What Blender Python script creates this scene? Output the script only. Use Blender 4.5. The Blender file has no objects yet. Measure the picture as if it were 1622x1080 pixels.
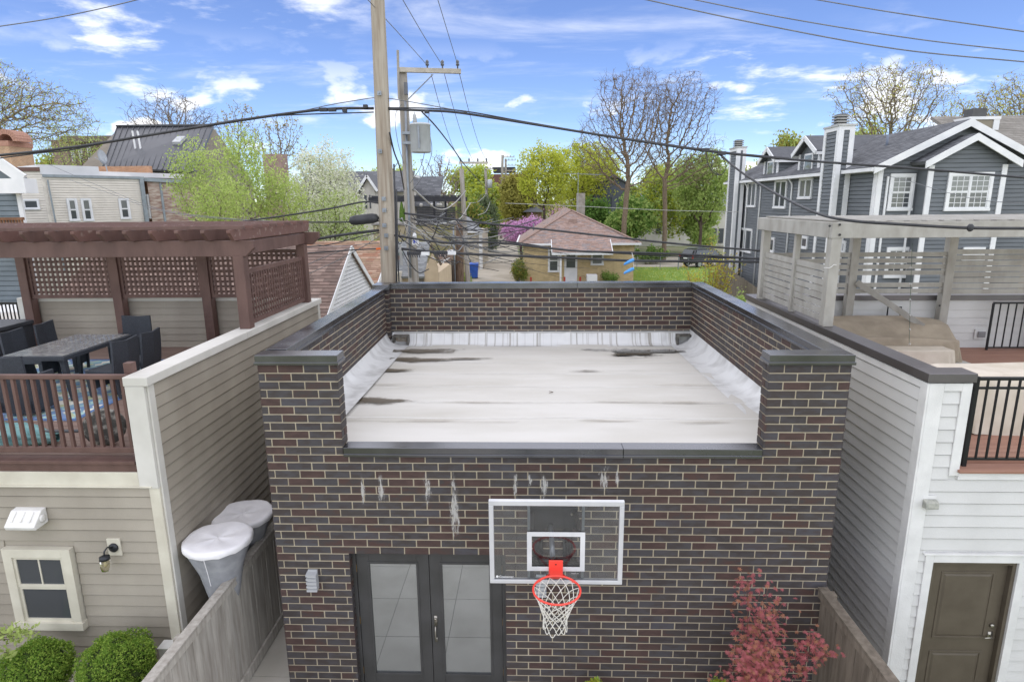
import bpy, math, random
import numpy as np
from mathutils import Vector, Matrix
random.seed(7); RNG = np.random.default_rng(11)
SC = bpy.context.scene
COL = SC.collection
rad = math.radians

# ------------------------------------------------------------------ camera
CAMZ = 6.35
YAW, PITCH, ROLL, FPX = rad(-1.987), rad(12.688), rad(.5245), 976.0
_fw = Vector((math.sin(YAW)*math.cos(PITCH), math.cos(YAW)*math.cos(PITCH), -math.sin(PITCH)))
_r0 = Vector((math.cos(YAW), -math.sin(YAW), 0)); _d0 = _fw.cross(_r0)
_rt = _r0*math.cos(ROLL) + _d0*math.sin(ROLL); _dn = -_r0*math.sin(ROLL) + _d0*math.cos(ROLL)
cam_data = bpy.data.cameras.new('camera'); cam = bpy.data.objects.new('camera', cam_data); COL.objects.link(cam)
cam_data.sensor_width = 36; cam_data.lens = FPX/1622*36; cam_data.clip_start = .05; cam_data.clip_end = 3000
_u = -_dn; _b = -_fw
cam.matrix_world = Matrix(((_rt.x, _u.x, _b.x, 0), (_rt.y, _u.y, _b.y, 0), (_rt.z, _u.z, _b.z, CAMZ), (0, 0, 0, 1)))
SC.camera = cam

# ------------------------------------------------------------------ light and exposure
SUN_EL, SUN_AZ = rad(80), rad(178)        # azimuth measured clockwise from +Y
SC.view_settings.view_transform = 'Standard'; SC.view_settings.look = 'None'
SC.view_settings.exposure = 1.64; SC.view_settings.gamma = 1
SC.view_settings.use_curve_mapping = False
SC.render.engine = 'CYCLES'
SC.cycles.max_bounces = 8; SC.cycles.transparent_max_bounces = 24
SC.cycles.caustics_reflective = False; SC.cycles.caustics_refractive = False
SC.cycles.use_denoising = True
sd = bpy.data.lights.new('sun', 'SUN'); sd.energy = 1.5; sd.angle = rad(172); sd.color = (1, .935, .80)
so = bpy.data.objects.new('sun', sd); COL.objects.link(so)
_sv = Vector((math.sin(SUN_AZ)*math.cos(SUN_EL), math.cos(SUN_AZ)*math.cos(SUN_EL), math.sin(SUN_EL)))
so.rotation_euler = (-_sv).to_track_quat('-Z', 'Y').to_euler(); so.location = (0, -10, 40)

world = bpy.data.worlds.new('World'); SC.world = world; world.use_nodes = True
def build_world():
    nt = world.node_tree; N = nt.nodes; L = nt.links; N.clear()
    def nd(t, **k):
        n = N.new(t)
        for a, b in k.items(): setattr(n, a, b)
        return n
    def math_(op, a, b=None, c=None, clamp=False):
        n = nd('ShaderNodeMath', operation=op); n.use_clamp = clamp
        for i, v in enumerate((a, b, c)):
            if v is None: continue
            if isinstance(v, (int, float)): n.inputs[i].default_value = v
            else: L.new(v, n.inputs[i])
        return n.outputs[0]
    out = nd('ShaderNodeOutputWorld'); bg = nd('ShaderNodeBackground')
    sky = nd('ShaderNodeTexSky', sky_type='NISHITA'); sky.sun_disc = False
    sky.sun_elevation = SUN_EL; sky.sun_rotation = SUN_AZ
    sky.air_density = 1.0; sky.dust_density = .0; sky.ozone_density = 4.0; sky.altitude = 2600
    tc = nd('ShaderNodeTexCoord'); sp = nd('ShaderNodeSeparateXYZ'); L.new(tc.outputs['Generated'], sp.inputs[0])
    x, y, z = sp.outputs
    zc = math_('MAXIMUM', z, 0.0)
    den = math_('ADD', zc, .10)
    px = math_('DIVIDE', x, den); py = math_('DIVIDE', y, den)
    def noise(vecs, scale, detail, rough, dist=0.0):
        cx = nd('ShaderNodeCombineXYZ')
        for i, v in enumerate(vecs):
            if isinstance(v, (int, float)): cx.inputs[i].default_value = v
            else: L.new(v, cx.inputs[i])
        n = nd('ShaderNodeTexNoise'); n.inputs['Scale'].default_value = scale; n.inputs['Detail'].default_value = detail
        n.inputs['Roughness'].default_value = rough; n.inputs['Distortion'].default_value = dist
        L.new(cx.outputs[0], n.inputs['Vector']); return n.outputs['Fac']
    def ramp(v, a, b):
        m = nd('ShaderNodeMapRange'); m.interpolation_type = 'SMOOTHSTEP'
        m.inputs['From Min'].default_value = a; m.inputs['From Max'].default_value = b
        L.new(v, m.inputs['Value']); return m.outputs['Result']
    # thin high streaks
    n1 = noise((math_('MULTIPLY', px, .55), math_('MULTIPLY', py, 1.35), 3.7), 1.25, 9, .62, .35)
    c1 = math_('MULTIPLY', ramp(n1, .52, .88), .6)
    # broken puffs
    n2 = noise((math_('ADD', px, 4.3), math_('MULTIPLY', py, 1.2), 1.3), 1.9, 10, .60, .15)
    n2b = noise((px, py, 9.1), .42, 2, .5)
    c2 = math_('MULTIPLY', ramp(n2, .51, .74), ramp(n2b, .48, .62))
    # heaped clouds low over the roofs
    az = math_('ARCTAN2', x, y)
    n3 = noise((math_('MULTIPLY', az, 7.0), math_('MULTIPLY', z, 15.0), 2.2), 1.0, 9, .52, .1)
    band = math_('MULTIPLY', ramp(z, .0, .05), math_('SUBTRACT', 1.0, ramp(z, .10, .24)))
    c3 = math_('MULTIPLY', ramp(n3, .555, .63), band)
    m = math_('MAXIMUM', c1, c2); m = math_('MAXIMUM', m, c3)
    m = math_('MINIMUM', m, .96)
    hs = nd('ShaderNodeHueSaturation'); hs.inputs['Hue'].default_value = .512; hs.inputs['Saturation'].default_value = 1.05; hs.inputs['Value'].default_value = 1.0
    L.new(sky.outputs[0], hs.inputs['Color'])
    mx = nd('ShaderNodeMix', data_type='RGBA'); L.new(m, mx.inputs['Factor'])
    L.new(hs.outputs[0], mx.inputs['A']); mx.inputs['B'].default_value = (7.2, 7.25, 7.4, 1)
    L.new(mx.outputs['Result'], bg.inputs['Color']); bg.inputs['Strength'].default_value = .064
    L.new(bg.outputs[0], out.inputs['Surface'])
build_world()

# ------------------------------------------------------------------ measuring: a point of the photograph on a known plane
def P(px, py, X=None, Y=None, Z=None):
    v = _fw + _rt*((px-811)/FPX) + _dn*((py-540)/FPX)
    if Y is not None: t = Y/v.y
    elif X is not None: t = X/v.x
    else: t = (Z-CAMZ)/v.z
    return Vector((v.x*t, v.y*t, CAMZ+v.z*t))

# ------------------------------------------------------------------ materials
def hx(s):
    c = [int(s[i:i+2], 16)/255 for i in (0, 2, 4)]
    return tuple(a/12.92 if a <= .04045 else ((a+.055)/1.055)**2.4 for a in c)
_M = {}
def mat(name, col, col2=None, rough=.75, scale=4.0, amt=.5, bump=0.0, bscale=40.0, stretch=(1, 1, 1), metal=0.0, spec=.4,
        detail=5, coord='pos', lo=.35, hi=.65, rnd=0.0, rnoise=0.0):
    """Principled material; two tones mixed by a noise, optional bump, optional per-object shade."""
    if name in _M: return _M[name]
    m = bpy.data.materials.new(name); m.use_nodes = True; _M[name] = m
    nt = m.node_tree; N = nt.nodes; L = nt.links
    b = N['Principled BSDF']; b.inputs['Roughness'].default_value = rough; b.inputs['Metallic'].default_value = metal
    b.inputs['Specular IOR Level'].default_value = spec
    if isinstance(col, str): col = hx(col)
    if col2 is None: col2 = tuple(c*.8 for c in col)
    if isinstance(col2, str): col2 = hx(col2)
    if coord == 'pos':
        g = N.new('ShaderNodeNewGeometry').outputs['Position']
    else:
        g = N.new('ShaderNodeTexCoord').outputs['Object']
    mp = N.new('ShaderNodeMapping'); mp.inputs['Scale'].default_value = stretch; L.new(g, mp.inputs['Vector'])
    nz = N.new('ShaderNodeTexNoise'); nz.inputs['Scale'].default_value = scale; nz.inputs['Detail'].default_value = detail
    L.new(mp.outputs[0], nz.inputs['Vector'])
    mr = N.new('ShaderNodeMapRange'); mr.inputs['From Min'].default_value = lo; mr.inputs['From Max'].default_value = hi
    mr.inputs['To Max'].default_value = amt*2 if amt < .5 else 1.0
    L.new(nz.outputs['Fac'], mr.inputs['Value'])
    mx = N.new('ShaderNodeMix'); mx.data_type = 'RGBA'; mx.inputs['A'].default_value = (*col, 1); mx.inputs['B'].default_value = (*col2, 1)
    L.new(mr.outputs[0], mx.inputs['Factor']); res = mx.outputs['Result']
    if rnd:
        oi = N.new('ShaderNodeObjectInfo'); h = N.new('ShaderNodeHueSaturation')
        r2 = N.new('ShaderNodeMapRange'); r2.inputs['To Min'].default_value = 1-rnd; r2.inputs['To Max'].default_value = 1+rnd
        L.new(oi.outputs['Random'], r2.inputs['Value']); L.new(r2.outputs[0], h.inputs['Value']); L.new(res, h.inputs['Color']); res = h.outputs[0]
    L.new(res, b.inputs['Base Color'])
    if rnoise:
        r3 = N.new('ShaderNodeMapRange'); r3.inputs['From Min'].default_value = .3; r3.inputs['From Max'].default_value = .7
        r3.inputs['To Min'].default_value = max(0.02, rough-rnoise); r3.inputs['To Max'].default_value = min(1, rough+rnoise)
        L.new(nz.outputs['Fac'], r3.inputs['Value']); L.new(r3.outputs[0], b.inputs['Roughness'])
    if bump:
        n2 = N.new('ShaderNodeTexNoise'); n2.inputs['Scale'].default_value = bscale; n2.inputs['Detail'].default_value = 4
        L.new(mp.outputs[0], n2.inputs['Vector'])
        bp = N.new('ShaderNodeBump'); bp.inputs['Strength'].default_value = min(1, bump); bp.inputs['Distance'].default_value = .01
        L.new(n2.outputs['Fac'], bp.inputs['Height']); L.new(bp.outputs[0], b.inputs['Normal'])
    return m

def leaf_mat(name, col, col2, trans=.35, scale=1.2):
    if name in _M: return _M[name]
    m = bpy.data.materials.new(name); m.use_nodes = True; _M[name] = m
    nt = m.node_tree; N = nt.nodes; L = nt.links; N.clear()
    out = N.new('ShaderNodeOutputMaterial'); d = N.new('ShaderNodeBsdfDiffuse'); t = N.new('ShaderNodeBsdfTranslucent'); ms = N.new('ShaderNodeMixShader')
    if isinstance(col, str): col = hx(col)
    if isinstance(col2, str): col2 = hx(col2)
    g = N.new('ShaderNodeNewGeometry'); nz = N.new('ShaderNodeTexNoise'); nz.inputs['Scale'].default_value = scale; nz.inputs['Detail'].default_value = 6
    nz.inputs['Roughness'].default_value = .7
    L.new(g.outputs['Position'], nz.inputs['Vector'])
    mr = N.new('ShaderNodeMapRange'); mr.inputs['From Min'].default_value = .32; mr.inputs['From Max'].default_value = .68; L.new(nz.outputs['Fac'], mr.inputs['Value'])
    mx = N.new('ShaderNodeMix'); mx.data_type = 'RGBA'; mx.inputs['A'].default_value = (*col, 1); mx.inputs['B'].default_value = (*col2, 1)
    L.new(mr.outputs[0], mx.inputs['Factor'])
    L.new(mx.outputs['Result'], d.inputs['Color']); L.new(mx.outputs['Result'], t.inputs['Color'])
    ms.inputs[0].default_value = trans; L.new(d.outputs[0], ms.inputs[1]); L.new(t.outputs[0], ms.inputs[2]); L.new(ms.outputs[0], out.inputs['Surface'])
    return m

def clear_glass(name, tint=(.97, .98, .98), ior=1.45, rough=0.0, gloss=1.0):
    """thin pane: see-through with a Fresnel reflection"""
    if name in _M: return _M[name]
    m = bpy.data.materials.new(name); m.use_nodes = True; _M[name] = m
    nt = m.node_tree; N = nt.nodes; L = nt.links; N.clear()
    out = N.new('ShaderNodeOutputMaterial'); t = N.new('ShaderNodeBsdfTransparent'); t.inputs[0].default_value = (*tint, 1)
    g = N.new('ShaderNodeBsdfGlossy'); g.inputs['Roughness'].default_value = rough; g.inputs['Color'].default_value = (gloss, gloss, gloss, 1)
    fr = N.new('ShaderNodeFresnel'); fr.inputs['IOR'].default_value = ior; ms = N.new('ShaderNodeMixShader')
    L.new(fr.outputs[0], ms.inputs[0]); L.new(t.outputs[0], ms.inputs[1]); L.new(g.outputs[0], ms.inputs[2]); L.new(ms.outputs[0], out.inputs['Surface'])
    return m

def streak_mat(name, col, lo=.5, hi=.62, scale=6.0, stretch=(1, 1, 1), rough=.8, amax=1.0):
    """a see-through stain: pigment where the noise is high, fading at the patch's own rim (UV)"""
    if name in _M: return _M[name]
    m = bpy.data.materials.new(name); m.use_nodes = True; _M[name] = m
    nt = m.node_tree; N = nt.nodes; L = nt.links
    b = N['Principled BSDF']; b.inputs['Base Color'].default_value = (*(hx(col) if isinstance(col, str) else col), 1); b.inputs['Roughness'].default_value = rough
    g = N.new('ShaderNodeNewGeometry'); mp = N.new('ShaderNodeMapping'); mp.inputs['Scale'].default_value = stretch
    L.new(g.outputs['Position'], mp.inputs['Vector'])
    nz = N.new('ShaderNodeTexNoise'); nz.inputs['Scale'].default_value = scale; nz.inputs['Detail'].default_value = 7; nz.inputs['Roughness'].default_value = .65
    L.new(mp.outputs[0], nz.inputs['Vector'])
    uv = N.new('ShaderNodeUVMap'); sp = N.new('ShaderNodeSeparateXYZ'); L.new(uv.outputs[0], sp.inputs[0])
    mul = N.new('ShaderNodeMath'); mul.operation = 'MULTIPLY_ADD'; mul.inputs[1].default_value = .34; L.new(sp.outputs[0], mul.inputs[0]); L.new(nz.outputs['Fac'], mul.inputs[2])
    mr = N.new('ShaderNodeMapRange'); mr.interpolation_type = 'SMOOTHSTEP'
    mr.inputs['From Min'].default_value = lo+.08; mr.inputs['From Max'].default_value = hi+.08; L.new(mul.outputs[0], mr.inputs['Value'])
    mr.inputs['To Max'].default_value = amax; L.new(mr.outputs[0], b.inputs['Alpha'])
    return m

# ------------------------------------------------------------------ mesh building
def rotz(a): return Matrix.Rotation(a, 4, 'Z')
class MB:
    def __init__(s): s.v = []; s.f = []; s.mi = []; s.cur = 0; s.uv = None
    def add(s, vs, fs, mi=None):
        b = len(s.v); s.v.extend([tuple(p) for p in vs])
        for f in fs: s.f.append(tuple(b+i for i in f)); s.mi.append(s.cur if mi is None else mi)
        return s
    def hexa(s, p, mi=None):   # 8 points: bottom ring 0-3, top ring 4-7
        return s.add(p, [(0, 3, 2, 1), (4, 5, 6, 7), (0, 1, 5, 4), (1, 2, 6, 5), (2, 3, 7, 6), (3, 0, 4, 7)], mi)
    def box(s, x0, y0, z0, x1, y1, z1, mi=None):
        if x0 > x1: x0, x1 = x1, x0
        if y0 > y1: y0, y1 = y1, y0
        if z0 > z1: z0, z1 = z1, z0
        return s.hexa([(x0, y0, z0), (x1, y0, z0), (x1, y1, z0), (x0, y1, z0), (x0, y0, z1), (x1, y0, z1), (x1, y1, z1), (x0, y1, z1)], mi)
    def bar(s, p, q, w, h, up=(0, 0, 1), mi=None):
        p = Vector(p); q = Vector(q); d = (q-p).normalized(); up = Vector(up)
        sd_ = d.cross(up)
        if sd_.length < 1e-5: sd_ = d.cross(Vector((0, 1, 0)))
        sd_.normalize(); u = sd_.cross(d).normalized(); a = sd_*w/2; c = u*h/2
        return s.hexa([p-a-c, p+a-c, q+a-c, q-a-c, p-a+c, p+a+c, q+a+c, q-a+c], mi)
    def tube(s, path, r, n=6, cap=True, mi=None):
        path = [Vector(p) for p in path]; k = len(path)
        rs = r if isinstance(r, (list, tuple)) else [r]*k
        vs = []; ref = None
        for i, p in enumerate(path):
            d = (path[min(i+1, k-1)]-path[max(i-1, 0)])
            if d.length < 1e-9: d = Vector((0, 0, 1))
            d.normalize()
            if ref is None: ref = d.orthogonal().normalized()
            else:
                ref = ref - d*ref.dot(d)
                ref = ref.normalized() if ref.length > 1e-6 else d.orthogonal().normalized()
            b2 = d.cross(ref)
            for j in range(n):
                a = 2*math.pi*j/n; vs.append(p + (ref*math.cos(a)+b2*math.sin(a))*rs[i])
        fs = []
        for i in range(k-1):
            for j in range(n):
                fs.append((i*n+j, i*n+(j+1) % n, (i+1)*n+(j+1) % n, (i+1)*n+j))
        if cap: fs.append(tuple(range(n-1, -1, -1))); fs.append(tuple((k-1)*n+j for j in range(n)))
        return s.add(vs, fs, mi)
    def prism(s, pts, ext, mi=None):   # flat polygon pushed along ext
        n = len(pts); e = Vector(ext); a = [Vector(p) for p in pts]; b = [p+e for p in a]
        return s.add(a+b, [tuple(range(n)), tuple(range(2*n-1, n-1, -1))] + [(i, i+n, (i+1) % n+n, (i+1) % n) for i in range(n)], mi)
    def lathe(s, prof, c, n=16, mi=None, axis='z'):
        vs = []; k = len(prof)
        for r, z in prof:
            for j in range(n):
                a = 2*math.pi*j/n
                p = (r*math.cos(a), r*math.sin(a), z)
                if axis == 'y': p = (p[0], p[2], p[1])
                if axis == 'x': p = (p[2], p[0], p[1])
                vs.append((c[0]+p[0], c[1]+p[1], c[2]+p[2]))
        fs = [(i*n+j, i*n+(j+1) % n, (i+1)*n+(j+1) % n, (i+1)*n+j) for i in range(k-1) for j in range(n)]
        fs.append(tuple(range(n-1, -1, -1))); fs.append(tuple((k-1)*n+j for j in range(n)))
        return s.add(vs, fs, mi)
    def xf(s, M):
        s.v = [tuple(M @ Vector(p)) for p in s.v]; return s
    def mesh(s, name, mats, smooth=False):
        me = bpy.data.meshes.new(name); me.from_pydata(s.v, [], s.f)
        for m in (mats if isinstance(mats, (list, tuple)) else [mats]): me.materials.append(m)
        if any(s.mi): me.polygons.foreach_set('material_index', s.mi)
        if smooth: me.polygons.foreach_set('use_smooth', [True]*len(me.polygons))
        me.update(); return me
    def obj(s, name, mats, parent=None, smooth=False, bev=0.0, **k):
        o = link(bpy.data.objects.new(name, s.mesh(name, mats, smooth)), parent)
        if bev:
            b = o.modifiers.new('bevel', 'BEVEL'); b.width = bev; b.segments = 2; b.limit_method = 'ANGLE'; b.angle_limit = rad(40)
        if k: tag(o, **k)
        return o
def wm(o):
    m = o.matrix_basis.copy()
    return (wm(o.parent) @ o.matrix_parent_inverse @ m) if o.parent else m
def link(o, parent=None):
    COL.objects.link(o)
    if parent is not None:
        o.parent = parent; o.matrix_parent_inverse = wm(parent).inverted()
    return o
def tag(o, label=None, cat=None, group=None, kind=None):
    if label: o['label'] = label
    if cat: o['category'] = cat
    if group: o['group'] = group
    if kind: o['kind'] = kind
    return o
def thing(name, label, cat, loc=(0, 0, 0), group=None, rz=0.0):
    o = bpy.data.objects.new(name, None); o.empty_display_size = .2; COL.objects.link(o)
    o.location = loc; o.rotation_euler = (0, 0, rz)
    return tag(o, label, cat, group)
def inst(name, me, parent, loc=(0, 0, 0), rz=0.0, frame=None):
    """one more object on a shared mesh; frame = matrix of a wall (x along, y into the wall, z up)"""
    o = bpy.data.objects.new(name, me)
    if frame is not None: o.matrix_basis = frame @ Matrix.Translation(loc)
    else: o.location = loc; o.rotation_euler = (0, 0, rz)
    return link(o, parent)
def copy_tree(o, parent=None):
    c = o.copy(); COL.objects.link(c)
    if parent is not None: c.parent = parent; c.matrix_parent_inverse = o.matrix_parent_inverse.copy()
    for ch in list(o.children): copy_tree(ch, c)
    return c
def struct(mb, name, m, smooth=False): return mb.obj(name, m, None, smooth, kind='structure')
def frame_at(x, y, z, a): return Matrix.Translation((x, y, z)) @ rotz(a)
FRONT, EAST, WEST = 0.0, rad(90), rad(-90)   # walls that face the camera, +X, -X
# ================================================================== the brick garage
MORTAR = mat('mortar', 'b5ab95', '958b78', rough=.95, scale=2.2, detail=10, lo=.3, hi=.7, bump=.3, bscale=90)
_bc = [('45403e', '4b494b'), ('484648', '433d3c'), ('483a37', '51413d'), ('4b3d39', '443f3e'), ('3f3a39', '474445'), ('4c4b4f', '484243'), ('4c3b37', '433e3d'), ('443e3c', '494648')]
BRICK = [mat('brick_%s' % a, a, b, rough=.62, scale=7, lo=.42, hi=.62, bump=.35, bscale=70, stretch=(1, 1, 2.5), spec=.2) for a, b in _bc]
BW = [4, 3, 4, 2, 3, 1, 2, 4]
COPE = mat('coping_metal', '6a6b6f', '747579', rough=.24, scale=2, metal=.95, spec=.5, rnoise=.06)
WHITE_ROOF = mat('roof_membrane', 'c4c2bc', 'b0ada4', rough=.6, scale=1.3, lo=.35, hi=.75, amt=.5, detail=10, bump=.35, bscale=4, stretch=(.4, 1.2, 1), rnoise=.12)
FLASH = mat('base_flashing', 'cfd0cf', 'b0b0ae', rough=.4, scale=2.2, lo=.45, hi=.7, detail=8, bump=.6, bscale=2.2, stretch=(1.6, 1.6, .35), rnoise=.1)

GX0, GX1, GY = -3.19, 3.576, 6.8
CH, BLEN, JT = 4.54/45, .3048, .0145
garage = thing('brick_garage', 'dark brick garage with white flat roof behind tall parapets', 'garage', (.2, 10, 0))
bricks = []     # (parent, frame, x, z, w)
def brick_run(parent, fr, x0, x1, c0, c1, holes=(), phase=0.0):
    """running bond on a wall: courses c0..c1, minus holes (x0, x1, c0, c1)"""
    for c in range(c0, c1):
        segs = [(x0, x1)]
        for hx0, hx1, hc0, hc1 in holes:
            if hc0 <= c < hc1:
                ns = []
                for a, b in segs:
                    if hx0 > a: ns.append((a, min(b, hx0)))
                    if hx1 < b: ns.append((max(a, hx1), b))
                segs = [q for q in ns if q[1]-q[0] > .03]
        off = (BLEN/2 if c % 2 else 0)+phase
        for a, b in segs:
            k = math.floor((a-off)/BLEN)
            while True:
                l = off+k*BLEN; r = l+BLEN; k += 1
                if l >= b: break
                l2 = max(l, a); r2 = min(r, b)
                if r2-l2 < .05: continue
                lo = l2 + (JT/2 if l >= a else 0); hi = r2 - (JT/2 if r <= b else 0)
                bricks.append((parent, fr, lo, c*CH+JT*.5, hi-lo))
def brick_mesh(mb, w, h, mi=None, M=None, y0=0.0):
    e = .002; d = .03
    q_ = lambda: random.uniform(-.0016, .0016)
    f = [(0, e, 0), (w, e, 0), (w, e, h), (0, e, h), (e, 0, e), (w-e, 0, e), (w-e, 0, h-e), (e, 0, h-e), (0, d, 0), (w, d, 0), (w, d, h), (0, d, h)]
    f = [(a+q_(), b+y0+q_()*.4, c+q_()) for a, b, c in f]
    if M is not None: f = [M @ Vector(p) for p in f]
    mb.add(f, [(4, 5, 6, 7), (0, 1, 5, 4), (1, 2, 6, 5), (2, 3, 7, 6), (3, 0, 4, 7), (0, 8, 9, 1), (1, 9, 10, 2), (2, 10, 11, 3), (3, 11, 8, 0)], mi)

NOTCH0, NOTCH1 = -2.26, 2.667
DX0, DX1, DC = -2.282, -.345, 21          # door opening; its head is at course 21 (2.12 m)
DZ = DC*CH
core = MB()
Yc = GY+.0035; Yb = 7.0
core.box(GX0+.008, Yc, 0, DX0-.006, Yb, 34*CH); core.box(DX1+.006, Yc, 0, GX1-.008, Yb, 34*CH); core.box(DX0-.006, Yc, DZ+.006, DX1+.006, Yb, 34*CH)
core.box(GX0+.008, Yc, 34*CH, NOTCH0-.006, Yb-.002, 4.54); core.box(NOTCH1+.006, Yc, 34*CH, GX1-.008, Yb-.002, 4.54)
front_wall = core.obj('front_wall', MORTAR, garage)
FF = frame_at(0, GY, 0, 0)
brick_run(front_wall, FF, GX0, GX1, 0, 45, holes=[(DX0, DX1, 0, DC), (NOTCH0, NOTCH1, 34, 45)], phase=.09)
n_front = len(bricks)
# returns of the two piers and of the door opening
brick_run(front_wall, frame_at(NOTCH0, GY, 0, EAST), .0, .2, 34, 45, phase=.1)
brick_run(front_wall, frame_at(NOTCH1, 7.0, 0, WEST), .0, .2, 34, 45, phase=.1)
brick_run(front_wall, frame_at(DX0, GY, 0, EAST), .0, .14, 0, DC, phase=.1)
brick_run(front_wall, frame_at(DX1, GY+.14, 0, WEST), .0, .14, 0, DC, phase=.1)
# side and back parapets
def parapet(fr, L, z0, t=.2, z1=4.54):
    m = MB(); m.box(0, .0010, z0, L, t, z1); m.xf(fr); return m.obj('parapet_wall', MORTAR, garage)
def basis(o, u, n):
    u = Vector(u).normalized(); n = Vector(n); n = (n-u*n.dot(u)).normalized(); w = u.cross(n)
    return Matrix(((u.x, n.x, w.x, o[0]), (u.y, n.y, w.y, o[1]), (u.z, n.z, w.z, o[2]), (0, 0, 0, 1)))
FL = basis((-2.985, 7.0, 0), (-.030, 1, -.012), (-1, 0, 0)); LL = 5.93
FR = basis((3.402, 13.17, 0), (-.004, -1, 0), (1, 0, 0)); LR = 6.17
FB = frame_at(0, 13.17, 0, 0)
pl = parapet(FL, LL, 3.3); brick_run(pl, FL, 0, LL, 33, 45)
pr = parapet(FR, LR, 3.3); brick_run(pr, FR, 0, LR, 33, 45)
pb = parapet(FB @ Matrix.Translation((-3.09, 0, 0)), 6.69, 0); brick_run(pb, FB, -3.09, 3.40, 33, 45, phase=.05)
# a short return pier at the back corner, parted from the side parapet by an open joint
cm = MB(); cm.box(-3.395, 12.9735, 0, -3.096, 13.4, 4.54); pc = cm.obj('corner_pier', MORTAR, garage)
brick_run(pc, frame_at(-3.40, 12.97, 0, 0), .0, .31, 32, 45, phase=-.155+.0)
brick_run(pc, frame_at(-3.09, 12.97, 0, EAST), .0, .2, 32, 45, phase=.1)
# outer flanks
fl = MB(); fl.box(GX0+.012, 7.002, 0, GX0+.03, 12.9, 4.40); fl.box(GX1-.03, 7.002, 0, GX1-.012, 13.2, 4.53); flank = fl.obj('side_wall', MORTAR, garage)
brick_run(flank, frame_at(GX0, 12.9, 0, WEST), 0, 6.1, 0, 43); brick_run(flank, frame_at(GX1, GY, 0, EAST), 0, 6.5, 0, 45)

def _shows(b):
    p = b[1] @ Vector((b[2]+b[4]/2, 0, b[3]+.045)); c = p-Vector((0, 0, CAMZ)); w = c.dot(_fw)
    sx = 811+FPX*c.dot(_rt)/w; sy = 540+FPX*c.dot(_dn)/w
    return (b[4] > .12) and 0 < sx < 1622 and sy < 1085, b[4]/w
idx = sorted((i for i in range(n_front) if _shows(bricks[i])[0]), key=lambda i: -_shows(bricks[i])[1])[:300]
idx = set(idx); _bm = {}; rest = {}
for i, (par, fr, x, z, w) in enumerate(bricks):
    k = random.choices(range(8), BW)[0]; jy = random.uniform(-.0030, -.0008); h = CH-JT
    if i in idx:
        key = (round(w, 3), k)
        if key not in _bm:
            m = MB(); brick_mesh(m, key[0], h); _bm[key] = m.mesh('brick', BRICK[k])
        inst('brick', _bm[key], par, (x, jy, z), frame=fr)
    else:
        if par not in rest: rest[par] = MB()
        brick_mesh(rest[par], w, h, k, fr @ Matrix.Translation((x, 0, z)), jy)
for par, m in rest.items():
    m.obj('brick_courses', BRICK, par, kind='stuff')

# ---- metal copings, each length its own piece with a drip edge
def coping(fr, x0, x1, y0, y1, z, h=.115, lip=.012, ends=(0, 0)):
    m = MB(); m.box(x0, y0, z-h+.03, x1, y1, z); m.box(x0-lip*ends[0], y0-lip, z-h, x1+lip*ends[1], y1+lip, z-h+.034)
    m.xf(fr); o = m.obj('coping', COPE, garage, bev=.004)
    return o
CT = 4.66
I4 = Matrix.Identity(4)
coping(I4, GX0-.012, NOTCH0+.02, GY-.035, 7.02, CT, ends=(1, 1))
coping(I4, NOTCH1-.02, GX1+.012, GY-.035, 7.02, CT, ends=(1, 1))
for a, b in ((.022, 3.0), (3.003, LL-.01)): coping(FL, a, b, -.035, .215, CT)
for a, b in ((.0, 1.30), (1.303, 3.8), (3.803, LR-.025)): coping(FR, a, b, -.035, .215, CT)
for a, b in ((-3.06, .95), (.953, 3.367)): coping(I4, a, b, 13.135, 13.40, CT)
coping(I4, -3.42, -3.062, 12.935, 13.42, CT-.003)
for a, b in ((NOTCH0+.018, 1.05), (1.053, NOTCH1-.018)): coping(I4, a, b, GY-.045, 6.955, 3.54, h=.112)
# foam rod hanging in the open joint
jr = MB(); jr.tube([P(597, 462, Y=12.94), P(600, 500, Y=12.94), P(604, 540, Y=12.94)], .018, 6); jr.obj('joint_rod', mat('foam_rod', 'b9bcc0', rough=.9), garage, smooth=True)

# ---- the flat roof: lapped membrane sheets falling gently to the back
def roof_z(y): return 3.505 - (y-6.95)*.0285
seams = [6.93] + [P(870, v, Z=3.44).y for v in (668, 640, 613, 590, 570)] + [13.2]
for i in range(len(seams)-1):
    a, b = seams[i], seams[i+1]+.06 if i < len(seams)-2 else seams[i+1]
    m = MB(); nx, ny = 34, 6; up = .0
    for j in range(ny+1):
        y = a+(b-a)*j/ny
        for q in range(nx+1):
            x = -3.22 + 6.62*q/nx
            zz = roof_z(y) + .0025*(len(seams)-i) + .006*math.sin(x*2.3+i*1.7)*math.sin(y*1.9+i) - (.002 if j == 0 else 0)
            m.v.append((x, y, zz))
    for j in range(ny):
        for q in range(nx):
            k = j*(nx+1)+q; m.f.append((k, k+1, k+nx+2, k+nx+1)); m.mi.append(0)
    m.obj('membrane_sheet', WHITE_ROOF, garage, smooth=True)
SEAM = mat('seam_weld', 'c3c1bb', 'cbcac5', rough=.6, scale=6)
for i, y in enumerate(seams[1:-1]):
    m = MB(); n_ = 60
    for q in range(n_+1):
        x = -3.1+6.4*q/n_; wv = .012*math.sin(x*1.7+i)+.006*math.sin(x*5.3+2*i); z = roof_z(y)+.0025*(len(seams)-i)+.006*math.sin(x*2.3+i*1.7)*math.sin(y*1.9+i)+.0015
        m.v += [(x, y-.028+wv, z+.001), (x, y+.022+wv, z), (x, y+.030+wv, z-.004)]
    for q in range(n_):
        for k in (0, 1): a = q*3+k; m.f.append((a, a+3, a+4, a+1)); m.mi.append(0)
    m.obj('seam', SEAM, garage, smooth=True)
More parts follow.
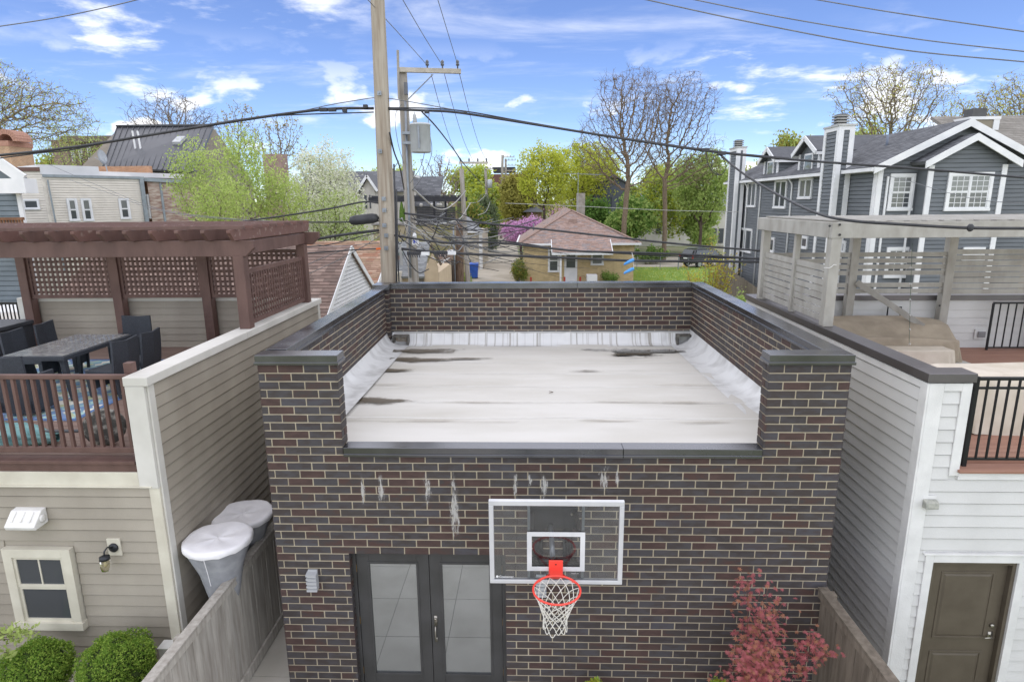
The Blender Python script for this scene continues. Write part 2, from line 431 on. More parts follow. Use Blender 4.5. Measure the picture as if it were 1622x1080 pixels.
for px, py, w_, d_ in ():
    c = P(px, py, Z=3.44); z = roof_z(c.y)+.031; m = MB(); m.prism([(c.x-w_, c.y-d_, z+d_*.0285), (c.x+w_, c.y-d_, z+d_*.0285), (c.x+w_*1.02, c.y+d_, z-d_*.0285), (c.x-w_*.98, c.y+d_, z-d_*.0285)], (0, 0, .0012)); m.obj('membrane_patch', WHITE_ROOF, garage)
FLASH_B = mat('back_flashing', 'cfd0cf', '837d72', rough=.45, scale=4.0, lo=.56, hi=.72, detail=3, bump=.5, bscale=2.0, stretch=(5.5, .01, .05))
def cove(fr, L, ztop_off, name, roofz, n=60, r=.34, amp=.012, mt=None):
    """flashing that sweeps from the roof up the wall; local x along, y out of the wall is negative"""
    m = MB(); prof = []
    for k in range(9):
        a = k/8*math.pi/2; prof.append((-r+r*math.sin(a), r-r*math.cos(a)))
    prof = [(-r-.12, .004)] + prof
    rng = random.Random(5); ph = [rng.uniform(0, 6) for _ in range(6)]
    for i in range(n+1):
        x = L*i/n; rz_ = roofz(x)
        for (yy, zz) in prof:
            w = amp*(math.sin(x*5.1+ph[0])+.7*math.sin(x*11.3+ph[1]+zz*5)+.4*math.sin(x*23+ph[2]))*(zz/r)*(1-zz/r)*3
            top = ztop_off
            z_ = rz_ + .01 + (top-rz_)*(zz/r)**1.0
            m.v.append((x, yy-.006-abs(w), z_))
    k = len(prof)
    for i in range(n):
        for j in range(k-1):
            q = i*k+j; m.f.append((q, q+1, q+k+1, q+k)); m.mi.append(0)
    m.xf(fr); return m.obj(name, mt or FLASH, garage, smooth=True)
cove(FL, LL+.1, 3.66, 'base_flashing', lambda x: roof_z(7+x)+.07)
cove(FR, LR, 3.63, 'base_flashing', lambda x: roof_z(13.17-x)+.0)
cove(frame_at(-3.08, 13.165, 0, 0), 6.45, 3.575, 'base_flashing', lambda x: roof_z(13.1), n=110, r=.2, amp=.045, mt=FLASH_B)
tb = MB(); tb.box(-3.05, 13.148, 3.565, 3.37, 13.168, 3.60); tb.obj('termination_bar', mat('flash_bar', 'b7b7b4', rough=.5), garage)
# drip marks down the back flashing and the roof stains: irregular patches of dirt
def patch(name, c, ex, ey, m, parent, n=26, normal='z', seed=0, dz=.0, **k):
    r = random.Random(seed); vs = [c]; uv = [1.0]; rings = 4
    ph = [r.uniform(0, 6.28) for _ in range(4)]
    for q in range(1, rings+1):
        for i in range(n):
            a = 2*math.pi*i/n; w = 1+.16*math.sin(3*a+ph[0])+.1*math.sin(5*a+ph[1])+.07*math.sin(9*a+ph[2])
            u = math.cos(a)*ex*w*q/rings; v = math.sin(a)*ey*w*q/rings
            vs.append((c[0]+u, c[1]+v, c[2]-(v*.0285 if normal == 'z' else 0)) if normal == 'z' else (c[0]+u, c[1], c[2]+v)); uv.append(1-q/rings)
    fs = [(0, 1+i, 1+(i+1) % n) for i in range(n)]
    for q in range(rings-1):
        for i in range(n):
            a = 1+q*n+i; b = 1+q*n+(i+1) % n; fs.append((a, a+n, b+n, b))
    mb = MB(); mb.add(vs, fs); o = mb.obj(name, m, parent, **k)
    lay = o.data.uv_layers.new(name='UVMap')
    for lp in o.data.loops: lay.data[lp.index].uv = (uv[lp.vertex_index], 0)
    return o
DIRT = streak_mat('roof_dirt', '5a5143', .38, .62, 3.0, (.8, 2.0, 1), .35, .9)
DIRT2 = streak_mat('roof_dust', '9a9384', .40, .95, 2.0, (.4, 1.6, 1), .8, .55)
for i, (px, py, w, h, dk) in enumerate([(668, 557, .85, .26, 1), (660, 571, .75, .22, 1), (735, 569, .52, .07, 1), (626, 588, .40, .13, 1), (590, 638, .6, .22, 1), (930, 589, .28, .045, 1),
        (600, 611, .8, .08, 0), (560, 670, .6, .12, 0), (720, 612, .8, .06, 0), (700, 670, .9, .1, 0), (1000, 589, .6, .05, 0), (1090, 612, .7, .06, 0), (975, 640, .8, .08, 0), (1100, 640, .6, .06, 0), (960, 670, .7, .09, 0), (1120, 672, .6, .09, 0), (760, 640, .9, .06, 0), (1010, 568, .6, .06, 0), (880, 556, 1.2, .06, 0)]):
    p = P(px, py, Z=3.44); p = P(px, py, Z=roof_z(p.y)); p.z = roof_z(p.y)+.028
    patch('dirt_stain', tuple(p), w, h, DIRT if dk else DIRT2, garage, seed=i)
WATER = mat('puddle_water', '4b463d', '6d675c', rough=.05, scale=3, spec=.6)
p = P(1005, 561, Z=3.33); p.z = roof_z(p.y)+.030
tag(patch('puddle', tuple(p), .92, .42, streak_mat('puddle_wet', '3b362e', .42, .56, 2.0, (.7, 1.3, 1), .04), None, seed=31), kind='structure')
# scuppers through the back parapet
def scupper(px0, px1, py0, py1, inner):
    a = P(px0, py0, Y=12.93); b = P(px1, py1, Y=12.93); s = MB(); t = .03
    s.box(a.x-t, 12.90, b.z-t, a.x, 13.1, a.z+t); s.box(b.x, 12.90, b.z-t, b.x+t, 13.1, a.z+t); s.box(a.x, 12.90, a.z, b.x, 13.1, a.z+t); s.box(a.x, 12.9, b.z-t, b.x, 13.1, b.z)
    s.box(a.x, 13.07, b.z, b.x, 13.095, a.z, 1)
    return s.obj('scupper', [mat('scupper_edge', '3c3a36', '77746c', rough=.7, scale=12), inner], garage, label='open roof drain in the back flashing')
scupper(1075, 1093, 533, 549, mat('scupper_bright', 'cfcfc9', rough=.7))
scupper(624, 645, 534, 548, mat('scupper_brown', '8f7a66', 'b9b2a6', rough=.8, scale=20))
# dry twig lying on the roof
tw = MB(); q = P(873, 622, Z=3.46); tw.tube([q+Vector((-.03, -.04, .012)), q+Vector((.03, 0, .012)), q+Vector((-.03, .04, .012))], .005, 4)
tw.obj('twig', mat('twig_dry', '5a4d3d'), None, label='small bent twig lying on the white roof', cat='twig')

# ---- mineral streaks bleeding out under the parapet sill
STREAK = streak_mat('mineral_white', 'cfcdc8', .47, .72, 42, (1.4, 1, .28), .9, .6)
for i, (px, py0, py1, w) in enumerate([(573, 750, 800, .035), (602, 745, 800, .045), (676, 748, 798, .05), (718, 750, 860, .07), (816, 748, 790, .035), (862, 748, 790, .06), (958, 738, 778, .07), (840, 750, 772, .03), (978, 742, 770, .03)]):
    a = P(px, py0, Y=GY); b = P(px, py1, Y=GY)
    patch('mineral_stain', (a.x, GY-.006, (a.z+b.z)/2), w, (a.z-b.z)/2*1.1, STREAK, front_wall, normal='y', seed=80+i)

# ---- the double glass door
DARKM = mat('door_paint', '3a3a39', '434343', rough=.42, scale=3)
DOORGLASS = None
def reflective(name, base, fac, tint=(.9, .95, .97)):
    if name in _M: return _M[name]
    m = bpy.data.materials.new(name); m.use_nodes = True; _M[name] = m
    nt = m.node_tree; N = nt.nodes; L = nt.links; N.clear()
    out = N.new('ShaderNodeOutputMaterial'); d = N.new('ShaderNodeBsdfDiffuse'); d.inputs[0].default_value = (*base, 1)
    g = N.new('ShaderNodeBsdfGlossy'); g.inputs['Roughness'].default_value = .015; g.inputs['Color'].default_value = (*tint, 1)
    fr = N.new('ShaderNodeLayerWeight'); fr.inputs['Blend'].default_value = .22
    mr = N.new('ShaderNodeMapRange'); mr.inputs['To Min'].default_value = fac; mr.inputs['To Max'].default_value = 1.0
    L.new(fr.outputs['Fresnel'], mr.inputs['Value']); ms = N.new('ShaderNodeMixShader')
    L.new(mr.outputs[0], ms.inputs[0]); L.new(d.outputs[0], ms.inputs[1]); L.new(g.outputs[0], ms.inputs[2]); L.new(ms.outputs[0], out.inputs['Surface'])
    return m
PANE = reflective('window_glass', (.07, .077, .083), .04)
PANE_DOOR = reflective('door_glass', (.085, .09, .09), .38)
PANE_BLIND = reflective('blind_glass', (.17, .18, .175), .03)
YD = GY+.12
dm = MB(); t = .045
dm.box(DX0, YD-.02, 0, DX0+t, YD+.07, DZ); dm.box(DX1-t, YD-.02, 0, DX1, YD+.07, DZ); dm.box(DX0+t, YD-.02, DZ-t, DX1-t, YD+.07, DZ)
dm.box(DX0, YD+.08, 0, DX1, YD+.16, DZ)
dframe = dm.obj('door_frame', DARKM, garage, bev=.004)
xm = (DX0+DX1)/2
for s_, (a, b) in enumerate(((DX0+t+.003, xm-.003), (xm+.003, DX1-t-.003))):
    st = .155; z0, z1 = .02, DZ-t-.004; gz0, gz1 = .30, z1-.15
    d = MB(); d.box(a, YD, z0, a+st, YD+.045, z1); d.box(b-st, YD, z0, b, YD+.045, z1); d.box(a+st, YD, gz1, b-st, YD+.045, z1); d.box(a+st, YD, z0, b-st, YD+.045, gz0)
    leaf = d.obj('door_leaf', DARKM, garage, bev=.004)
    g = MB(); g.box(a+st, YD+.018, gz0, b-st, YD+.03, gz1); g.obj('pane', PANE_DOOR, leaf)
    k = MB(); e = .022
    k.box(a+st-e, YD-.008, gz0-e, a+st+.006, YD+.016, gz1+e); k.box(b-st-.006, YD-.008, gz0-e, b-st+e, YD+.016, gz1+e); k.box(a+st, YD-.0085, gz1-.006, b-st, YD+.0165, gz1+e); k.box(a+st, YD-.0085, gz0-e, b-st, YD+.0165, gz0+.006)
    k.obj('glazing_bead', DARKM, leaf, bev=.003)
    for hz in (.35, 1.1, 1.85):
        h = MB(); hx_ = a-.006 if s_ == 0 else b+.006; h.tube([(hx_, YD-.006, hz-.05), (hx_, YD-.006, hz+.05)], .008, 6); h.obj('hinge', mat('brass', '9a7d4a', rough=.4, metal=.8), leaf)
    if s_ == 1:
        h = MB(); hp = P(690, 1005, Y=YD); x = a+.055
        h.box(x-.02, YD-.012, 1.04, x+.02, YD, 1.18); h.box(x-.014, YD-.014, .80, x+.014, YD, .86)
        h.tube([(x, YD-.01, 1.05), (x, YD-.055, 1.03), (x, YD-.06, .95), (x, YD-.05, .86), (x, YD-.01, .83)], .009, 8); h.lathe([(.016, -.02), (.016, 0)], (x, YD-.012, 1.14), 12, axis='y')
        h.obj('handle', mat('nickel', 'a8a49a', rough=.28, metal=.9), leaf, smooth=True)

# ---- two louvred wall lamps
def wall_lamp(px, py, label):
    c = P(px, py, Y=GY-.05); o = thing('wall_lamp', label, 'lamp', (c.x, GY-.004, c.z), group='grey louvred wall lamps')
    m = MB(); g = mat('lamp_grey', 'a9abad', 'b6b8ba', rough=.45, metal=.2)
    m.box(c.x-.06, GY-.03, c.z-.13, c.x+.06, GY-.002, c.z+.13); m.obj('back_plate', g, o, bev=.004)
    for k in range(5):
        z = c.z+.105-k*.052; l = MB()
        l.hexa([(c.x-.065, GY-.03, z-.008), (c.x+.065, GY-.03, z-.008), (c.x+.065, GY-.03, z+.012), (c.x-.065, GY-.03, z+.012)] [0:2]+[(c.x+.065, GY-.10, z-.026), (c.x-.065, GY-.10, z-.026)]+[(c.x-.065, GY-.03, z+.012), (c.x+.065, GY-.03, z+.012), (c.x+.065, GY-.10, z-.004), (c.x-.065, GY-.10, z-.004)])
        l.obj('louvre', g, o)
    l = MB(); l.box(c.x-.05, GY-.075, c.z-.125, c.x+.05, GY-.03, c.z+.095); l.obj('diffuser', mat('lamp_opal', 'c9cac8', rough=.5), o)
wall_lamp(495, 919, 'grey louvred lamp on the brick wall beside the glass double door')
wall_lamp(857, 927, 'grey louvred lamp on the brick wall half hidden behind the basketball net')

# ================================================================== basketball hoop
BY = 5.88
bx0, bx1, bz0, bz1 = -.463, .944, 2.372, 3.332
hoop = thing('basketball_hoop', 'wall mounted basketball hoop with clear backboard, red rim and white net', 'hoop', (.24, GY, 2.37))
ALU = mat('silver_frame', 'c9cacc', 'bfc0c3', rough=.4, metal=.25)
f = MB(); w = .055
f.box(bx0, BY-.02, bz1-w, bx1, BY+.03, bz1); f.box(bx0, BY-.02, bz0, bx1, BY+.03, bz0+w*.8); f.box(bx0, BY-.0205, bz0+w*.8, bx0+w*.9, BY+.03, bz1-w); f.box(bx1-w*.9, BY-.0205, bz0+w*.8, bx1, BY+.03, bz1-w)
board = f.obj('backboard_frame', ALU, hoop, bev=.005)
g = MB(); g.box(bx0+.03, BY-.004, bz0+.03, bx1-.03, BY+.008, bz1-.03); g.obj('backboard_glass', clear_glass('backboard_glass', (.93, .95, .96), 1.5), hoop)
xc = .24; tq = MB(); a, b, c_, d_ = xc-.305, xc+.305, bz0+.148, bz0+.148+.455; w = .05
tq.box(a, BY-.010, d_-w, b, BY-.0055, d_); tq.box(a, BY-.010, c_, b, BY-.0055, c_+w); tq.box(a, BY-.010, c_+w, a+w, BY-.0055, d_-w); tq.box(b-w, BY-.010, c_+w, b, BY-.0055, d_-w)
tq.obj('target_square', mat('white_print', 'd3d4d6', rough=.5), hoop)
RED = mat('rim_red', 'ee4a3c', 'e2493e', rough=.42, spec=.5)
rc = Vector((xc-.004, 5.495, 2.555)); R_ = .237
r = MB(); r.tube([rc+Vector((R_*math.cos(a), R_*math.sin(a), 0)) for a in [2*math.pi*i/40 for i in range(41)]], .0105, 8, cap=False)
r.tube([rc+Vector((-.2, .12, -.004)), (xc-.07, BY-.05, rc.z-.05)], .009, 6); r.tube([rc+Vector((.2, .12, -.004)), (xc+.07, BY-.05, rc.z-.05)], .009, 6)
for i in range(12):
    a = 2*math.pi*(i+.5)/12; q = rc+Vector((R_*math.cos(a), R_*math.sin(a), -.014)); r.tube([q, q+Vector((0, 0, -.016))], .004, 5)
rim = r.obj('rim', RED, hoop, smooth=True)
k = MB(); k.box(xc-.075, BY-.026, rc.z-.06, xc+.075, BY-.012, rc.z+.10); k.box(xc-.07, BY-.15, rc.z-.012, xc+.07, BY-.024, rc.z+.006)
k.hexa([(xc-.07, BY-.1, rc.z-.07), (xc+.07, BY-.1, rc.z-.07), (xc+.07, BY-.026, rc.z-.07), (xc-.07, BY-.026, rc.z-.07), (xc-.07, BY-.15, rc.z-.013), (xc+.07, BY-.15, rc.z-.013), (xc+.07, BY-.026, rc.z-.013), (xc-.07, BY-.026, rc.z-.013)])
k.obj('rim_bracket', RED, hoop, bev=.004)
k = MB(); k.lathe([(.008, -.003), (.008, 0)], (xc, BY-.027, rc.z+.055), 8, axis='y')
for sx in (-1, 1): k.lathe([(.012, -.02), (.012, 0)], (xc+sx*.05, BY-.10, rc.z-.03), 8, axis='y')
k.obj('bolt', mat('bolt_dark', '3d3d3f', rough=.4, metal=.6), hoop)
n = MB(); NW = 12; H = .38
def netr(t): return R_*(1-.50*min(1, t*1.35)**.8) + .012*max(0, t-.7)
for s_ in (1, -1):
    for i in range(NW):
        pts = []
        for q in range(15):
            t = q/14; a = 2*math.pi*(i+.5)/NW + s_*t*2*math.pi*(3.5/NW) + .05*math.sin(9*t+i); rr = netr(t)
            pts.append(rc+Vector((rr*math.cos(a)-.015*t, rr*math.sin(a), -.02-H*t-.018*t*math.sin(i*2.1))))
        n.tube(pts, .0042, 5)
for i in range(NW):   # loops along the free end
    a0 = 2*math.pi*(i+.5)/NW+2*math.pi*3.5/NW; a1 = a0+2*math.pi/NW; pts = []
    for q in range(7):
        t = q/6; a = a0+(a1-a0)*t; pts.append(rc+Vector((netr(1)*math.cos(a)-.015, netr(1)*math.sin(a), -.02-H-.018*math.sin(i*2.1)-.045*math.sin(math.pi*t))))
    n.tube(pts, .0042, 5)
n.obj('net', mat('net_cord', 'dedcd4', 'cfccc2', rough=.9, scale=30), hoop, smooth=True)
STEEL = mat('mount_black', '26282b', '303236', rough=.35, metal=.4)
m_ = MB(); m_.box(-.05, GY-.06, 2.52, .53, GY-.006, 2.80); m_.box(-.05, GY-.10, 2.02, .53, GY-.006, 2.12); m_.box(.0, GY-.02, 2.12, .12, GY-.006, 2.52); m_.box(.36, GY-.02, 2.12, .48, GY-.006, 2.52); m_.obj('wall_plate', STEEL, hoop, bev=.006)
for x in (-.02, .50):
    m_ = MB(); m_.bar((x, GY-.05, 2.70), (x, BY+.05, 2.92), .05, .08); m_.bar((x, GY-.05, 2.08), (x, BY+.05, 2.44), .05, .08); m_.obj('arm', STEEL, hoop, bev=.004)
for x in (xc-.30, xc+.27):
    m_ = MB(); m_.box(x, BY+.012, bz0+.02, x+.028, BY+.045, bz1-.02); m_.obj('upright', mat('upright_grey', '8b8e92', rough=.4, metal=.5), hoop)
m_ = MB(); m_.tube([(xc-.03, GY-.05, 2.55), (xc-.03, BY+.35, 2.62), (xc-.03, BY+.12, 2.60)], .03, 10); m_.obj('spring_arm', mat('upright_grey', '8b8e92'), hoop, smooth=True)
m_ = MB(); m_.box(xc-.26, BY+.05, 2.50, xc+.26, BY+.11, 2.56); m_.obj('cross_bar', STEEL, hoop, bev=.004)
for sx in (-1, 1):
    for zz in (2.72, 2.07):
        q = MB(); q.lathe([(.014, -.02), (.014, 0)], (xc-.02+sx*.24 if zz > 2.5 else xc-.02+sx*.06, GY-(.062 if zz > 2.5 else .102), zz), 8, axis='y'); q.obj('bolt', mat('nickel', 'a8a49a'), hoop)
def text(body, size, loc, m, parent, name='lettering', rx=math.pi/2, rz=0.0, ext=.0006):
    cu = bpy.data.curves.new(name, 'FONT'); cu.body = body; cu.size = size; cu.extrude = ext; cu.align_x = 'LEFT'
    o = bpy.data.objects.new(name, cu); COL.objects.link(o); dg = bpy.context.evaluated_depsgraph_get()
    me = bpy.data.meshes.new_from_object(o.evaluated_get(dg)); bpy.data.objects.remove(o)
    me.materials.clear(); me.materials.append(m)
    o = bpy.data.objects.new(name, me); o.location = loc; o.rotation_euler = (rx, 0, rz); return link(o, parent)
PRINT = mat('print_white', 'e6e6e6', rough=.6)
text('Goalsetter', .036, (bx0+.098, BY-.0065, bz0+.062), PRINT, hoop)
lg = MB(); lg.lathe([(.014, -.001), (.014, 0)], (bx0+.078, BY-.0055, bz0+.074), 16, axis='y'); lg.obj('emblem', PRINT, hoop)
text('MADE IN USA', .013, (xc+.165, BY-.0065, bz0+.115), PRINT, hoop)
# ================================================================== helpers for sided buildings
_cb = {}
def clapboards(parent, fr, x0, x1, z0, z1, e, m, holes=(), name='clapboard', joints=.35, seed=1):
    """each lap board an object of its own; holes = (x0, x1, z0, z1)"""
    r = random.Random(seed); n = max(1, round((z1-z0)/e)); e = (z1-z0)/n
    for c in range(n):
        z = z0+c*e; segs = [(x0, x1)]
        for a, b, h0, h1 in holes:
            if h0 < z+e*.5 < h1:
                ns = []
                for p, q in segs:
                    if b <= p or a >= q: ns.append((p, q)); continue
                    if a > p: ns.append((p, a))
                    if b < q: ns.append((b, q))
                segs = [s for s in ns if s[1]-s[0] > .02]
        for p, q in segs:
            cuts = [p, q]
            if q-p > 2 and r.random() < joints: cuts = [p, p+(q-p)*r.uniform(.25, .75), q]
            for a, b in zip(cuts, cuts[1:]):
                L = round(b-a-.003, 3); key = (L, round(e, 4), m.name)
                if key not in _cb:
                    t = .020; w = MB(); h = e-.013
                    w.hexa([(0, -t, 0), (L, -t, 0), (L, .004, 0), (0, .004, 0), (0, -.004, h), (L, -.004, h), (L, .004, h), (0, .004, h)])
                    _cb[key] = w.mesh(name, m)
                inst(name, _cb[key], parent, (a+.0015, 0, z), frame=fr)
def lap_wall(mb, fr, x0, x1, z0, z1, e, top=None, mi=None):
    """far siding: lap courses joined in one sheet; top(z) may narrow it -> (xa, xb)"""
    n = max(1, round((z1-z0)/e)); e = (z1-z0)/n; t = .034
    for c in range(n):
        za = z0+c*e; zb = za+e
        a0, b0 = (x0, x1) if top is None else top(za); a1, b1 = (x0, x1) if top is None else top(zb)
        if b1-a1 < .01: a1 = b1 = (a1+b1)/2
        zg = za+.024
        v = [(a0, -t, zg), (b0, -t, zg), (b1, -t*.55, zb), (a1, -t*.55, zb), (a0, .012, zg), (b0, .012, zg), (b1, .012, zb), (a1, .012, zb)]
        mb.add([fr @ Vector(p) for p in v], [(0, 1, 2, 3), (4, 5, 1, 0), (3, 2, 6, 7)], mi)
def window(parent, fr, xc, z0, w, h, trim=.10, mx=1, mz=1, sashes=1, frame_m=None, pane_m=None, split=.5, proud=.05, sill=True, cols=1, lower_m=None, muntin_top_only=False, mw=.018):
    """a window unit set on a wall: casing > panes, sash rails and glazing bars"""
    proud = max(proud, .085); f = MB(); x0, x1 = xc-w/2, xc+w/2; z1 = z0+h; T = lambda b: b.xf(fr)
    f.box(x0-trim, -proud, z0-trim*.6, x0, .0, z1+trim); f.box(x1, -proud, z0-trim*.6, x1+trim, .0, z1+trim); f.box(x0, -proud-.002, z1, x1, .0, z1+trim+.001)
    f.box(x0-trim*(1.15 if sill else 1), -proud-(.02 if sill else .002), z0-trim*.9, x1+trim*(1.15 if sill else 1), .0, z0)
    o = T(f).obj('window', frame_m, parent)
    cw = w/cols
    for c in range(cols):
        a = x0+c*cw+(.02 if c else 0); b = x0+(c+1)*cw-(.02 if c < cols-1 else 0)
        if c: q = MB(); q.box(a-.045, -proud+.004, z0, a+.005, -.002, z1); T(q).obj('mullion', frame_m, o)
        zs = [z0, z1] if sashes == 1 else [z0, z0+h*split, z1]
        for i, (p, q_) in enumerate(zip(zs, zs[1:])):
            yb = -.046 if (i == 0 or sashes == 1) else -.054
            g = MB(); g.box(a+.03, yb, p+.03, b-.03, yb+.006, q_-.03); T(g).obj('pane', (lower_m if (i == 0 and lower_m) else pane_m), o)
            s = MB(); s.box(a, yb-.014, p, a+.035, yb+.01, q_); s.box(b-.035, yb-.014, p, b, yb+.01, q_); s.box(a+.035, yb-.0145, p, b-.035, yb+.01, p+.04); s.box(a+.035, yb-.0145, q_-.035, b-.035, yb+.01, q_)
            if not (muntin_top_only and i == 0):
                for k in range(1, mx): xx = a+(b-a)*k/mx; s.box(xx-mw/2, yb-.010, p+.04, xx+mw/2, yb+.004, q_-.035)
                for k in range(1, mz): zz = p+(q_-p)*k/mz; s.box(a+.035, yb-.0095, zz-mw/2, b-.035, yb+.0035, zz+mw/2)
            T(s).obj('sash', frame_m, o)
    return o
def boards(parent, name, x0, x1, y0, y1, z, w, m, gap=.005, th=.025, along='x'):
    k = MB(); n = int(round((y1-y0)/w)) if along == 'x' else int(round((x1-x0)/w)); step = ((y1-y0) if along == 'x' else (x1-x0))/n
    if along == 'x': k.box(0, 0, -th, x1-x0, step-gap, 0)
    else: k.box(0, 0, -th, step-gap, y1-y0, 0)
    me = k.mesh(name, m)
    for i in range(n): inst(name, me, parent, (x0, y0+i*step, z) if along == 'x' else (x0+i*step, y0, z))
def post_obj(name, m, parent, x, y, z0, z1, w, bev=.006):
    b = MB(); b.box(x-w/2, y-w/2, z0, x+w/2, y+w/2, z1); return b.obj(name, m, parent, bev=bev)
_cvn = 0
def cover(name, label, cat, x0, x1, y0, y1, z0, z1, m, seed=1, slump=.03, flare=.04, wrinkle=.02, group=None, topshape=None):
    """fabric furniture cover: sagging top, gathered skirt"""
    r = random.Random(seed); ph = [r.uniform(0, 6.28) for _ in range(8)]; mb = MB(); nu = 128; rings = 10
    cx, cy, hxx, hyy = (x0+x1)/2, (y0+y1)/2, (x1-x0)/2, (y1-y0)/2
    def edge(t, k):   # superellipse outline
        a = 2*math.pi*t; c, s = math.cos(a), math.sin(a); e = .16
        return cx+math.copysign(abs(c)**e, c)*hxx*k, cy+math.copysign(abs(s)**e, s)*hyy*k
    def ztop(x, y):
        u = (x-cx)/hxx; v = (y-cy)/hyy
        b = topshape(u, v) if topshape else 0
        return z1+b-slump*(1-min(1, u*u))*(1-min(1, v*v)) + wrinkle*(.35*math.sin(4*u+3*v+ph[4])+.30*abs(math.sin(5*u-7*v+ph[5]))-.15)*(1-.5*abs(u))
    for i in range(nu+1):
        t = i/nu
        for k in range(6):   # top, centre to rim
            q = [0, .3, .6, .85, .96, 1.0][k]; x, y = edge(t, q); dz = -.012 if k == 5 else 0
            mb.v.append((x, y, ztop(x, y)+dz))
        for k in range(1, rings+1):
            s = k/rings; w = wrinkle*s**.7*(1.1*abs(math.sin(t*math.pi*9+ph[0]+s*2))**.6-.6+.5*math.sin(t*2*math.pi*17+ph[1]-s*2)+.35*abs(math.sin(t*math.pi*31+ph[2]+s)))
            x, y = edge(t, 1.0); l = math.hypot((x-cx)/hxx, (y-cy)/hyy); nx_, ny_ = (x-cx)/hxx/l, (y-cy)/hyy/l
            zt = ztop(x, y); x += nx_*(flare*s+w); y += ny_*(flare*s+w)
            mb.v.append((x, y, zt-(zt-z0)*s+.012*math.sin(t*40+ph[3])*s*(1 if k == rings else .3)+.008))
    K = 6+rings
    for i in range(nu):
        for k in range(K-1):
            a = i*K+k; mb.f.append((a, a+1, a+K+1, a+K)); mb.mi.append(0)
    return mb.obj(name, m, None, smooth=True, label=label, cat=cat, group=group)

# ================================================================== the taupe house with the roof deck
TAUPE = mat('taupe_siding', 'a39c8f', '8d867a', rough=.7, scale=1.3, lo=.3, hi=.8, stretch=(1.2, 1.2, .7), detail=9, bump=.2, bscale=60, rnd=.05)
CREAM = mat('cream_trim', 'd0ccbc', 'c2bdad', rough=.6, scale=3, bump=.15, bscale=80)
OFFW = mat('offwhite_cap', 'cfcdc6', 'c0beb6', rough=.5, scale=2)
BROWN = mat('brown_paint', '685049', '5a443e', rough=.6, scale=5, stretch=(1, 1, .4), bump=.25, bscale=40, rnd=.06)
BROWN_D = mat('brown_paint_worn', '6c5049', '8d7a70', rough=.75, scale=11, lo=.58, hi=.72, stretch=(1, 1, 1), bump=.3, bscale=40)
DECK_L = mat('brown_decking', '847066', '756157', rough=.65, scale=3, stretch=(.4, 4, 1), bump=.15, bscale=50, rnd=.07)
LX, LY, DZ_ = -4.54, 6.8, 3.36
hl = thing('taupe_house', 'taupe clapboard building with roof deck, cream trim and one small window', 'building', (-7.5, 9, 0))
w = MB(); w.box(-11.0, LY+.006, 0, LX-.006, LY+.16, 3.03); fw_l = w.obj('front_wall', TAUPE, hl)
wa = P(5, 862, Y=LY); wb = P(142, 993, Y=LY); wx0, wx1, wz0, wz1 = wa.x+.02, wb.x, wb.z+.02, wa.z
clapboards(fw_l, frame_at(0, LY, 0, 0), -9.0, LX-.13, .0, 3.03, .152, TAUPE, holes=[(wx0, wx1, wz0, wz1)], seed=3)
w = MB(); w.box(LX-.2, LY+.16, 0, LX-.006, 12.78, 4.29); sw_l = w.obj('side_wall', TAUPE, hl)
clapboards(sw_l, frame_at(LX, 0, 0, EAST), LY+.11, 12.66, .0, 4.28, .152, TAUPE, seed=4, joints=.6)
w = MB(); w.box(-11.0, 12.75, 3.0, LX-.21, 12.92, 4.36); bw_l = w.obj('back_wall', TAUPE, hl)
clapboards(bw_l, frame_at(0, 12.75, 0, 0), -10.7, LX-.24, DZ_, 4.36, .152, TAUPE, seed=5)
w = MB(); w.box(LX-.132, LY-.03, 0, LX-.002, LY+.10, 3.0); w.obj('corner_board', CREAM, hl, bev=.004)
w = MB(); w.box(LX-.002, LY-.001, 0, LX+.022, LY+.108, 4.28); w.obj('corner_board', OFFW, hl, bev=.004); w = MB(); w.box(LX-.002, 12.665, 2.2, LX+.022, 12.79, 4.28); w.obj('corner_board', OFFW, hl, bev=.004)
w = MB(); w.box(LX-.235, LY-.045, 3.0, LX-.003, LY+.1, 4.288); w.obj('end_post', OFFW, hl, bev=.006)
for a, b in ((LY-.05, 9.35), (9.353, 11.0), (11.003, 12.83)):
    w = MB(); w.box(LX-.245, a, 4.29, LX+.05, b, 4.40); w.obj('wall_cap', OFFW, hl, bev=.008)
w = MB(); w.box(-11.0, LY-.035, 3.03, LX-.24, LY+.1, 3.205); w.box(-11, LY-.06, 3.012, LX-.08, LY+.1, 3.03); w.obj('belt_trim', CREAM, hl, bev=.004)
w = MB(); w.box(-11.0, LY-.02, 3.206, LX-.25, LY+.1, 3.31); w.box(-11, LY-.05, 3.312, LX-.25, LY+.14, 3.352); w.obj('deck_fascia', BROWN, hl, bev=.004)
w = MB(); w.box(-11.0, 12.735, 4.362, LX-.25, 12.94, 4.44); w.obj('wall_cap', OFFW, hl, bev=.006)
w = MB(); w.box(-10.95, 12.6, 3.36, -10.72, 12.745, 4.46); w.obj('end_post', OFFW, hl, bev=.006)
w = MB(); w.box(-11.0, LY+.14, 3.1, LX-.2, 12.75, 3.33); dk = w.obj('deck_floor', DECK_L, hl)
boards(dk, 'deck_board', -10.98, LX-.21, LY+.145, 12.745, DZ_, .14, DECK_L)
window(hl, frame_at(0, LY, 0, 0), (wx0+wx1)/2, wz0+.11, wx1-wx0-.26, wz1-wz0-.24, trim=.115, mx=2, mz=1, sashes=2, frame_m=CREAM, pane_m=PANE, split=.54, muntin_top_only=True, proud=.045)
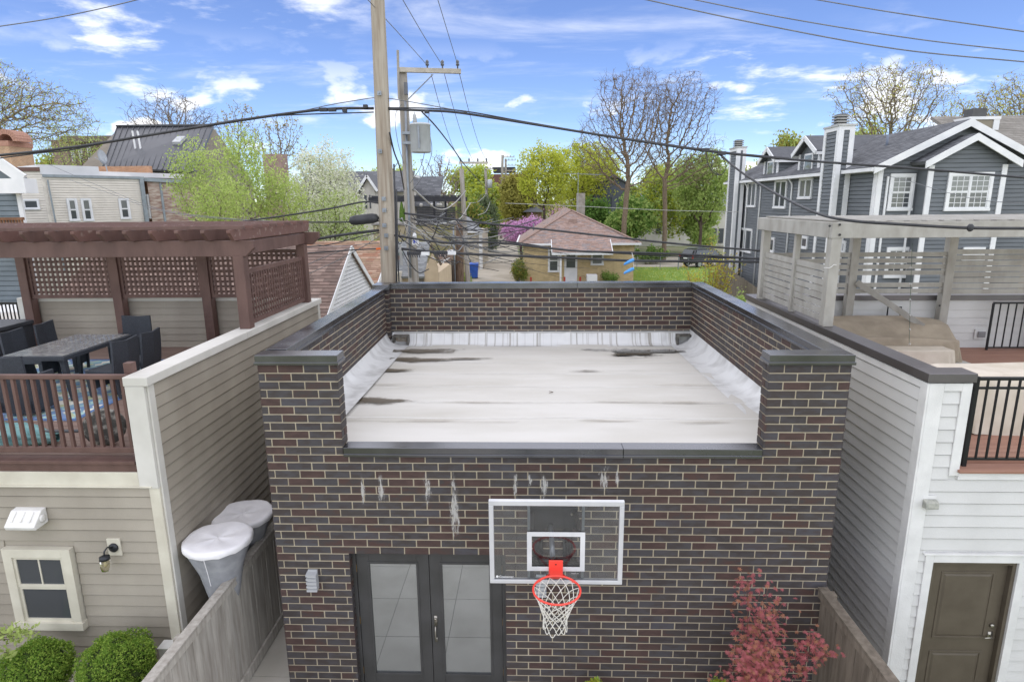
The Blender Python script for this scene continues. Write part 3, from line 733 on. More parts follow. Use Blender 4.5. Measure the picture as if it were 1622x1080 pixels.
# vent hood above the window
c = P(40, 823, Y=6.66); WP = mat('white_plastic', 'e4e3df', 'd8d7d3', rough=.45, scale=6)
h = thing('vent_hood', 'white plastic vent hood on taupe siding above the small window', 'vent', (c.x, LY, c.z))
b = MB(); b.prism([(c.x-.20, LY-.012, c.z+.11), (c.x-.20, LY-.10, c.z+.10), (c.x-.20, LY-.24, c.z-.05), (c.x-.20, LY-.22, c.z-.10), (c.x-.20, LY-.012, c.z-.09)], (.38, 0, 0)); b.obj('hood', WP, h, bev=.012)
for k in range(3):
    b = MB(); x = c.x-.12+k*.11; b.bar((x, LY-.115, c.z+.09), (x, LY-.205, c.z-.0), .018, .02); b.obj('rib', WP, h, bev=.004)
b = MB(); b.lathe([(.045, 0), (.05, .012), (.03, .02)], (c.x+.18, LY-.10, c.z-.0), 14, axis='x'); b.obj('end_cap', WP, h, smooth=True)
# jar lantern
c = P(181, 866, Y=LY-.03); h = thing('jar_lantern', 'glass jar lantern with dark lid on a cream block beside the window', 'lantern', (c.x, LY, c.z)); BLK = mat('black_metal', '2c2e31', '36383c', rough=.4, metal=.4)
b = MB(); b.box(c.x-.085, LY-.035, c.z-.115, c.x+.085, LY-.011, c.z+.115); b.obj('mounting_block', CREAM, h, bev=.004)
b = MB(); b.lathe([(.058, 0), (.058, -.02), (.03, -.03)], (c.x, LY-.036, c.z), 18, axis='y'); b.tube([(c.x, LY-.05, c.z), (c.x-.02, LY-.12, c.z+.05), (c.x-.03, LY-.17, c.z+.02), (c.x-.03, LY-.18, c.z-.03)], .010, 7); b.obj('arm', BLK, h, smooth=True)
jc = (c.x-.03, LY-.18, c.z-.06); b = MB(); b.lathe([(.02, .035), (.058, .02), (.06, -.02), (.052, -.022)], jc, 20); b.obj('lid', BLK, h, smooth=True)
b = MB(); b.lathe([(.046, -.02), (.062, -.05), (.066, -.09), (.064, -.15), (.045, -.172)], jc, 20); b.obj('jar', clear_glass('jar_glass', (.86, .84, .74), 1.35), h, smooth=True)
b = MB(); b.lathe([(.012, -.03), (.02, -.06), (.02, -.10), (.008, -.12)], jc, 12); b.obj('bulb', mat('bulb_glass', 'cfc6a6', rough=.2), h, smooth=True)
# deck railing
rl = thing('deck_railing', 'brown wooden railing with square balusters along the roof deck edge', 'railing', (-6.5, LY+.07, DZ_))
b = MB(); b.box(-9.2, LY+.045, 4.345, LX-.25, LY+.105, 4.405); b.obj('top_rail', BROWN, rl, bev=.012)
b = MB(); b.box(-9.2, LY+.05, 3.42, LX-.25, LY+.10, 3.49); b.obj('bottom_rail', BROWN, rl, bev=.006)
b = MB(); b.box(-.019, -.019, 0, .019, .019, .86); me = b.mesh('baluster', BROWN)
x = LX-.33
while x > -9.1: inst('baluster', me, rl, (x, LY+.075, 3.488)); x -= .1215
post_obj('post', BROWN, rl, LX-.30, LY+.20, DZ_, 4.52, .10)

# pergola
PY0, PY1 = 9.62, 12.42
pg = thing('brown_pergola', 'brown painted timber pergola with lattice screens over the roof deck', 'pergola', (-7.5, 11, DZ_))
for x, y, z0 in ((-10.66, 12.6, DZ_), (-8.70, 12.6, DZ_), (-6.80, 12.6, DZ_), (LX-.08, PY0+.02, 4.40), (LX-.08, 12.28, 4.40)): post_obj('post', BROWN, pg, x, y, z0, 5.56, .17 if y < 12.5 else .19)
def beam(y, x0, x1, z0, z1, t=.09):
    m = MB(); m.prism([(x0, y-t/2, z0), (x1-.14, y-t/2, z0), (x1, y-t/2, z0+.13), (x1, y-t/2, z1), (x0, y-t/2, z1)], (0, t, 0)); m.obj('beam', BROWN, pg, bev=.006)
beam(PY0, -11.6, -4.36, 5.555, 5.80); beam(12.45, -11.6, -4.30, 5.555, 5.80)
m = MB(); m.box(-4.66, PY0+.046, 5.57, -4.58, 12.404, 5.775); m.obj('side_beam', BROWN, pg, bev=.005)
x = -4.62; k = 0
while x > -11.6:
    m = MB(); y0 = PY0-.28; y1 = 12.72; m.prism([(x-.03, y0+.12, 5.805), (x-.03, y1-.1, 5.805), (x-.03, y1, 5.9), (x-.03, y1, 5.975), (x-.03, y0, 5.975), (x-.03, y0, 5.93)], (.06, 0, 0)); m.obj('rafter', BROWN_D if k % 3 == 0 else BROWN, pg, bev=.004)
    x -= .405; k += 1
for i in range(10):
    y = PY0-.1+i*.31; m = MB(); m.box(-11.7, y-.02, 5.978, -4.45, y+.02, 6.03); m.obj('purlin', BROWN_D if i % 2 else BROWN, pg, bev=.003)
def lattice(fr, x0, x1, z0, z1, pitch, wslat, fw_=.07, skew=0):
    """screen of crossed slats in a frame; each slat an object"""
    f = MB(); f.box(x0, -.03, z1-fw_, x1, .03, z1); f.box(x0, -.03, z0, x1, .03, z0+fw_); f.box(x0, -.0305, z0+fw_, x0+.05, .0305, z1-fw_); f.box(x1-.05, -.0305, z0+fw_, x1, .0305, z1-fw_)
    o = f.xf(fr).obj('lattice_frame', BROWN, pg)
    n = int((x1-x0-.1)/pitch); v = MB(); v.box(-wslat/2, -.014, 0, wslat/2, -.002, z1-z0-2*fw_); me = v.mesh('slat', BROWN)
    for i in range(n): inst('slat', me, o, (x0+.05+(i+.5)*(x1-x0-.1)/n, 0, z0+fw_), frame=fr)
    n = int((z1-z0-2*fw_)/pitch); v = MB(); v.box(0, .002, -wslat/2, x1-x0-.1, .014, wslat/2); me = v.mesh('slat', BROWN)
    for i in range(n): inst('slat', me, o, (x0+.05, 0, z0+fw_+(i+.5)*(z1-z0-2*fw_)/n), frame=fr)
FBk = frame_at(0, 12.58, 0, 0)
for a, b in ((-10.56, -8.80), (-8.60, -6.90), (-6.70, -4.75)): lattice(FBk, a, b, 4.46, 5.45, .098, .05)
lattice(frame_at(LX-.08, 0, 0, EAST), PY0+.11, 12.19, 4.44, 5.33, .098, .046)

# rug, table and chairs
def rug_mat():
    m = bpy.data.materials.new('rug_weave'); m.use_nodes = True; nt = m.node_tree; N = nt.nodes; L = nt.links; b = N['Principled BSDF']; b.inputs['Roughness'].default_value = .95
    g = N.new('ShaderNodeNewGeometry'); mp = N.new('ShaderNodeMapping'); mp.inputs['Rotation'].default_value = (0, 0, rad(45)); L.new(g.outputs['Position'], mp.inputs['Vector'])
    v = N.new('ShaderNodeTexVoronoi'); v.inputs['Scale'].default_value = 7.5; v.inputs['Randomness'].default_value = .35; L.new(mp.outputs[0], v.inputs['Vector'])
    v2 = N.new('ShaderNodeTexVoronoi'); v2.feature = 'DISTANCE_TO_EDGE'; v2.inputs['Scale'].default_value = 1.5; v2.inputs['Randomness'].default_value = .1; L.new(mp.outputs[0], v2.inputs['Vector'])
    r = N.new('ShaderNodeValToRGB'); r.color_ramp.interpolation = 'CONSTANT'; e = r.color_ramp.elements
    cols = [(0, '7f9fb0'), (.2, 'a3c2bd'), (.36, 'd5d6c9'), (.5, '8fb3b6'), (.62, 'b0b894'), (.72, 'dcd9cc'), (.86, '6f8fae')]
    e[0].color = (*hx(cols[0][1]), 1); e[1].position = cols[1][0]; e[1].color = (*hx(cols[1][1]), 1)
    for p_, c_ in cols[2:]: q = e.new(p_); q.color = (*hx(c_), 1)
    sp = N.new('ShaderNodeSeparateColor'); L.new(v.outputs['Color'], sp.inputs[0]); L.new(sp.outputs[0], r.inputs[0])
    mr = N.new('ShaderNodeMapRange'); mr.inputs['From Min'].default_value = .05; mr.inputs['From Max'].default_value = .09; L.new(v2.outputs['Distance'], mr.inputs['Value'])
    mx = N.new('ShaderNodeMix'); mx.data_type = 'RGBA'; mx.inputs['A'].default_value = (*hx('7088ad'), 1); L.new(mr.outputs[0], mx.inputs['Factor']); L.new(r.outputs[0], mx.inputs['B']); L.new(mx.outputs['Result'], b.inputs['Base Color'])
    return m
rg = thing('outdoor_rug', 'blue, teal and cream patterned rug under the dining table on the deck', 'rug', (-8, 9.9, DZ_))
b = MB(); b.box(-9.6, 8.12, DZ_+.001, -6.52, 11.62, DZ_+.008); b.obj('pile', rug_mat(), rg)
NAVY = mat('rug_border', '5f7ba6', '4f6b98', rough=.95, scale=20)
b = MB(); b.box(-6.60, 8.12, DZ_+.0085, -6.52, 11.62, DZ_+.012); b.box(-9.6, 8.12, DZ_+.0085, -6.60, 8.20, DZ_+.012); b.box(-9.6, 11.54, DZ_+.0085, -6.60, 11.62, DZ_+.012); b.obj('border', NAVY, rg)
WICK = mat('charcoal_wicker', '41454c', '34383e', rough=.65, scale=60, bump=.8, bscale=120, stretch=(1, 1, 1))
tb_ = thing('dining_table', 'long charcoal outdoor dining table with reflections painted on its grey glass top', 'table', (-7.7, 9.75, DZ_))
b = MB(); b.box(-8.22, 8.93, 4.03, -7.19, 10.60, 4.095); b.obj('apron', WICK, tb_, bev=.006)
b = MB(); b.box(-8.18, 8.97, 4.097, -7.23, 10.56, 4.108); b.obj('glass_top', mat('glass_painted_reflections', '7b7d7d', 'a5a6a0', rough=.12, scale=9, lo=.5, hi=.72, spec=.7), tb_, bev=.003)  # paler mottles are reflections painted into the glass colour
for x in (-8.14, -7.27):
    for y in (9.01, 10.52):
        s_ = .04; b = MB(); dx = .06*(1 if x > -7.7 else -1); b.hexa([(x+dx-s_*.6, y-s_*.6, DZ_+.012), (x+dx+s_*.6, y-s_*.6, DZ_+.012), (x+dx+s_*.6, y+s_*.6, DZ_+.012), (x+dx-s_*.6, y+s_*.6, DZ_+.012), (x-s_, y-s_, 4.03), (x+s_, y-s_, 4.03), (x+s_, y+s_, 4.03), (x-s_, y+s_, 4.03)]); b.obj('leg', WICK, tb_)
def wicker_chair(arms):
    """faces +Y; back panel behind at -Y"""
    c = thing('wicker_chair', 'x', 'chair', (0, 0, 0), group='charcoal wicker chairs round the deck table')
    b = MB(); b.box(-.24, -.24, .37, .24, .26, .44); b.obj('seat', WICK, c, bev=.015)
    b = MB(); n = 9; W = .275
    for i in range(n+1):
        t = i/n; z = .05+.85*t; y = -.22-.05*math.sin(t*3.0)-.10*t*t; hw = W*(1+.02*math.sin(3*t)); cz = .022*(1 if i == n else 0)
        for sx in (-1, 0, 1):
            b.v.append((sx*hw, y-(.0 if sx else .035), z+(cz if sx else 0)))
        for sx in (-1, 0, 1):
            b.v.append((sx*hw, y+.035-(.0 if sx else .035), z+(cz if sx else 0)))
    for i in range(n):
        o = i*6; q = o+6
        b.f += [(o, o+1, q+1, q), (o+1, o+2, q+2, q+1), (o+4, o+3, q+3, q+4), (o+5, o+4, q+4, q+5), (o+3, o, q, q+3), (o+2, o+5, q+5, q+2)]; b.mi += [0]*6
    o = n*6; b.f += [(o, o+1, o+4, o+3), (o+1, o+2, o+5, o+4), (3, 4, 1, 0), (4, 5, 2, 1)]; b.mi += [0]*4
    b.obj('backrest', WICK, c)
    for sx in (-1, 1):
        b = MB(); b.hexa([(sx*.21-.018, .20, 0), (sx*.21+.018, .20, 0), (sx*.21+.018, .24, 0), (sx*.21-.018, .24, 0), (sx*.22-.022, .21, .37), (sx*.22+.022, .21, .37), (sx*.22+.022, .26, .37), (sx*.22-.022, .26, .37)]); b.obj('leg', WICK, c)
        b = MB(); b.bar((sx*.22, -.22, .37), (sx*.23, -.30, 0), .035, .035); b.obj('leg', WICK, c)
        if arms:
            b = MB(); b.box(sx*.25-.025, -.24, .06, sx*.25+.025, .22, .60); b.obj('arm', WICK, c, bev=.012)
    if not arms:
        b = MB(); b.box(-.23, .19, .12, .23, .215, .37); b.obj('skirt', WICK, c)
    return c
proto = {True: wicker_chair(True), False: wicker_chair(False)}; used = set()
for x, y, a, arms, lab in [(-7.48, 8.5, 0, True, 'charcoal wicker armchair at the table end nearest the railing'), (-6.80, 9.38, 84, False, 'charcoal wicker chair with its back to the taupe wall, nearer the railing of the two'),
        (-6.78, 9.98, 92, False, 'charcoal wicker chair with its back to the taupe wall, nearer the lattice of the two'), (-7.62, 11.1, 180, True, 'charcoal wicker chair at the table end below the lattice screen'),
        (-8.60, 10.78, -80, False, 'charcoal wicker chair in front of the black deck box, nearer the lattice of the two'), (-8.60, 10.05, -84, False, 'charcoal wicker chair in front of the black deck box, nearer the railing of the two')]:
    c = proto[arms] if arms not in used else copy_tree(proto[arms]); used.add(arms)
    c.location = (x, y, DZ_+.012); c.rotation_euler = (0, 0, rad(a)); c['label'] = lab
bx_ = thing('deck_box', 'black storage box against the pergola post behind the chairs', 'deck box', (-11.2, 11.8, DZ_))
b = MB(); b.box(-11.9, 10.9, DZ_+.002, -10.62, 12.56, 3.93); b.obj('body', WICK, bx_, bev=.01)
b = MB(); b.box(-11.93, 10.86, 3.935, -10.58, 12.59, 4.01); b.obj('lid', mat('box_lid', '3e4248', '4a4e55', rough=.4), bx_, bev=.012)
b = MB(); b.box(-10.60, 11.55, 3.90, -10.565, 11.75, 3.945); b.obj('latch', BLK, bx_)
# toppled parasol with its round base tipped on edge
um = thing('patio_umbrella', 'toppled teal patio umbrella with its round base tipped on edge behind the railing', 'umbrella', (-5.8, 7.25, DZ_))
bc_ = P(160, 668, Y=7.2); bc_ = Vector((bc_.x, 7.25, DZ_+.245)); STONE = mat('base_resin', '53524f', 'a5a39c', rough=.8, scale=14, lo=.5, hi=.66, bump=.6, bscale=30)
b = MB(); b.lathe([(.06, -.10), (.09, -.06), (.18, -.05), (.238, -.02), (.242, .02), (.22, .035)], (0, 0, 0), 28, axis='x'); b.xf(Matrix.Translation(bc_) @ rotz(rad(-62))); b.obj('base', STONE, um, smooth=True)
b = MB(); pe = Vector((-7.6, 7.32, DZ_+.12)); ps = bc_+Vector((-.08, 0, -.05)); b.tube([ps, ps.lerp(pe, .5), pe], .022, 8); b.obj('pole', mat('pole_grey', '5d6064', rough=.4, metal=.4), um, smooth=True)
b = MB(); b.tube([ps, ps.lerp(pe, .12)], .035, 8); b.obj('collar', BLK, um, smooth=True)
TEAL = mat('teal_cloth', '86aeac', '6c989a', rough=.85, scale=6, bump=.4, bscale=12); b = MB(); rnd_ = random.Random(3)
for i in range(25):
    t = i/24; c = ps.lerp(pe, .28+.72*t); rr = .06+.14*math.sin(min(1, t*1.3)*math.pi*.62)
    for j in range(22):
        a = 2*math.pi*j/22; k = rr*(1+.30*math.sin(j*2.1+t*5)+.18*rnd_.uniform(-1, 1)); b.v.append((c.x+.02*rnd_.uniform(-1, 1), c.y+k*math.cos(a)*1.1, max(DZ_+.006, DZ_+.09+k*math.sin(a)*.75)))
for i in range(24):
    for j in range(22): a = i*22+j; q = i*22+(j+1) % 22; b.f.append((a, q, q+22, a+22)); b.mi.append(0)
b.obj('canopy', TEAL, um, smooth=True)

# ---- narrow side yard on that side: board fence, covered planters, meter box
WEATH = mat('weathered_wood', 'bab6ad', '969087', rough=.9, scale=3, stretch=(5, 5, .6), bump=.4, bscale=25, rnd=.10, lo=.3, hi=.7)
def board_fence(label, X, y0, y1, ztop, face, m, bw=.14, zb=.02):
    f = thing('board_fence', label, 'fence', (X, (y0+y1)/2, 0)); n = int((y1-y0)/bw)
    for i in range(n):
        b = MB(); y = y0+i*bw; j = random.uniform(-.004, .004); b.box(X+face*.0+j, y, zb+.10, X+face*.02+j, y+bw-random.uniform(.003, .008), ztop-.04); b.obj('fence_board', m, f)
    for z in (.35, ztop*.62, ztop-.16): b = MB(); b.box(X-face*.045, y0, z-.045, X-face*.007, y1, z+.045); b.obj('fence_rail', m, f)
    b = MB(); b.box(X-.06, y0, ztop-.04, X+.06, y1, ztop); b.obj('fence_cap', m, f, bev=.006)
    b = MB(); b.box(X+face*.027, y0, ztop-.13, X+face*.05, y1, ztop-.041); b.obj('fence_trim', m, f, bev=.004)
    b = MB(); b.box(X+face*.022, y0, zb, X+face*.055, y1, zb+.16); b.obj('kick_board', m, f, bev=.004)
    k = y1-.06
    while k > y0: post_obj('fence_post', m, f, X-face*.09, k, 0, ztop-.045, .09); k -= 2.1
    return f
board_fence('tall weathered grey board fence between the taupe building and the brick garage', -3.92, 3.2, 10.2, 1.64, 1, WEATH)
GREYC = mat('grey_mesh_cloth', '9a9ca0', '8a8c91', rough=.9, scale=8, bump=.4, bscale=16); WHT = mat('white_tarp', 'e8e7e8', 'dcdbdd', rough=.6, scale=5, bump=.5, bscale=9)
def cone_cover(px, py, Y, r0, label, seed):
    c = P(px, py, Y=Y); o = thing('covered_planter', label, 'planter', (c.x, c.y, 0), group='two covered cones in the side yard'); q = random.Random(seed)
    b = MB(); n = 40; prof = [(.10, .0), (.16, .6), (r0*.45, c.z*.60), (r0*.66, c.z*.80), (r0*.98, c.z-.06), (r0*1.0, c.z-.035)]
    for i, (r, z) in enumerate(prof):
        for j in range(n): a = 2*math.pi*j/n; k = r*(1+.02*math.sin(7*a+i)+.012*q.uniform(-1, 1)); b.v.append((c.x+k*math.cos(a), c.y+k*math.sin(a), z))
    for i in range(len(prof)-1):
        for j in range(n): b.f.append((i*n+j, i*n+(j+1) % n, (i+1)*n+(j+1) % n, (i+1)*n+j)); b.mi.append(0)
    b.obj('side_cloth', GREYC, o, smooth=True)
    b = MB(); rings = [(1.02, -.075), (1.035, -.05), (1.03, -.02), (1.0, .0), (.9, .006), (.6, -.006), (.3, -.012), (.01, -.01)]
    for i, (k, dz) in enumerate(rings):
        for j in range(n): a = 2*math.pi*j/n; w = 1+.012*math.sin(13*a+i*.3)*(k > .95)+.006*q.uniform(-1, 1); b.v.append((c.x+r0*k*w*math.cos(a), c.y+r0*k*w*math.sin(a), c.z+dz+.006*math.sin(5*a+seed)*(i > 2)+.010*math.sin(13*a)*(i == 0)))
    for i in range(len(rings)-1):
        for j in range(n): b.f.append((i*n+j, i*n+(j+1) % n, (i+1)*n+(j+1) % n, (i+1)*n+j)); b.mi.append(0)
    b.obj('top_cloth', WHT, o, smooth=True)
    b = MB(); b.tube([(c.x+.03, c.y-r0*1.03, c.z-.06), (c.x+.05, c.y-r0*1.0, c.z-.25), (c.x+.06, c.y-r0*.95, c.z-.45)], .004, 4); b.obj('draw_cord', WHT, o)
cone_cover(345, 850, 7.12, .415, 'white topped grey cloth cone by the board fence, nearer of the two', 1)
cone_cover(384, 812, 8.02, .41, 'white topped grey cloth cone against the brick garage corner, farther of the two', 2)
c = P(258, 1030, Y=6.62); b = thing('meter_box', 'small white utility box at the foot of the cream corner board', 'box', (c.x, 6.7, c.z-.1))
m = MB(); m.box(c.x-.06, 6.62, c.z-.25, c.x+.10, 6.765, c.z+.03); m.obj('case', WP, b, bev=.006); m = MB(); m.box(c.x-.065, 6.6, c.z+.03, c.x+.105, 6.768, c.z+.045); m.obj('lid', WP, b, bev=.004)

# ================================================================== the white house with the roof deck
WSID = mat('white_siding', 'd0d0ce', 'c0c0bd', rough=.6, scale=1.6, lo=.35, hi=.85, stretch=(1, 1, 1), detail=9, bump=.2, bscale=45, rnd=.025)
WTRIM = mat('white_trim', 'dcdcda', 'd0d0ce', rough=.6, scale=4, bump=.25, bscale=60)
DCOP = mat('dark_coping', '666365', '706d6f', rough=.38, scale=2, metal=.7)
REDDK = mat('redwood_decking', 'a07a68', '8d6858', rough=.6, scale=3, stretch=(.4, 4, 1), bump=.12, bscale=50, rnd=.06)
RX, RY = 4.445, 6.8
hr = thing('white_house', 'white clapboard building with brown panel door and roof deck beside the garage', 'building', (7.5, 9, 0))
dx0, dx1, dzt = 4.79, 5.79, 2.10
w = MB(); w.box(RX+.006, RY+.006, 0, dx0, RY+.16, 3.2); w.box(dx1, RY+.006, 0, 11, RY+.16, 3.2); w.box(dx0, RY+.006, dzt, dx1, RY+.16, 3.2); w.box(RX+.15, RY+.006, 3.2, RX+.46, RY+.2, 4.33); fw_r = w.obj('front_wall', WSID, hr)
FRt = frame_at(0, RY, 0, 0)
clapboards(fw_r, FRt, RX+.17, 9.0, 0, 3.17, .152, WSID, holes=[(dx0-.10, dx1+.10, -1, dzt+.13), (RX+.34, 9.1, 3.1, 9)], seed=8)
clapboards(fw_r, FRt, RX+.17, RX+.36, 3.17, 4.24, .152, WSID, seed=9)
w = MB(); w.box(RX+.006, RY+.16, 0, RX+.2, 12.78, 4.33); sw_r = w.obj('side_wall', WSID, hr)
clapboards(sw_r, frame_at(RX, 0, 0, WEST), -12.68, -RY-.11, 0, 4.24, .152, WSID, seed=10, joints=.7)
w = MB(); w.box(RX+.001, RY-.028, 0, RX+.165, RY+.003, 4.33); w.box(RX-.024, RY-.027, 0, RX, RY+.105, 4.33); w.box(RX-.024, 12.68, 2.0, RX+.0, 12.8, 4.33); w.box(RX-.0235, RY+.106, 4.245, RX, 12.679, 4.33); w.obj('corner_board', WTRIM, hr, bev=.004)
w = MB(); w.box(RX+.362, RY-.028, 3.22, RX+.47, RY+.003, 4.33); w.box(RX+.166, RY-.0275, 4.24, RX+.361, RY+.003, 4.33); w.box(RX+.471, RY+.0, 3.2, RX+.474, RY+.2, 4.33); w.obj('pier_trim', WTRIM, hr, bev=.004)
for a, b in ((7.02, 9.6), (9.603, 12.83)):
    w = MB(); w.box(RX-.045, a, 4.345, RX+.215, b, 4.45); w.obj('coping', DCOP, hr, bev=.006)
w = MB(); w.box(RX-.045, RY-.055, 4.345, RX+.49, 7.018, 4.45); w.obj('coping', DCOP, hr, bev=.006)
w = MB(); w.box(RX+.47, RY-.03, 3.17, 11, RY+.15, 3.262); w.obj('belt_trim', WTRIM, hr, bev=.004)
w = MB(); w.box(RX+.45, RY-.07, 3.265, 11, RY+.2, 3.30); w.obj('deck_nosing', REDDK, hr, bev=.006)
w = MB(); w.box(RX+.475, RY+.16, 3.05, 11, 12.6, 3.33); dk = w.obj('deck_floor', REDDK, hr)
boards(dk, 'deck_board', RX+.48, 11.0, RY+.205, 12.60, DZ_, .14, REDDK)
w = MB(); w.box(RX+.2, 12.62, 3.0, 12, 12.78, 4.36); bw_r = w.obj('back_wall', WSID, hr)
clapboards(bw_r, frame_at(0, 12.62, 0, 0), RX+.22, 11.0, DZ_, 4.30, .152, WSID, seed=11, joints=.2)
w = MB(); w.box(RX+.216, 12.56, 4.345, 12, 12.83, 4.45); w.obj('coping', DCOP, hr, bev=.006)
# door
DBR = mat('olive_brown_door', '5d5549', '544c41', rough=.5, scale=4, bump=.1, bscale=50)
w = MB(); w.box(dx0-.10, RY-.03, 0, dx0-.002, RY+.02, dzt+.10); w.box(dx1+.002, RY-.03, 0, dx1+.10, RY+.02, dzt+.10); w.box(dx0-.002, RY-.0305, dzt+.002, dx1+.002, RY+.02, dzt+.10); w.box(dx0-.13, RY-.045, dzt+.101, dx1+.13, RY+.02, dzt+.125); w.obj('door_casing', WTRIM, hr, bev=.004)
w = MB(); w.box(dx0, RY+.0, 0, dx0+.045, RY+.12, dzt); w.box(dx1-.045, RY+.0, 0, dx1, RY+.12, dzt); w.box(dx0+.045, RY+.0, dzt-.045, dx1-.045, RY+.12, dzt); w.obj('door_jamb', DBR, hr, bev=.004)
dl = MB(); a, b = dx0+.047, dx1-.047; dl.box(a, RY+.065, .01, b, RY+.11, dzt-.047); door_r = dl.obj('door', DBR, hr)
for z0, z1 in ((1.0, 1.93), (.2, .82)):
    p = MB(); e = .03; x0, x1 = a+.13, b-.13; yo = RY+.065
    p.box(x0, yo-.008, z0, x1, yo, z0+e); p.box(x0, yo-.008, z1-e, x1, yo, z1); p.box(x0, yo-.0082, z0+e, x0+e, yo, z1-e); p.box(x1-e, yo-.0082, z0+e, x1, yo, z1-e)
    p.hexa([(x0+.06, yo-.009, z0+.06), (x1-.06, yo-.009, z0+.06), (x1-.035, yo, z0+.035), (x0+.035, yo, z0+.035), (x0+.06, yo-.009, z1-.06), (x1-.06, yo-.009, z1-.06), (x1-.035, yo, z1-.035), (x0+.035, yo, z1-.035)]); p.obj('panel', DBR, door_r, bev=.004)
NK = mat('nickel', 'a8a49a'); yo = RY+.065
p = MB(); p.lathe([(.028, 0), (.028, -.018), (.018, -.03)], (b-.07, yo, 1.19), 16, axis='y'); p.obj('deadbolt', NK, door_r, smooth=True)
p = MB(); p.box(b-.10, yo-.008, 1.0, b-.04, yo, 1.10); p.tube([(b-.07, yo-.005, 1.05), (b-.07, yo-.05, 1.05), (b-.17, yo-.055, 1.045)], .010, 8); p.obj('lever', NK, door_r, smooth=True)
# small wall light
c = P(1473, 797, Y=RY-.05); o = thing('box_light', 'small grey box light on the white siding above the brown door', 'lamp', (c.x, RY, c.z)); g = mat('aged_grey', '8f9189', 'a9a99f', rough=.6, scale=20)
m = MB(); m.box(c.x-.08, RY-.03, c.z-.07, c.x+.08, RY-.012, c.z+.085); m.obj('plate', WTRIM, o, bev=.003); m = MB(); m.prism([(c.x-.075, RY-.03, c.z+.05), (c.x-.075, RY-.10, c.z+.03), (c.x-.075, RY-.11, c.z-.05), (c.x-.075, RY-.03, c.z-.06)], (.15, 0, 0)); m.obj('body', g, o, bev=.01)
# black metal railing
BK = mat('black_rail', '1f2023', '26272b', rough=.35, metal=.3)
rr = thing('metal_railing', 'black metal railing with thin bars along the white building deck edge', 'railing', (6, RY+.05, DZ_))
def rail_panel(root, x0, x1, y, z0, zt, sp=.118, rail2=True):
    m = MB(); m.box(x0, y-.025, zt-.03, x1, y+.025, zt+.005); m.obj('top_rail', BK, root, bev=.004)
    if rail2: m = MB(); m.box(x0, y-.015, zt-.135, x1, y+.015, zt-.11); m.obj('upper_rail', BK, root)
    m = MB(); m.box(x0, y-.015, z0+.06, x1, y+.015, z0+.085); m.obj('bottom_rail', BK, root)
    m = MB(); m.box(-.0095, -.0095, 0, .0095, .0095, zt-.031-z0-.086); me = m.mesh('bar', BK); x = x0+sp*.9
    while x < x1-.02: inst('bar', me, root, (x, y, z0+.086)); x += sp
rail_panel(rr, RX+.60, 9.2, RY+.075, 3.315, 4.37)
post_obj('post', BK, rr, RX+.575, RY+.075, 3.301, 4.385, .05, .003); m = MB(); m.box(RX+.475, RY+.055, 4.20, RX+.55, RY+.095, 4.235); m.obj('bracket', BK, rr)
gt = thing('loose_railing_panel', 'short black metal railing panel standing in front of the white back wall', 'railing', (9.6, 12.3, DZ_)); rail_panel(gt, 9.13, 10.4, 12.38, DZ_-.02, 4.33, .155, False); post_obj('post', BK, gt, 9.13, 12.38, DZ_, 4.31, .035, .003)
# grey pergola
GREYW = mat('grey_stained_timber', 'a8a69f', '96938b', rough=.75, scale=4, stretch=(1.2, 1.2, .6), bump=.25, bscale=30, rnd=.06)
gp = thing('grey_pergola', 'grey stained timber pergola with horizontal slat screens on the white building deck', 'pergola', (7, 11, DZ_))
for x, y, z0, wd in ((RX+.06, 9.46, 4.45, .15), (RX+.06, 10.75, 4.45, .09), (RX+.06, 12.2, 4.45, .14), (6.32, 12.42, DZ_, .15), (8.17, 12.42, DZ_, .16), (10.1, 12.42, DZ_, .15)): post_obj('post', GREYW, gp, x, y, z0, 5.785, wd)
for (x0, x1, y) in ((RX-.03, 11.5, 9.42), (RX-.03, 11.5, 12.42)): m = MB(); m.box(x0, y-.045, 5.785, x1, y+.045, 6.015); m.obj('beam', GREYW, gp, bev=.006)
m = MB(); m.box(RX-.035, 9.47, 5.785, RX+.055, 12.37, 6.012); m.obj('beam', GREYW, gp, bev=.006)
for i in range(28):
    x = RX+.12+i*.25; m = MB(); m.box(x, 9.44, 6.018, x+.16, 12.45, 6.04); m.obj('roof_slat', GREYW, gp)
def slats(fr, x0, x1, z0, n, h, gap, skip=()):
    m = MB(); m.box(0, -.012, 0, x1-x0, .012, h); me = m.mesh('slat', GREYW)
    for i in range(n):
        if i not in skip: inst('slat', me, gp, (x0, 0, z0+i*(h+gap)), frame=fr)
FW_ = frame_at(RX+.06, 0, 0, WEST)
slats(FW_, -12.13, -10.80, 4.50, 8, .088, .022); slats(FW_, -10.70, -9.54, 4.50, 8, .088, .022)
FBs = frame_at(0, 12.40, 0, 0)
slats(FBs, RX+.15, 6.24, 4.52, 7, .085, .035, (2,)); slats(FBs, 6.40, 8.09, 4.52, 7, .085, .035, (2,)); slats(FBs, 8.26, 10.02, 4.50, 8, .095, .016); slats(FBs, 10.18, 11.6, 4.50, 8, .095, .016)
m = MB(); m.bar(P(1357, 447, Y=12.30), P(1462, 517, Y=11.8), .04, .11); m.obj('brace', GREYW, gp, bev=.004)
m = MB(); q = [P(1305+i*4, 421+4*math.sin(i*.9)+(3 if i in (0, 5) else 0), Y=9.36) for i in range(6)]; m.tube(q, .006, 5); m.obj('tie_cord', WTRIM, gp, smooth=True)
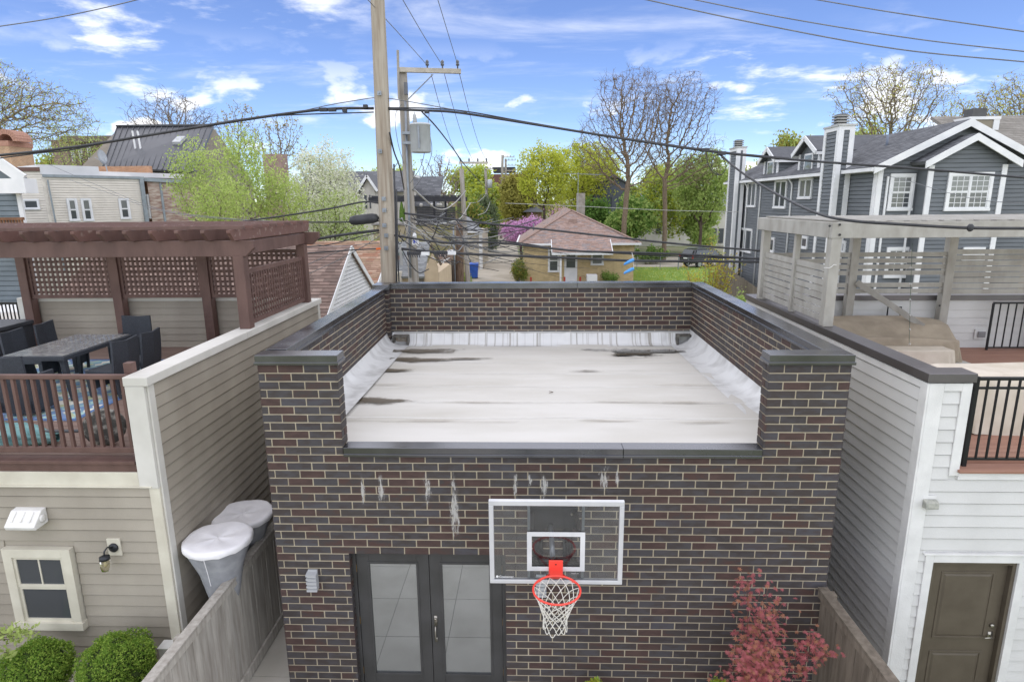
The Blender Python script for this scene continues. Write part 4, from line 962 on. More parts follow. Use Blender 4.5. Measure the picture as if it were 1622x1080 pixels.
for px, py, Y in ((1330, 356, 9.365), (1330, 372, 9.365), (1314, 358, 9.365), (1480, 534, 12.33), (1488, 484, 12.33)):
    c = P(px, py, Y=Y); m = MB(); m.lathe([(.018, 0), (.018, -.01)], tuple(c), 8, axis='y'); m.obj('bolt', mat('bolt_dark', '3d3d3f'), gp)
# furniture under covers
BEI = mat('beige_cover', 'a59986', '8f8473', rough=.8, scale=3, bump=.9, bscale=7); BEI2 = mat('cream_cover', 'd3cabb', 'c3b9a8', rough=.75, scale=3, bump=.4, bscale=6)
cover('covered_sofa', 'long sofa under a beige cover against the white back wall', 'sofa', 4.95, 7.92, 11.35, 12.26, DZ_, 4.10, BEI, 3, slump=.06, wrinkle=.05, topshape=lambda u, v: -.26*max(0, min(1, (.1-v)*2))-.12*max(0, u-.55))
cover('covered_ottoman', 'low ottoman under a cream cover in front of the covered sofa', 'ottoman', 6.3, 7.55, 10.95, 11.30, DZ_, 3.70, BEI2, 4, slump=.02, wrinkle=.012)
cover('covered_table', 'large table under a pale cream cover behind the black metal railing', 'table', 5.53, 8.6, 7.78, 8.60, DZ_, 4.09, BEI2, 5, slump=.01, wrinkle=.045, flare=.08)
m = MB(); m.box(7.25, 10.2, DZ_+.001, 8.1, 11.9, DZ_+.008); m.obj('floor_mat', mat('pale_mat', 'c4c3bc', rough=.9, scale=30), None, label='pale grey mat on the deck beside the covered ottoman', cat='mat')
m = MB(); a = P(1405, 500, Y=12.52); m.tube([(a.x, 12.52, 3.9), (a.x, 12.52, 4.22), (a.x+.26, 12.52, 4.22), (a.x+.26, 12.52, 3.9)], .016, 6); m.tube([(a.x, 12.52, 3.9), (a.x, 12.52, DZ_)], .014, 6); m.tube([(a.x+.26, 12.52, 3.9), (a.x+.26, 12.52, DZ_)], .014, 6)
m.obj('folded_frame', BK, None, label='black tubular frame standing between covered sofa and white wall', cat='frame')
c = P(1552, 529, Y=12.6); o = thing('outlet_box', 'grey weatherproof outlet box low on the white back wall', 'outlet', (c.x, 12.6, c.z)); m = MB(); m.box(c.x-.12, 12.575, c.z-.10, c.x+.10, 12.605, c.z+.10); m.obj('plate', WTRIM, o, bev=.003); m = MB(); m.box(c.x-.07, 12.53, c.z-.06, c.x+.07, 12.575, c.z+.06); m.obj('lid', mat('smoky_plastic', '77777a', '8d8d8e', rough=.3), o, bev=.008)
sl = thing('string_light', 'string of tiny bulbs hanging from the grey pergola in front of the slats', 'lights', tuple(P(1441, 545, Y=10.6))); m = MB(); m.tube([P(1445, 385, Y=10.6), P(1442, 470, Y=10.6), P(1440, 545, Y=10.6)], .004, 4); m.obj('cord', mat('green_cord', '5b6a5c'), sl)
for py in (398, 424, 450, 475, 500, 522, 545):
    c = P(1442.5-(py-398)*.012, py, Y=10.59); m = MB(); m.lathe([(.006, .02), (.016, .0), (.014, -.015), (.003, -.02)], tuple(c), 8); m.obj('bulb', clear_glass('bulb_clear', (.9, .92, .92), 1.45), sl, smooth=True)
# fence on that side
WEATH2 = mat('weathered_wood_dark', '7d7468', '5d554b', rough=.9, scale=3, stretch=(5, 5, .6), bump=.4, bscale=25, rnd=.10, lo=.3, hi=.7)
board_fence('weathered brown board fence behind the red maple beside the white building', 3.50, 2.8, 6.74, 1.78, -1, WEATH2)
# ================================================================== the ground
GRASS = mat('lawn', '93a866', 'a5b271', rough=.95, scale=1.2, detail=10, bump=.5, bscale=30)
EARTH = mat('yard_earth', '8d8a72', '6f7d4e', rough=.95, scale=.35, detail=10, lo=.4, hi=.6)
CONC = mat('concrete_paving', 'c2beb4', 'b0aca1', rough=.85, scale=1.4, detail=9, bump=.15, bscale=30, rnd=.04)
ALLEY = mat('alley_concrete', 'b9b2a4', 'a39c8d', rough=.9, scale=.6, detail=10, lo=.35, hi=.65, bump=.1)
ASPH = mat('asphalt', '77777a', '8a8a8b', rough=.9, scale=.8, detail=9)
m = MB(); n = 24; S = 700
for j in range(n+1):
    for i in range(n+1): m.v.append((-S+2*S*i/n, -60+(S+160)*j/n, -.012))
for j in range(n):
    for i in range(n): k = j*(n+1)+i; m.f.append((k, k+1, k+n+2, k+n+1)); m.mi.append(0)
struct(m, 'ground', EARTH)
def sheet(name, pts, z, mt): m = MB(); m.add([(p[0], p[1], z) for p in pts], [tuple(range(len(pts)))]); return struct(m, name, mt)
m = MB(); m.box(-3.16, -.5, -.01, 3.46, 6.79, -.002); pat = struct(m, 'patio', mat('patio_joint', '77736a', rough=.95))
r = random.Random(2)
for j in range(8):
    for i in range(7):
        b = MB(); x0 = -3.15+i*.944; y0 = -.45+j*.905; b.box(x0, y0, -.001, x0+.936, y0+.897, .006+r.uniform(0, .002)); b.obj('paving_slab', CONC, pat)
m = MB(); m.box(-4.53, 2, -.02, -3.20, 13.4, -.012); gw_ = struct(m, 'gangway', mat('patio_joint', '77736a'))
for j in range(11): b = MB(); b.box(-4.52, 2.02+j*1.03, -.011, -3.205, 3.04+j*1.03, .0); b.obj('paving_slab', CONC, gw_)
sheet('side_path', [(3.55, 2), (4.4, 2), (4.4, 13.4), (3.55, 13.4)], -.004, CONC)
sheet('garden_bed', [(-11, 3), (-4.5, 3), (-4.5, 6.79), (-11, 6.79)], .0, mat('mulch', '6b5a4a', '57483b', rough=1, scale=9, bump=.8, bscale=40))
sheet('added_reflected_paving', [(-3.16, -9), (3.46, -9), (3.46, -.52), (-3.16, -.52)], -.004, CONC)  # unseen paving added behind the camera so the copings reflect grey concrete
def gp_(px, py): return P(px, py, Z=0)
# cross alley behind the garages, and the long alley leading away
sheet('cross_alley', [(-60, 13.5), (60, 13.5), (60, 17.0), (-60, 17.0)], -.006, ALLEY)
A0, A1 = gp_(742, 440), gp_(826, 440)
ax0, ax1 = A0.x, A1.x; dirx = (gp_(803, 345).x-0)/gp_(803, 345).y
m = MB(); seg = 22; y = 17.0
for k in range(seg):
    y0 = 17+k*9; y1 = y0+8.97
    xa0 = ax0+(y0-A0.y)*dirx; xa1 = ax0+(y1-A0.y)*dirx; w_ = (ax1-ax0)+.2
    b = MB(); b.hexa([(xa0, y0, -.02), (xa0+w_, y0, -.02), (xa1+w_, y1, -.02), (xa1, y1, -.02), (xa0, y0, .004), (xa0+w_, y0, .004), (xa1+w_, y1, .004), (xa1, y1, .004)])
    if k == 0: al = struct(b, 'alley', ALLEY)
    else: b.obj('concrete_slab', ALLEY, al)
lp = [gp_(1003, 446), gp_(1180, 470), gp_(1180, 424), gp_(1003, 424)]
sheet('lawn', [(p.x, p.y) for p in lp], .008, GRASS)
dp = [gp_(1003, 423), gp_(1150, 423), gp_(1140, 405), gp_(1003, 405)]
sheet('parking_pad', [(p.x, p.y) for p in dp], .006, ALLEY)
# ================================================================== houses beyond the alley
def brick_tex(name, c1, c2, mortar, bw=.22, bh=.075, ms=.01):
    m = bpy.data.materials.new(name); m.use_nodes = True; nt = m.node_tree; N = nt.nodes; L = nt.links; b = N['Principled BSDF']; b.inputs['Roughness'].default_value = .85
    g = N.new('ShaderNodeNewGeometry'); sp = N.new('ShaderNodeSeparateXYZ'); L.new(g.outputs['Position'], sp.inputs[0]); ad = N.new('ShaderNodeMath'); L.new(sp.outputs[0], ad.inputs[0]); L.new(sp.outputs[1], ad.inputs[1])
    cb = N.new('ShaderNodeCombineXYZ'); L.new(ad.outputs[0], cb.inputs[0]); L.new(sp.outputs[2], cb.inputs[1])
    t = N.new('ShaderNodeTexBrick'); t.inputs['Scale'].default_value = 1; t.inputs['Brick Width'].default_value = bw; t.inputs['Row Height'].default_value = bh; t.inputs['Mortar Size'].default_value = ms
    t.inputs['Color1'].default_value = (*hx(c1), 1); t.inputs['Color2'].default_value = (*hx(c2), 1); t.inputs['Mortar'].default_value = (*hx(mortar), 1); t.inputs['Bias'].default_value = 0
    L.new(cb.outputs[0], t.inputs['Vector']); nz = N.new('ShaderNodeTexNoise'); nz.inputs['Scale'].default_value = 2.5; nz.inputs['Detail'].default_value = 6; L.new(g.outputs['Position'], nz.inputs['Vector'])
    h = N.new('ShaderNodeHueSaturation'); mr = N.new('ShaderNodeMapRange'); mr.inputs['To Min'].default_value = .7; mr.inputs['To Max'].default_value = 1.3; L.new(nz.outputs['Fac'], mr.inputs['Value']); L.new(mr.outputs[0], h.inputs['Value']); L.new(t.outputs['Color'], h.inputs['Color'])
    L.new(h.outputs[0], b.inputs['Base Color']); bp = N.new('ShaderNodeBump'); bp.inputs['Distance'].default_value = .006; bp.inputs['Strength'].default_value = .6; bp.invert = True; L.new(t.outputs['Fac'], bp.inputs['Height']); L.new(bp.outputs[0], b.inputs['Normal'])
    return m
def tones(name, *cols): return [mat('%s_%d' % (name, i), c, rough=.9, scale=6, bump=.3, bscale=60) for i, c in enumerate(cols)]
SH_GREY = tones('shingle_grey', '66686c', '5d5f63', '707276'); SH_BROWN = tones('shingle_brown', '877269', '7d6a61', '917d73', '75645c'); SH_TAN = tones('shingle_tan', 'a58a76', '957866', 'b69a86', 'a07862', '998069')
SH_ROSE = tones('shingle_rose', '9e877c', '937c71', 'a69087', '8f8583'); SH_LG = tones('shingle_lightgrey', '8d9092', '84878a', '979a9c')
def shingles(parent, p00, p10, p01, p11, mats, rowh=.145, tab=.33, th=.012, seed=1, name='shingle_courses', base_name='roof_plane', thick=.12):
    p00, p10, p01, p11 = map(Vector, (p00, p10, p01, p11)); n = (p10-p00).cross(p01-p00).normalized()
    if n.z < 0: n = -n
    b = MB(); b.hexa([p00-n*thick, p10-n*thick, p11-n*thick, p01-n*thick, p00, p10, p11, p01]); base = b.obj(base_name, mats[0], parent)
    r = random.Random(seed); H = max((p01-p00).length, (p11-p10).length); rows = max(2, int(H/rowh)); m = MB()
    for i in range(rows):
        v0 = i/rows; v1 = min(1, (i+1.06)/rows); a0, b0 = p00.lerp(p01, v0), p10.lerp(p11, v0); a1, b1 = p00.lerp(p01, v1), p10.lerp(p11, v1)
        L = (b0-a0).length
        if L < .05: continue
        k = max(1, round(L/tab)); off = r.random()
        us = [0.0]+[(j+off)/k for j in range(k) if 0 < (j+off)/k < 1]+[1.0]
        for u0, u1 in zip(us, us[1:]):
            if u1-u0 < 1e-4: continue
            g = .006/L; u1b = max(u0+1e-4, u1-g); t_ = th*(1+.3*r.random())
            q = [a0.lerp(b0, u0), a0.lerp(b0, u1b), a1.lerp(b1, u1b), a1.lerp(b1, u0)]
            vv = [q[0]+n*.001, q[1]+n*.001, q[0]+n*t_, q[1]+n*t_, q[2]+n*.003, q[3]+n*.003]
            m.add(vv, [(0, 1, 3, 2), (2, 3, 4, 5)], r.randrange(len(mats)))
    o = m.obj(name, mats, base); o['kind'] = 'stuff'; return base
def wallbox(parent, name, m, x0, y0, z0, x1, y1, z1): b = MB(); b.box(x0, y0, z0, x1, y1, z1); return b.obj(name, m, parent)
def trimbar(parent, name, m, p, q, w, h, up=(0, 0, 1)): b = MB(); b.bar(p, q, w, h, up); return b.obj(name, m, parent)
WT = mat('far_white_trim', 'dfe0e0', 'd3d5d6', rough=.55, scale=2)

def chevron(parent, xl, xr, xa, y, ze, za, h):
    b = MB(); b.prism([(xl, y, ze), (xl, y, ze-h), (xa, y, za-h), (xr, y, ze-h), (xr, y, ze), (xa, y, za)], (0, .05, 0)); return b.obj('rake_board', WT, parent)
# ---- blue-grey clapboard house
SL = mat('slate_siding', '6b7074', '62676b', rough=.65, scale=2, stretch=(.5, .5, 4))
gh = thing('grey_house', 'large blue grey clapboard house with white trim, dormers and two tall chimneys', 'house', (16, 32, 0))
GXw, GYf, GYr = 12.76, 24.0, 41.2; EZ, AZ, AX = 7.55, 8.98, 15.62; GXe = 2*AX-GXw
w = MB(); w.box(GXw+.02, GYf+.02, 0, GXe, GYr, EZ); w.prism([(GXw+.02, GYf+.02, EZ), (GXe, GYf+.02, EZ), (AX, GYf+.02, AZ)], (0, .2, 0)); w.obj('wall', SL, gh)
w = MB(); FG = frame_at(0, GYf, 0, 0); lap_wall(w, FG, GXw, GXe, 0, EZ, .15); lap_wall(w, FG, GXw, GXe, EZ, AZ, .15, top=lambda z: (GXw+(AX-GXw)*(z-EZ)/(AZ-EZ), GXe-(GXe-AX)*(z-EZ)/(AZ-EZ))); w.obj('front_siding', SL, gh, kind='stuff')
w = MB(); FS = frame_at(GXw, 0, 0, WEST); lap_wall(w, FS, -GYr, -GYf, 0, EZ, .15); w.obj('side_siding', SL, gh, kind='stuff')
oh = .35; rise = (AZ-EZ)/(AX-GXw); ez = EZ-oh*rise+.12; ax_z = AZ+.12
shingles(gh, (GXw-oh, GYf-.35, ez), (GXw-oh, GYr+.3, ez), (AX, GYf-.35, ax_z), (AX, GYr+.3, ax_z), SH_GREY, seed=2)
shingles(gh, (GXe+oh, GYf-.35, ez), (GXe+oh, GYr+.3, ez), (AX, GYf-.35, ax_z), (AX, GYr+.3, ax_z), SH_GREY, seed=3, rowh=.3, tab=.6)
chevron(gh, GXw-oh, GXe+oh, AX, GYf-.40, ez+.0, ax_z+.0, .26)
trimbar(gh, 'gutter', WT, (GXw-oh-.03, GYf-.35, ez-.10), (GXw-oh-.03, GYr+.3, ez-.10), .12, .13)
wallbox(gh, 'soffit', WT, GXw-oh, GYf-.3, ez-.17, GXw, GYr, ez-.14)
# front bay with its own gable
bx0_, bx1_, by = 14.18, 16.87, 23.35; bax = (bx0_+bx1_)/2; bez, baz = 7.70, 8.45
w = MB(); w.box(bx0_+.02, by+.02, 0, bx1_-.02, GYf, bez); w.prism([(bx0_+.02, by+.02, bez), (bx1_-.02, by+.02, bez), (bax, by+.02, baz)], (0, .6, 0)); bay = w.obj('bay', SL, gh)
w = MB(); FBy = frame_at(0, by, 0, 0); lap_wall(w, FBy, bx0_, bx1_, 0, bez, .15); lap_wall(w, FBy, bx0_, bx1_, bez, baz, .15, top=lambda z: (bx0_+(bax-bx0_)*(z-bez)/(baz-bez), bx1_-(bx1_-bax)*(z-bez)/(baz-bez))); w.obj('bay_siding', SL, bay, kind='stuff')
br = (baz-bez)/(bax-bx0_); o2 = .32; bz = bez-o2*br+.1
shingles(gh, (bx0_-o2, by-.3, bz), (bx0_-o2, GYf+2, bz), (bax, by-.3, baz+.1), (bax, GYf+2, baz+.1), SH_GREY, seed=4, base_name='bay_roof'); shingles(gh, (bx1_+o2, by-.3, bz), (bx1_+o2, GYf+2, bz), (bax, by-.3, baz+.1), (bax, GYf+2, baz+.1), SH_GREY, seed=5, base_name='bay_roof')
chevron(gh, bx0_-o2, bx1_+o2, bax, by-.35, bz, baz+.1, .24)
for x, y in ((GXw+.07, GYf), (bx0_+.07, by), (bx1_-.07, by)): wallbox(gh, 'corner_board', WT, x-.09, y-.065, 0, x+.09, y+.0, EZ-.05)
wallbox(gh, 'corner_board', WT, GXw-.065, GYf+.0, 0, GXw, GYf+.16, EZ-.1)
def wpx(px0, px1, py0, py1, Y=None, X=None):
    a = P(px0, py0, Y=Y) if Y else P(px0, py0, X=X); b = P(px1, py1, Y=Y) if Y else P(px1, py1, X=X); return a, b
for (x0, x1, y0, y1, yy, cols, mx) in ((1410, 1442, 275, 334, GYf, 1, 3), (1502, 1564, 273, 334, by, 2, 3), (1404, 1438, 391, 440, GYf, 1, 3), (1448, 1512, 391, 440, by+.6, 2, 3), (1525, 1556, 391, 412, by, 1, 3)):
    a, b = wpx(x0, x1, y0, y1, Y=yy); window(gh, frame_at(0, yy, 0, 0), (a.x+b.x)/2, b.z+.10, b.x-a.x-.22, a.z-b.z-.22, trim=.11, mx=mx, mz=3, sashes=2, cols=cols, frame_m=WT, pane_m=PANE_BLIND, lower_m=PANE, proud=.07, mw=.02)
for (x0, x1, y0, y1, cols) in ((1185, 1199, 287, 329, 2), (1228, 1247, 284, 331, 2), (1267, 1288, 281, 316, 2), (1172, 1192, 361, 400, 2), (1270, 1281, 373, 395, 1), (1328, 1341, 380, 402, 1), (1215, 1228, 375, 400, 1)):
    xa = P(x0, (y0+y1)/2, X=GXw); xb = P(x1, (y0+y1)/2, X=GXw); zt = P((x0+x1)/2, y0, X=GXw).z; zb = P((x0+x1)/2, y1, X=GXw).z
    window(gh, FS, -(xa.y+xb.y)/2, zb+.1, xa.y-xb.y-.2, zt-zb-.22, trim=.10, mx=1, mz=1, sashes=1, cols=cols, frame_m=WT, pane_m=PANE_BLIND if y0 > 279 and x0 in (1267,) else PANE, proud=.07)
def chimney(px0, pxm, px1, pytop, cap_px, cap_h):
    X = GXw-.62; y1 = P(px0, 330, X=X).y; y0 = P(pxm, 330, X=X).y; zt = P(pxm, pytop, X=X).z
    xr = P(px1, 330, Y=y0).x
    w = MB(); w.box(X+.02, y0+.02, 0, xr-.02, y1, zt); ch = w.obj('chimney', SL, gh)
    w = MB(); lap_wall(w, frame_at(0, y0, 0, 0), X, xr, 0, zt, .15); lap_wall(w, frame_at(X, 0, 0, WEST), -y1, -y0, 0, zt, .15); w.obj('chimney_siding', SL, ch, kind='stuff')
    w = MB(); t = .14
    w.box(X-.06, y0-.06, 0, X+t, y0, zt); w.box(xr-t, y0-.06, 0, xr+.06, y0, zt); w.box(X-.06, y0, 0, X, y0+t, zt); w.box(X-.06, y1-t, 0, X, y1+.06, zt); w.box(X+t, y0-.058, zt-.16, xr-t, y0, zt); w.box(X-.058, y0+t, zt-.16, X, y1-t, zt); w.obj('chimney_trim', WT, ch)
    w = MB(); w.box(X-.10, y0-.10, zt, xr+.10, y1+.10, zt+.07); w.obj('chimney_cap', mat('cap_metal', 'a9a9a6', 'b5b5b2', rough=.5, metal=.3), ch)
    cx, cy = (X+xr)/2, (y0+y1)/2
    for k in range(4): w = MB(); w.box(cx-.24, cy-.24, zt+.07+k*.11, cx+.24, cy+.24, zt+.13+k*.11); w.obj('flue_fin', mat('flue_metal', '8f8f8c', rough=.5, metal=.4), ch)
    w = MB(); w.box(cx-.17, cy-.17, zt+.07, cx+.17, cy+.17, zt+.5); w.obj('flue', mat('flue_dark', '4e4e4e', rough=.6), ch)
    return X, y0, y1, xr
chimney(1297, 1318, 1338, 203, 0, 0); chimney(1152, 1163, 1174, 236, 0, 0)
for px in (1325, 1203, 1252, 1182): y = P(px, 330, X=GXw-.05).y; b = MB(); b.tube([(GXw-.30, y, ez-.12), (GXw-.1, y, ez-.35), (GXw-.06, y, ez-.5), (GXw-.06, y, 0)], .045, 6); b.obj('downspout', WT, gh, smooth=True)
b = MB(); b.tube([(GXw+.35, GYf-.06, EZ-.4), (GXw+.35, GYf-.06, 0)], .045, 6); b.obj('downspout', WT, gh); b = MB(); b.tube([(bx0_-.15, GYf-.06, bez-.5), (bx0_-.15, GYf-.06, 0)], .045, 6); b.obj('downspout', WT, gh)
def dormer(y0, y1, z0, zt):   # gabled dormer on the west slope
    ym = (y0+y1)/2; x = GXw+.15; xb = x+3.2; pk = zt+(y1-y0)*.28
    w = MB(); w.box(x+.02, y0+.02, z0, xb, y1-.02, zt); w.prism([(x+.02, y0+.02, zt), (x+.02, y1-.02, zt), (x+.02, ym, pk)], (3.1, 0, 0)); d = w.obj('dormer', SL, gh)
    w = MB(); lap_wall(w, frame_at(0, y0, 0, 0), x, xb, z0, zt, .15); lap_wall(w, frame_at(x, 0, 0, WEST), -y1, -y0, z0, zt, .15); w.obj('dormer_siding', SL, d, kind='stuff')
    o_ = .22; sl = (pk-zt)/(ym-y0); ze = zt-o_*sl+.06
    for ye in (y0-o_, y1+o_):
        m = MB(); m.prism([(x-.3, ye, ze), (xb, ye, ze), (xb, ym, pk+.06), (x-.3, ym, pk+.06)], (0, 0, .10)); m.obj('dormer_roof', SH_GREY[1], d)
        m = MB(); m.bar((x-.33, ye, ze+.0), (x-.33, ym, pk+.06), .2, .05, up=(1, 0, 0)); m.obj('rake_board', WT, d)
        m = MB(); m.bar((x-.3, ye, ze-.03), (xb-1.0, ye, ze-.03), .06, .12); m.obj('gutter', WT, d)
    for ye in (y0+.06, y1-.06): m = MB(); m.box(x-.06, ye-.08, z0, x, ye+.08, zt); m.obj('corner_board', WT, d)
    m = MB(); m.box(x-.07, ym-.45, zt-.95, x, ym+.45, zt-.02); m.obj('window', WT, d); m = MB(); m.box(x-.08, ym-.36, zt-.86, x-.07, ym+.36, zt-.1); m.obj('pane', PANE_BLIND, d)
dormer(29.2, 31.4, 7.2, 8.45); dormer(34.0, 36.0, 7.1, 8.4)
b = MB(); q = P(1370, 228, X=14.6); b.tube([(14.3, 26.5, 8.3), (14.3, 26.5, 8.85)], .05, 8); b.obj('vent_pipe', mat('vent_blue', '77808f'), gh, smooth=True)

# ---- tan clapboard house behind it
TANS = mat('tan_siding', '8d8677', '847d6e', rough=.7, scale=2); th_ = thing('tan_house', 'tan clapboard house with white chimney corners behind the grey gable', 'house', (21, 31, 0))
w = MB(); w.box(18.6, 26.02, 0, 26, 36, 7.6); w.obj('wall', TANS, th_); w = MB(); lap_wall(w, frame_at(0, 26.0, 0, 0), 18.6, 26, 0, 7.6, .16); w.obj('siding', TANS, th_, kind='stuff')
shingles(th_, (18.3, 25.6, 7.55), (26.3, 25.6, 7.55), (18.3, 30.5, 10.0), (26.3, 30.5, 10.0), tones('shingle_taupe', '8b8780', '827e77'), rowh=.2, tab=.5)
a = P(1537, 190, Y=29); b_ = P(1581, 190, Y=29); w = MB(); w.box(a.x, 29, 5, b_.x, 30, a.z); ch = w.obj('chimney', TANS, th_)
w = MB(); w.box(a.x-.05, 28.95, 5, a.x+.2, 28.999, a.z+.0); w.box(b_.x-.2, 28.95, 5, b_.x+.05, 28.999, a.z); w.box(a.x-.08, 28.93, a.z+.001, b_.x+.08, 30.05, a.z+.12); w.obj('chimney_trim', WT, ch)
w = MB(); cx = (a.x+b_.x)/2-.1; w.box(cx-.3, 29.2, a.z+.12, cx+.3, 29.8, a.z+.5); w.obj('flue', mat('flue_dark', '4e4e4e'), ch)

# ---- yellow brick bungalow
YB = brick_tex('yellow_brick', 'cbb588', 'bca679', 'ac9d80', .24, .085, .012); bg_ = thing('brick_bungalow', 'low yellow brick bungalow with rosy hip roof and small white porch', 'house', (3.5, 53, 0))
X0, X1, Y0, Y1, HZ = P(829, 440, Y=48).x, P(1003, 440, Y=48).x, 48.0, 60.0, 3.2
w = MB(); w.box(X0, Y0, 0, X1, Y1, HZ); w.obj('wall', YB, bg_)
o_ = .45; rz_ = 5.65; xm = P(905, 336, Y=52.5).x; e = [(X0-o_, Y0-o_, HZ), (X1+o_, Y0-o_, HZ), (X1+o_, Y1+o_, HZ), (X0-o_, Y1+o_, HZ)]; ra, rb = (xm, 52.6, rz_), (xm-.35, 55.6, rz_+.25)
shingles(bg_, e[0], e[1], ra, (ra[0]+.01, ra[1], ra[2]), SH_ROSE, seed=8, rowh=.16, tab=.35); shingles(bg_, e[1], e[2], ra, rb, SH_ROSE, seed=9, rowh=.3, tab=.6); shingles(bg_, e[3], e[0], rb, ra, SH_ROSE, seed=10, rowh=.16, tab=.35); shingles(bg_, e[2], e[3], rb, (rb[0]+.01, rb[1], rb[2]), SH_ROSE, seed=11, rowh=.4, tab=.8)
for p, q in ((e[0], ra), (e[1], ra)): trimbar(bg_, 'hip_ridge', SH_ROSE[1], Vector(p)+Vector((0, 0, .03)), Vector(q)+Vector((0, 0, .03)), .25, .05)
px0, px1 = P(874, 402, Y=46.6).x, P(970, 402, Y=46.6).x
for a, b in ((X0-o_, px0), (px1, X1+o_)): trimbar(bg_, 'gutter', WT, (a, Y0-o_-.06, HZ-.03), (b, Y0-o_-.06, HZ-.03), .13, .15)
trimbar(bg_, 'gutter', WT, (X0-o_-.06, Y0-o_, HZ-.03), (X0-o_-.06, Y1+o_, HZ-.03), .13, .15)
pr_ = shingles(bg_, (px0, 46.3, 2.62), (px1, 46.3, 2.62), (px0, 48.1, 3.50), (px1, 48.1, 3.50), SH_ROSE, seed=12, rowh=.16, base_name='porch_roof'); trimbar(bg_, 'porch_fascia', WT, (px0, 46.27, 2.56), (px1, 46.27, 2.56), .06, .18)
for xx in (px0, px1): trimbar(bg_, 'porch_rake', WT, (xx, 46.25, 2.56), (xx, 48.1, 3.44), .06, .16)
px = P(888, 420, Y=46.5).x; post_obj('porch_post', WT, bg_, px, 46.45, 0, 2.5, .14)
FBg = frame_at(0, Y0, 0, 0)
for x0, x1, y0, y1, lm in ((868, 886, 395, 431, PANE), (936, 956, 399, 420, PANE_BLIND)): a, b = wpx(x0, x1, y0, y1, Y=Y0); window(bg_, FBg, (a.x+b.x)/2, b.z+.1, b.x-a.x-.24, a.z-b.z-.2, trim=.12, sashes=2, frame_m=WT, pane_m=PANE_BLIND, lower_m=lm, proud=.06)
a, b = wpx(894, 914, 402, 446, Y=Y0); w = MB(); w.box(a.x, Y0-.06, .3, b.x, Y0-.002, a.z); dr = w.obj('door', WT, bg_); w = MB(); w.box(a.x+.16, Y0-.075, 1.35, b.x-.16, Y0-.062, a.z-.12); w.obj('pane', PANE, dr)
w = MB(); w.box(px0, 46.3, 0, px1, 48, .28); w.obj('porch_floor', CONC, bg_)
for sx, lab in ((P(841, 441, Y=46.9).x, 1), (P(894, 441, Y=46.2).x, 2), (P(919, 440, Y=46.2).x, 3)): w = MB(); w.box(sx-.07, 46.1, .0, sx+.07, 46.24, .85); w.obj('red_post', mat('red_paint', 'a8402f', '9a3a2c', rough=.7), bg_)
rb_ = thing('red_bucket', 'small red bucket standing on the bungalow porch', 'bucket', tuple(P(923, 441, Y=46.6))); c = P(923, 441, Y=46.6); w = MB(); w.lathe([(.16, 0), (.21, .42), (.215, .44), (.19, .43)], (c.x, c.y, .28), 14); w.obj('pail', mat('bucket_red', 'b5382c'), rb_, smooth=True); rb_.location.z = .28
w = MB(); q = P(922, 441, Y=46.6); w.tube([(c.x-.2, c.y, .70), (c.x-.14, c.y, .86), (c.x+.14, c.y, .86), (c.x+.2, c.y, .70)], .012, 4); w.obj('bail', BK, rb_)
w = MB(); a, b = wpx(930, 946, 436, 446, Y=46.0); w.box(a.x, 46.0, 0, b.x, 46.9, a.z); aw = w.obj('hatch', WT, bg_)
b = MB(); c = P(908, 350, Y=51); b.box(c.x-.25, 50.6, 4.7, c.x+.25, 51.1, 5.0); b.obj('roof_vent', SH_ROSE[0], bg_)
for pxx in (845, 862): c = P(pxx, 357, Y=53.5); b = MB(); b.tube([(c.x, 53.5, c.z-.7), (c.x, 53.5, c.z+.15)], .06, 8); b.obj('vent_pipe', mat('galvanised', '9aa2a8', rough=.4, metal=.5), bg_)
c = P(921, 306, Y=57); c2 = P(914, 306, Y=57); c3 = P(927, 306, Y=57); w = MB(); w.box(c2.x, 57, 2, c3.x, 57.8, c.z); w.obj('chimney', mat('old_stone', '9a958b', '7f7a70', rough=.9, scale=3), bg_)
an = thing('tv_antenna', 'tall thin television aerial above the bungalow roof', 'antenna', (P(916, 336, Y=56).x, 56, 4.8)); b = MB(); a = P(916, 275, Y=56); b.tube([(a.x, 56, 4.6), (a.x, 56, a.z+.1)], .025, 6); b.obj('mast', mat('galvanised', '9aa2a8'), an)
b = MB(); p0 = P(897, 275, Y=55); p1 = P(950, 277, Y=57); b.tube([p0, p1], .02, 5); b.obj('boom', mat('galvanised', '9aa2a8'), an)
for k in range(12): t = k/11; q = p0.lerp(p1, t); l = .35+.6*abs(t-.4); b = MB(); b.tube([q+Vector((-l*.4, l, 0)), q+Vector((l*.4, -l, 0))], .012, 4); b.obj('element', mat('galvanised', '9aa2a8'), an)

# ---- near garages over the alley
BRW = mat('white_lap', 'd8d9da', 'cfd0d1', rough=.6, scale=3)
ga = thing('gabled_garage', 'garage with brown shingle roof and white clapboard gable behind the pergola', 'garage', (-9, 20, 0))
gx, gy0, gym, gy1, gez, gaz = -6.0, 16.9, 20.0, 23.1, 3.0, 4.95
w = MB(); w.box(-14, gy0+.02, 0, gx-.02, gy1, gez); w.prism([(gx-.02, gy0+.02, gez), (gx-.02, gy1, gez), (gx-.02, gym, gaz)], (-7.9, 0, 0)); w.obj('wall', BRW, ga)
w = MB(); FE = frame_at(gx, 0, 0, EAST); lap_wall(w, FE, gy0, gy1, 0, gez, .12); lap_wall(w, FE, gy0, gy1, gez, gaz, .12, top=lambda z: (gy0+(gym-gy0)*(z-gez)/(gaz-gez), gy1-(gy1-gym)*(z-gez)/(gaz-gez))); w.obj('gable_siding', BRW, ga, kind='stuff')
sl = (gaz-gez)/(gym-gy0)
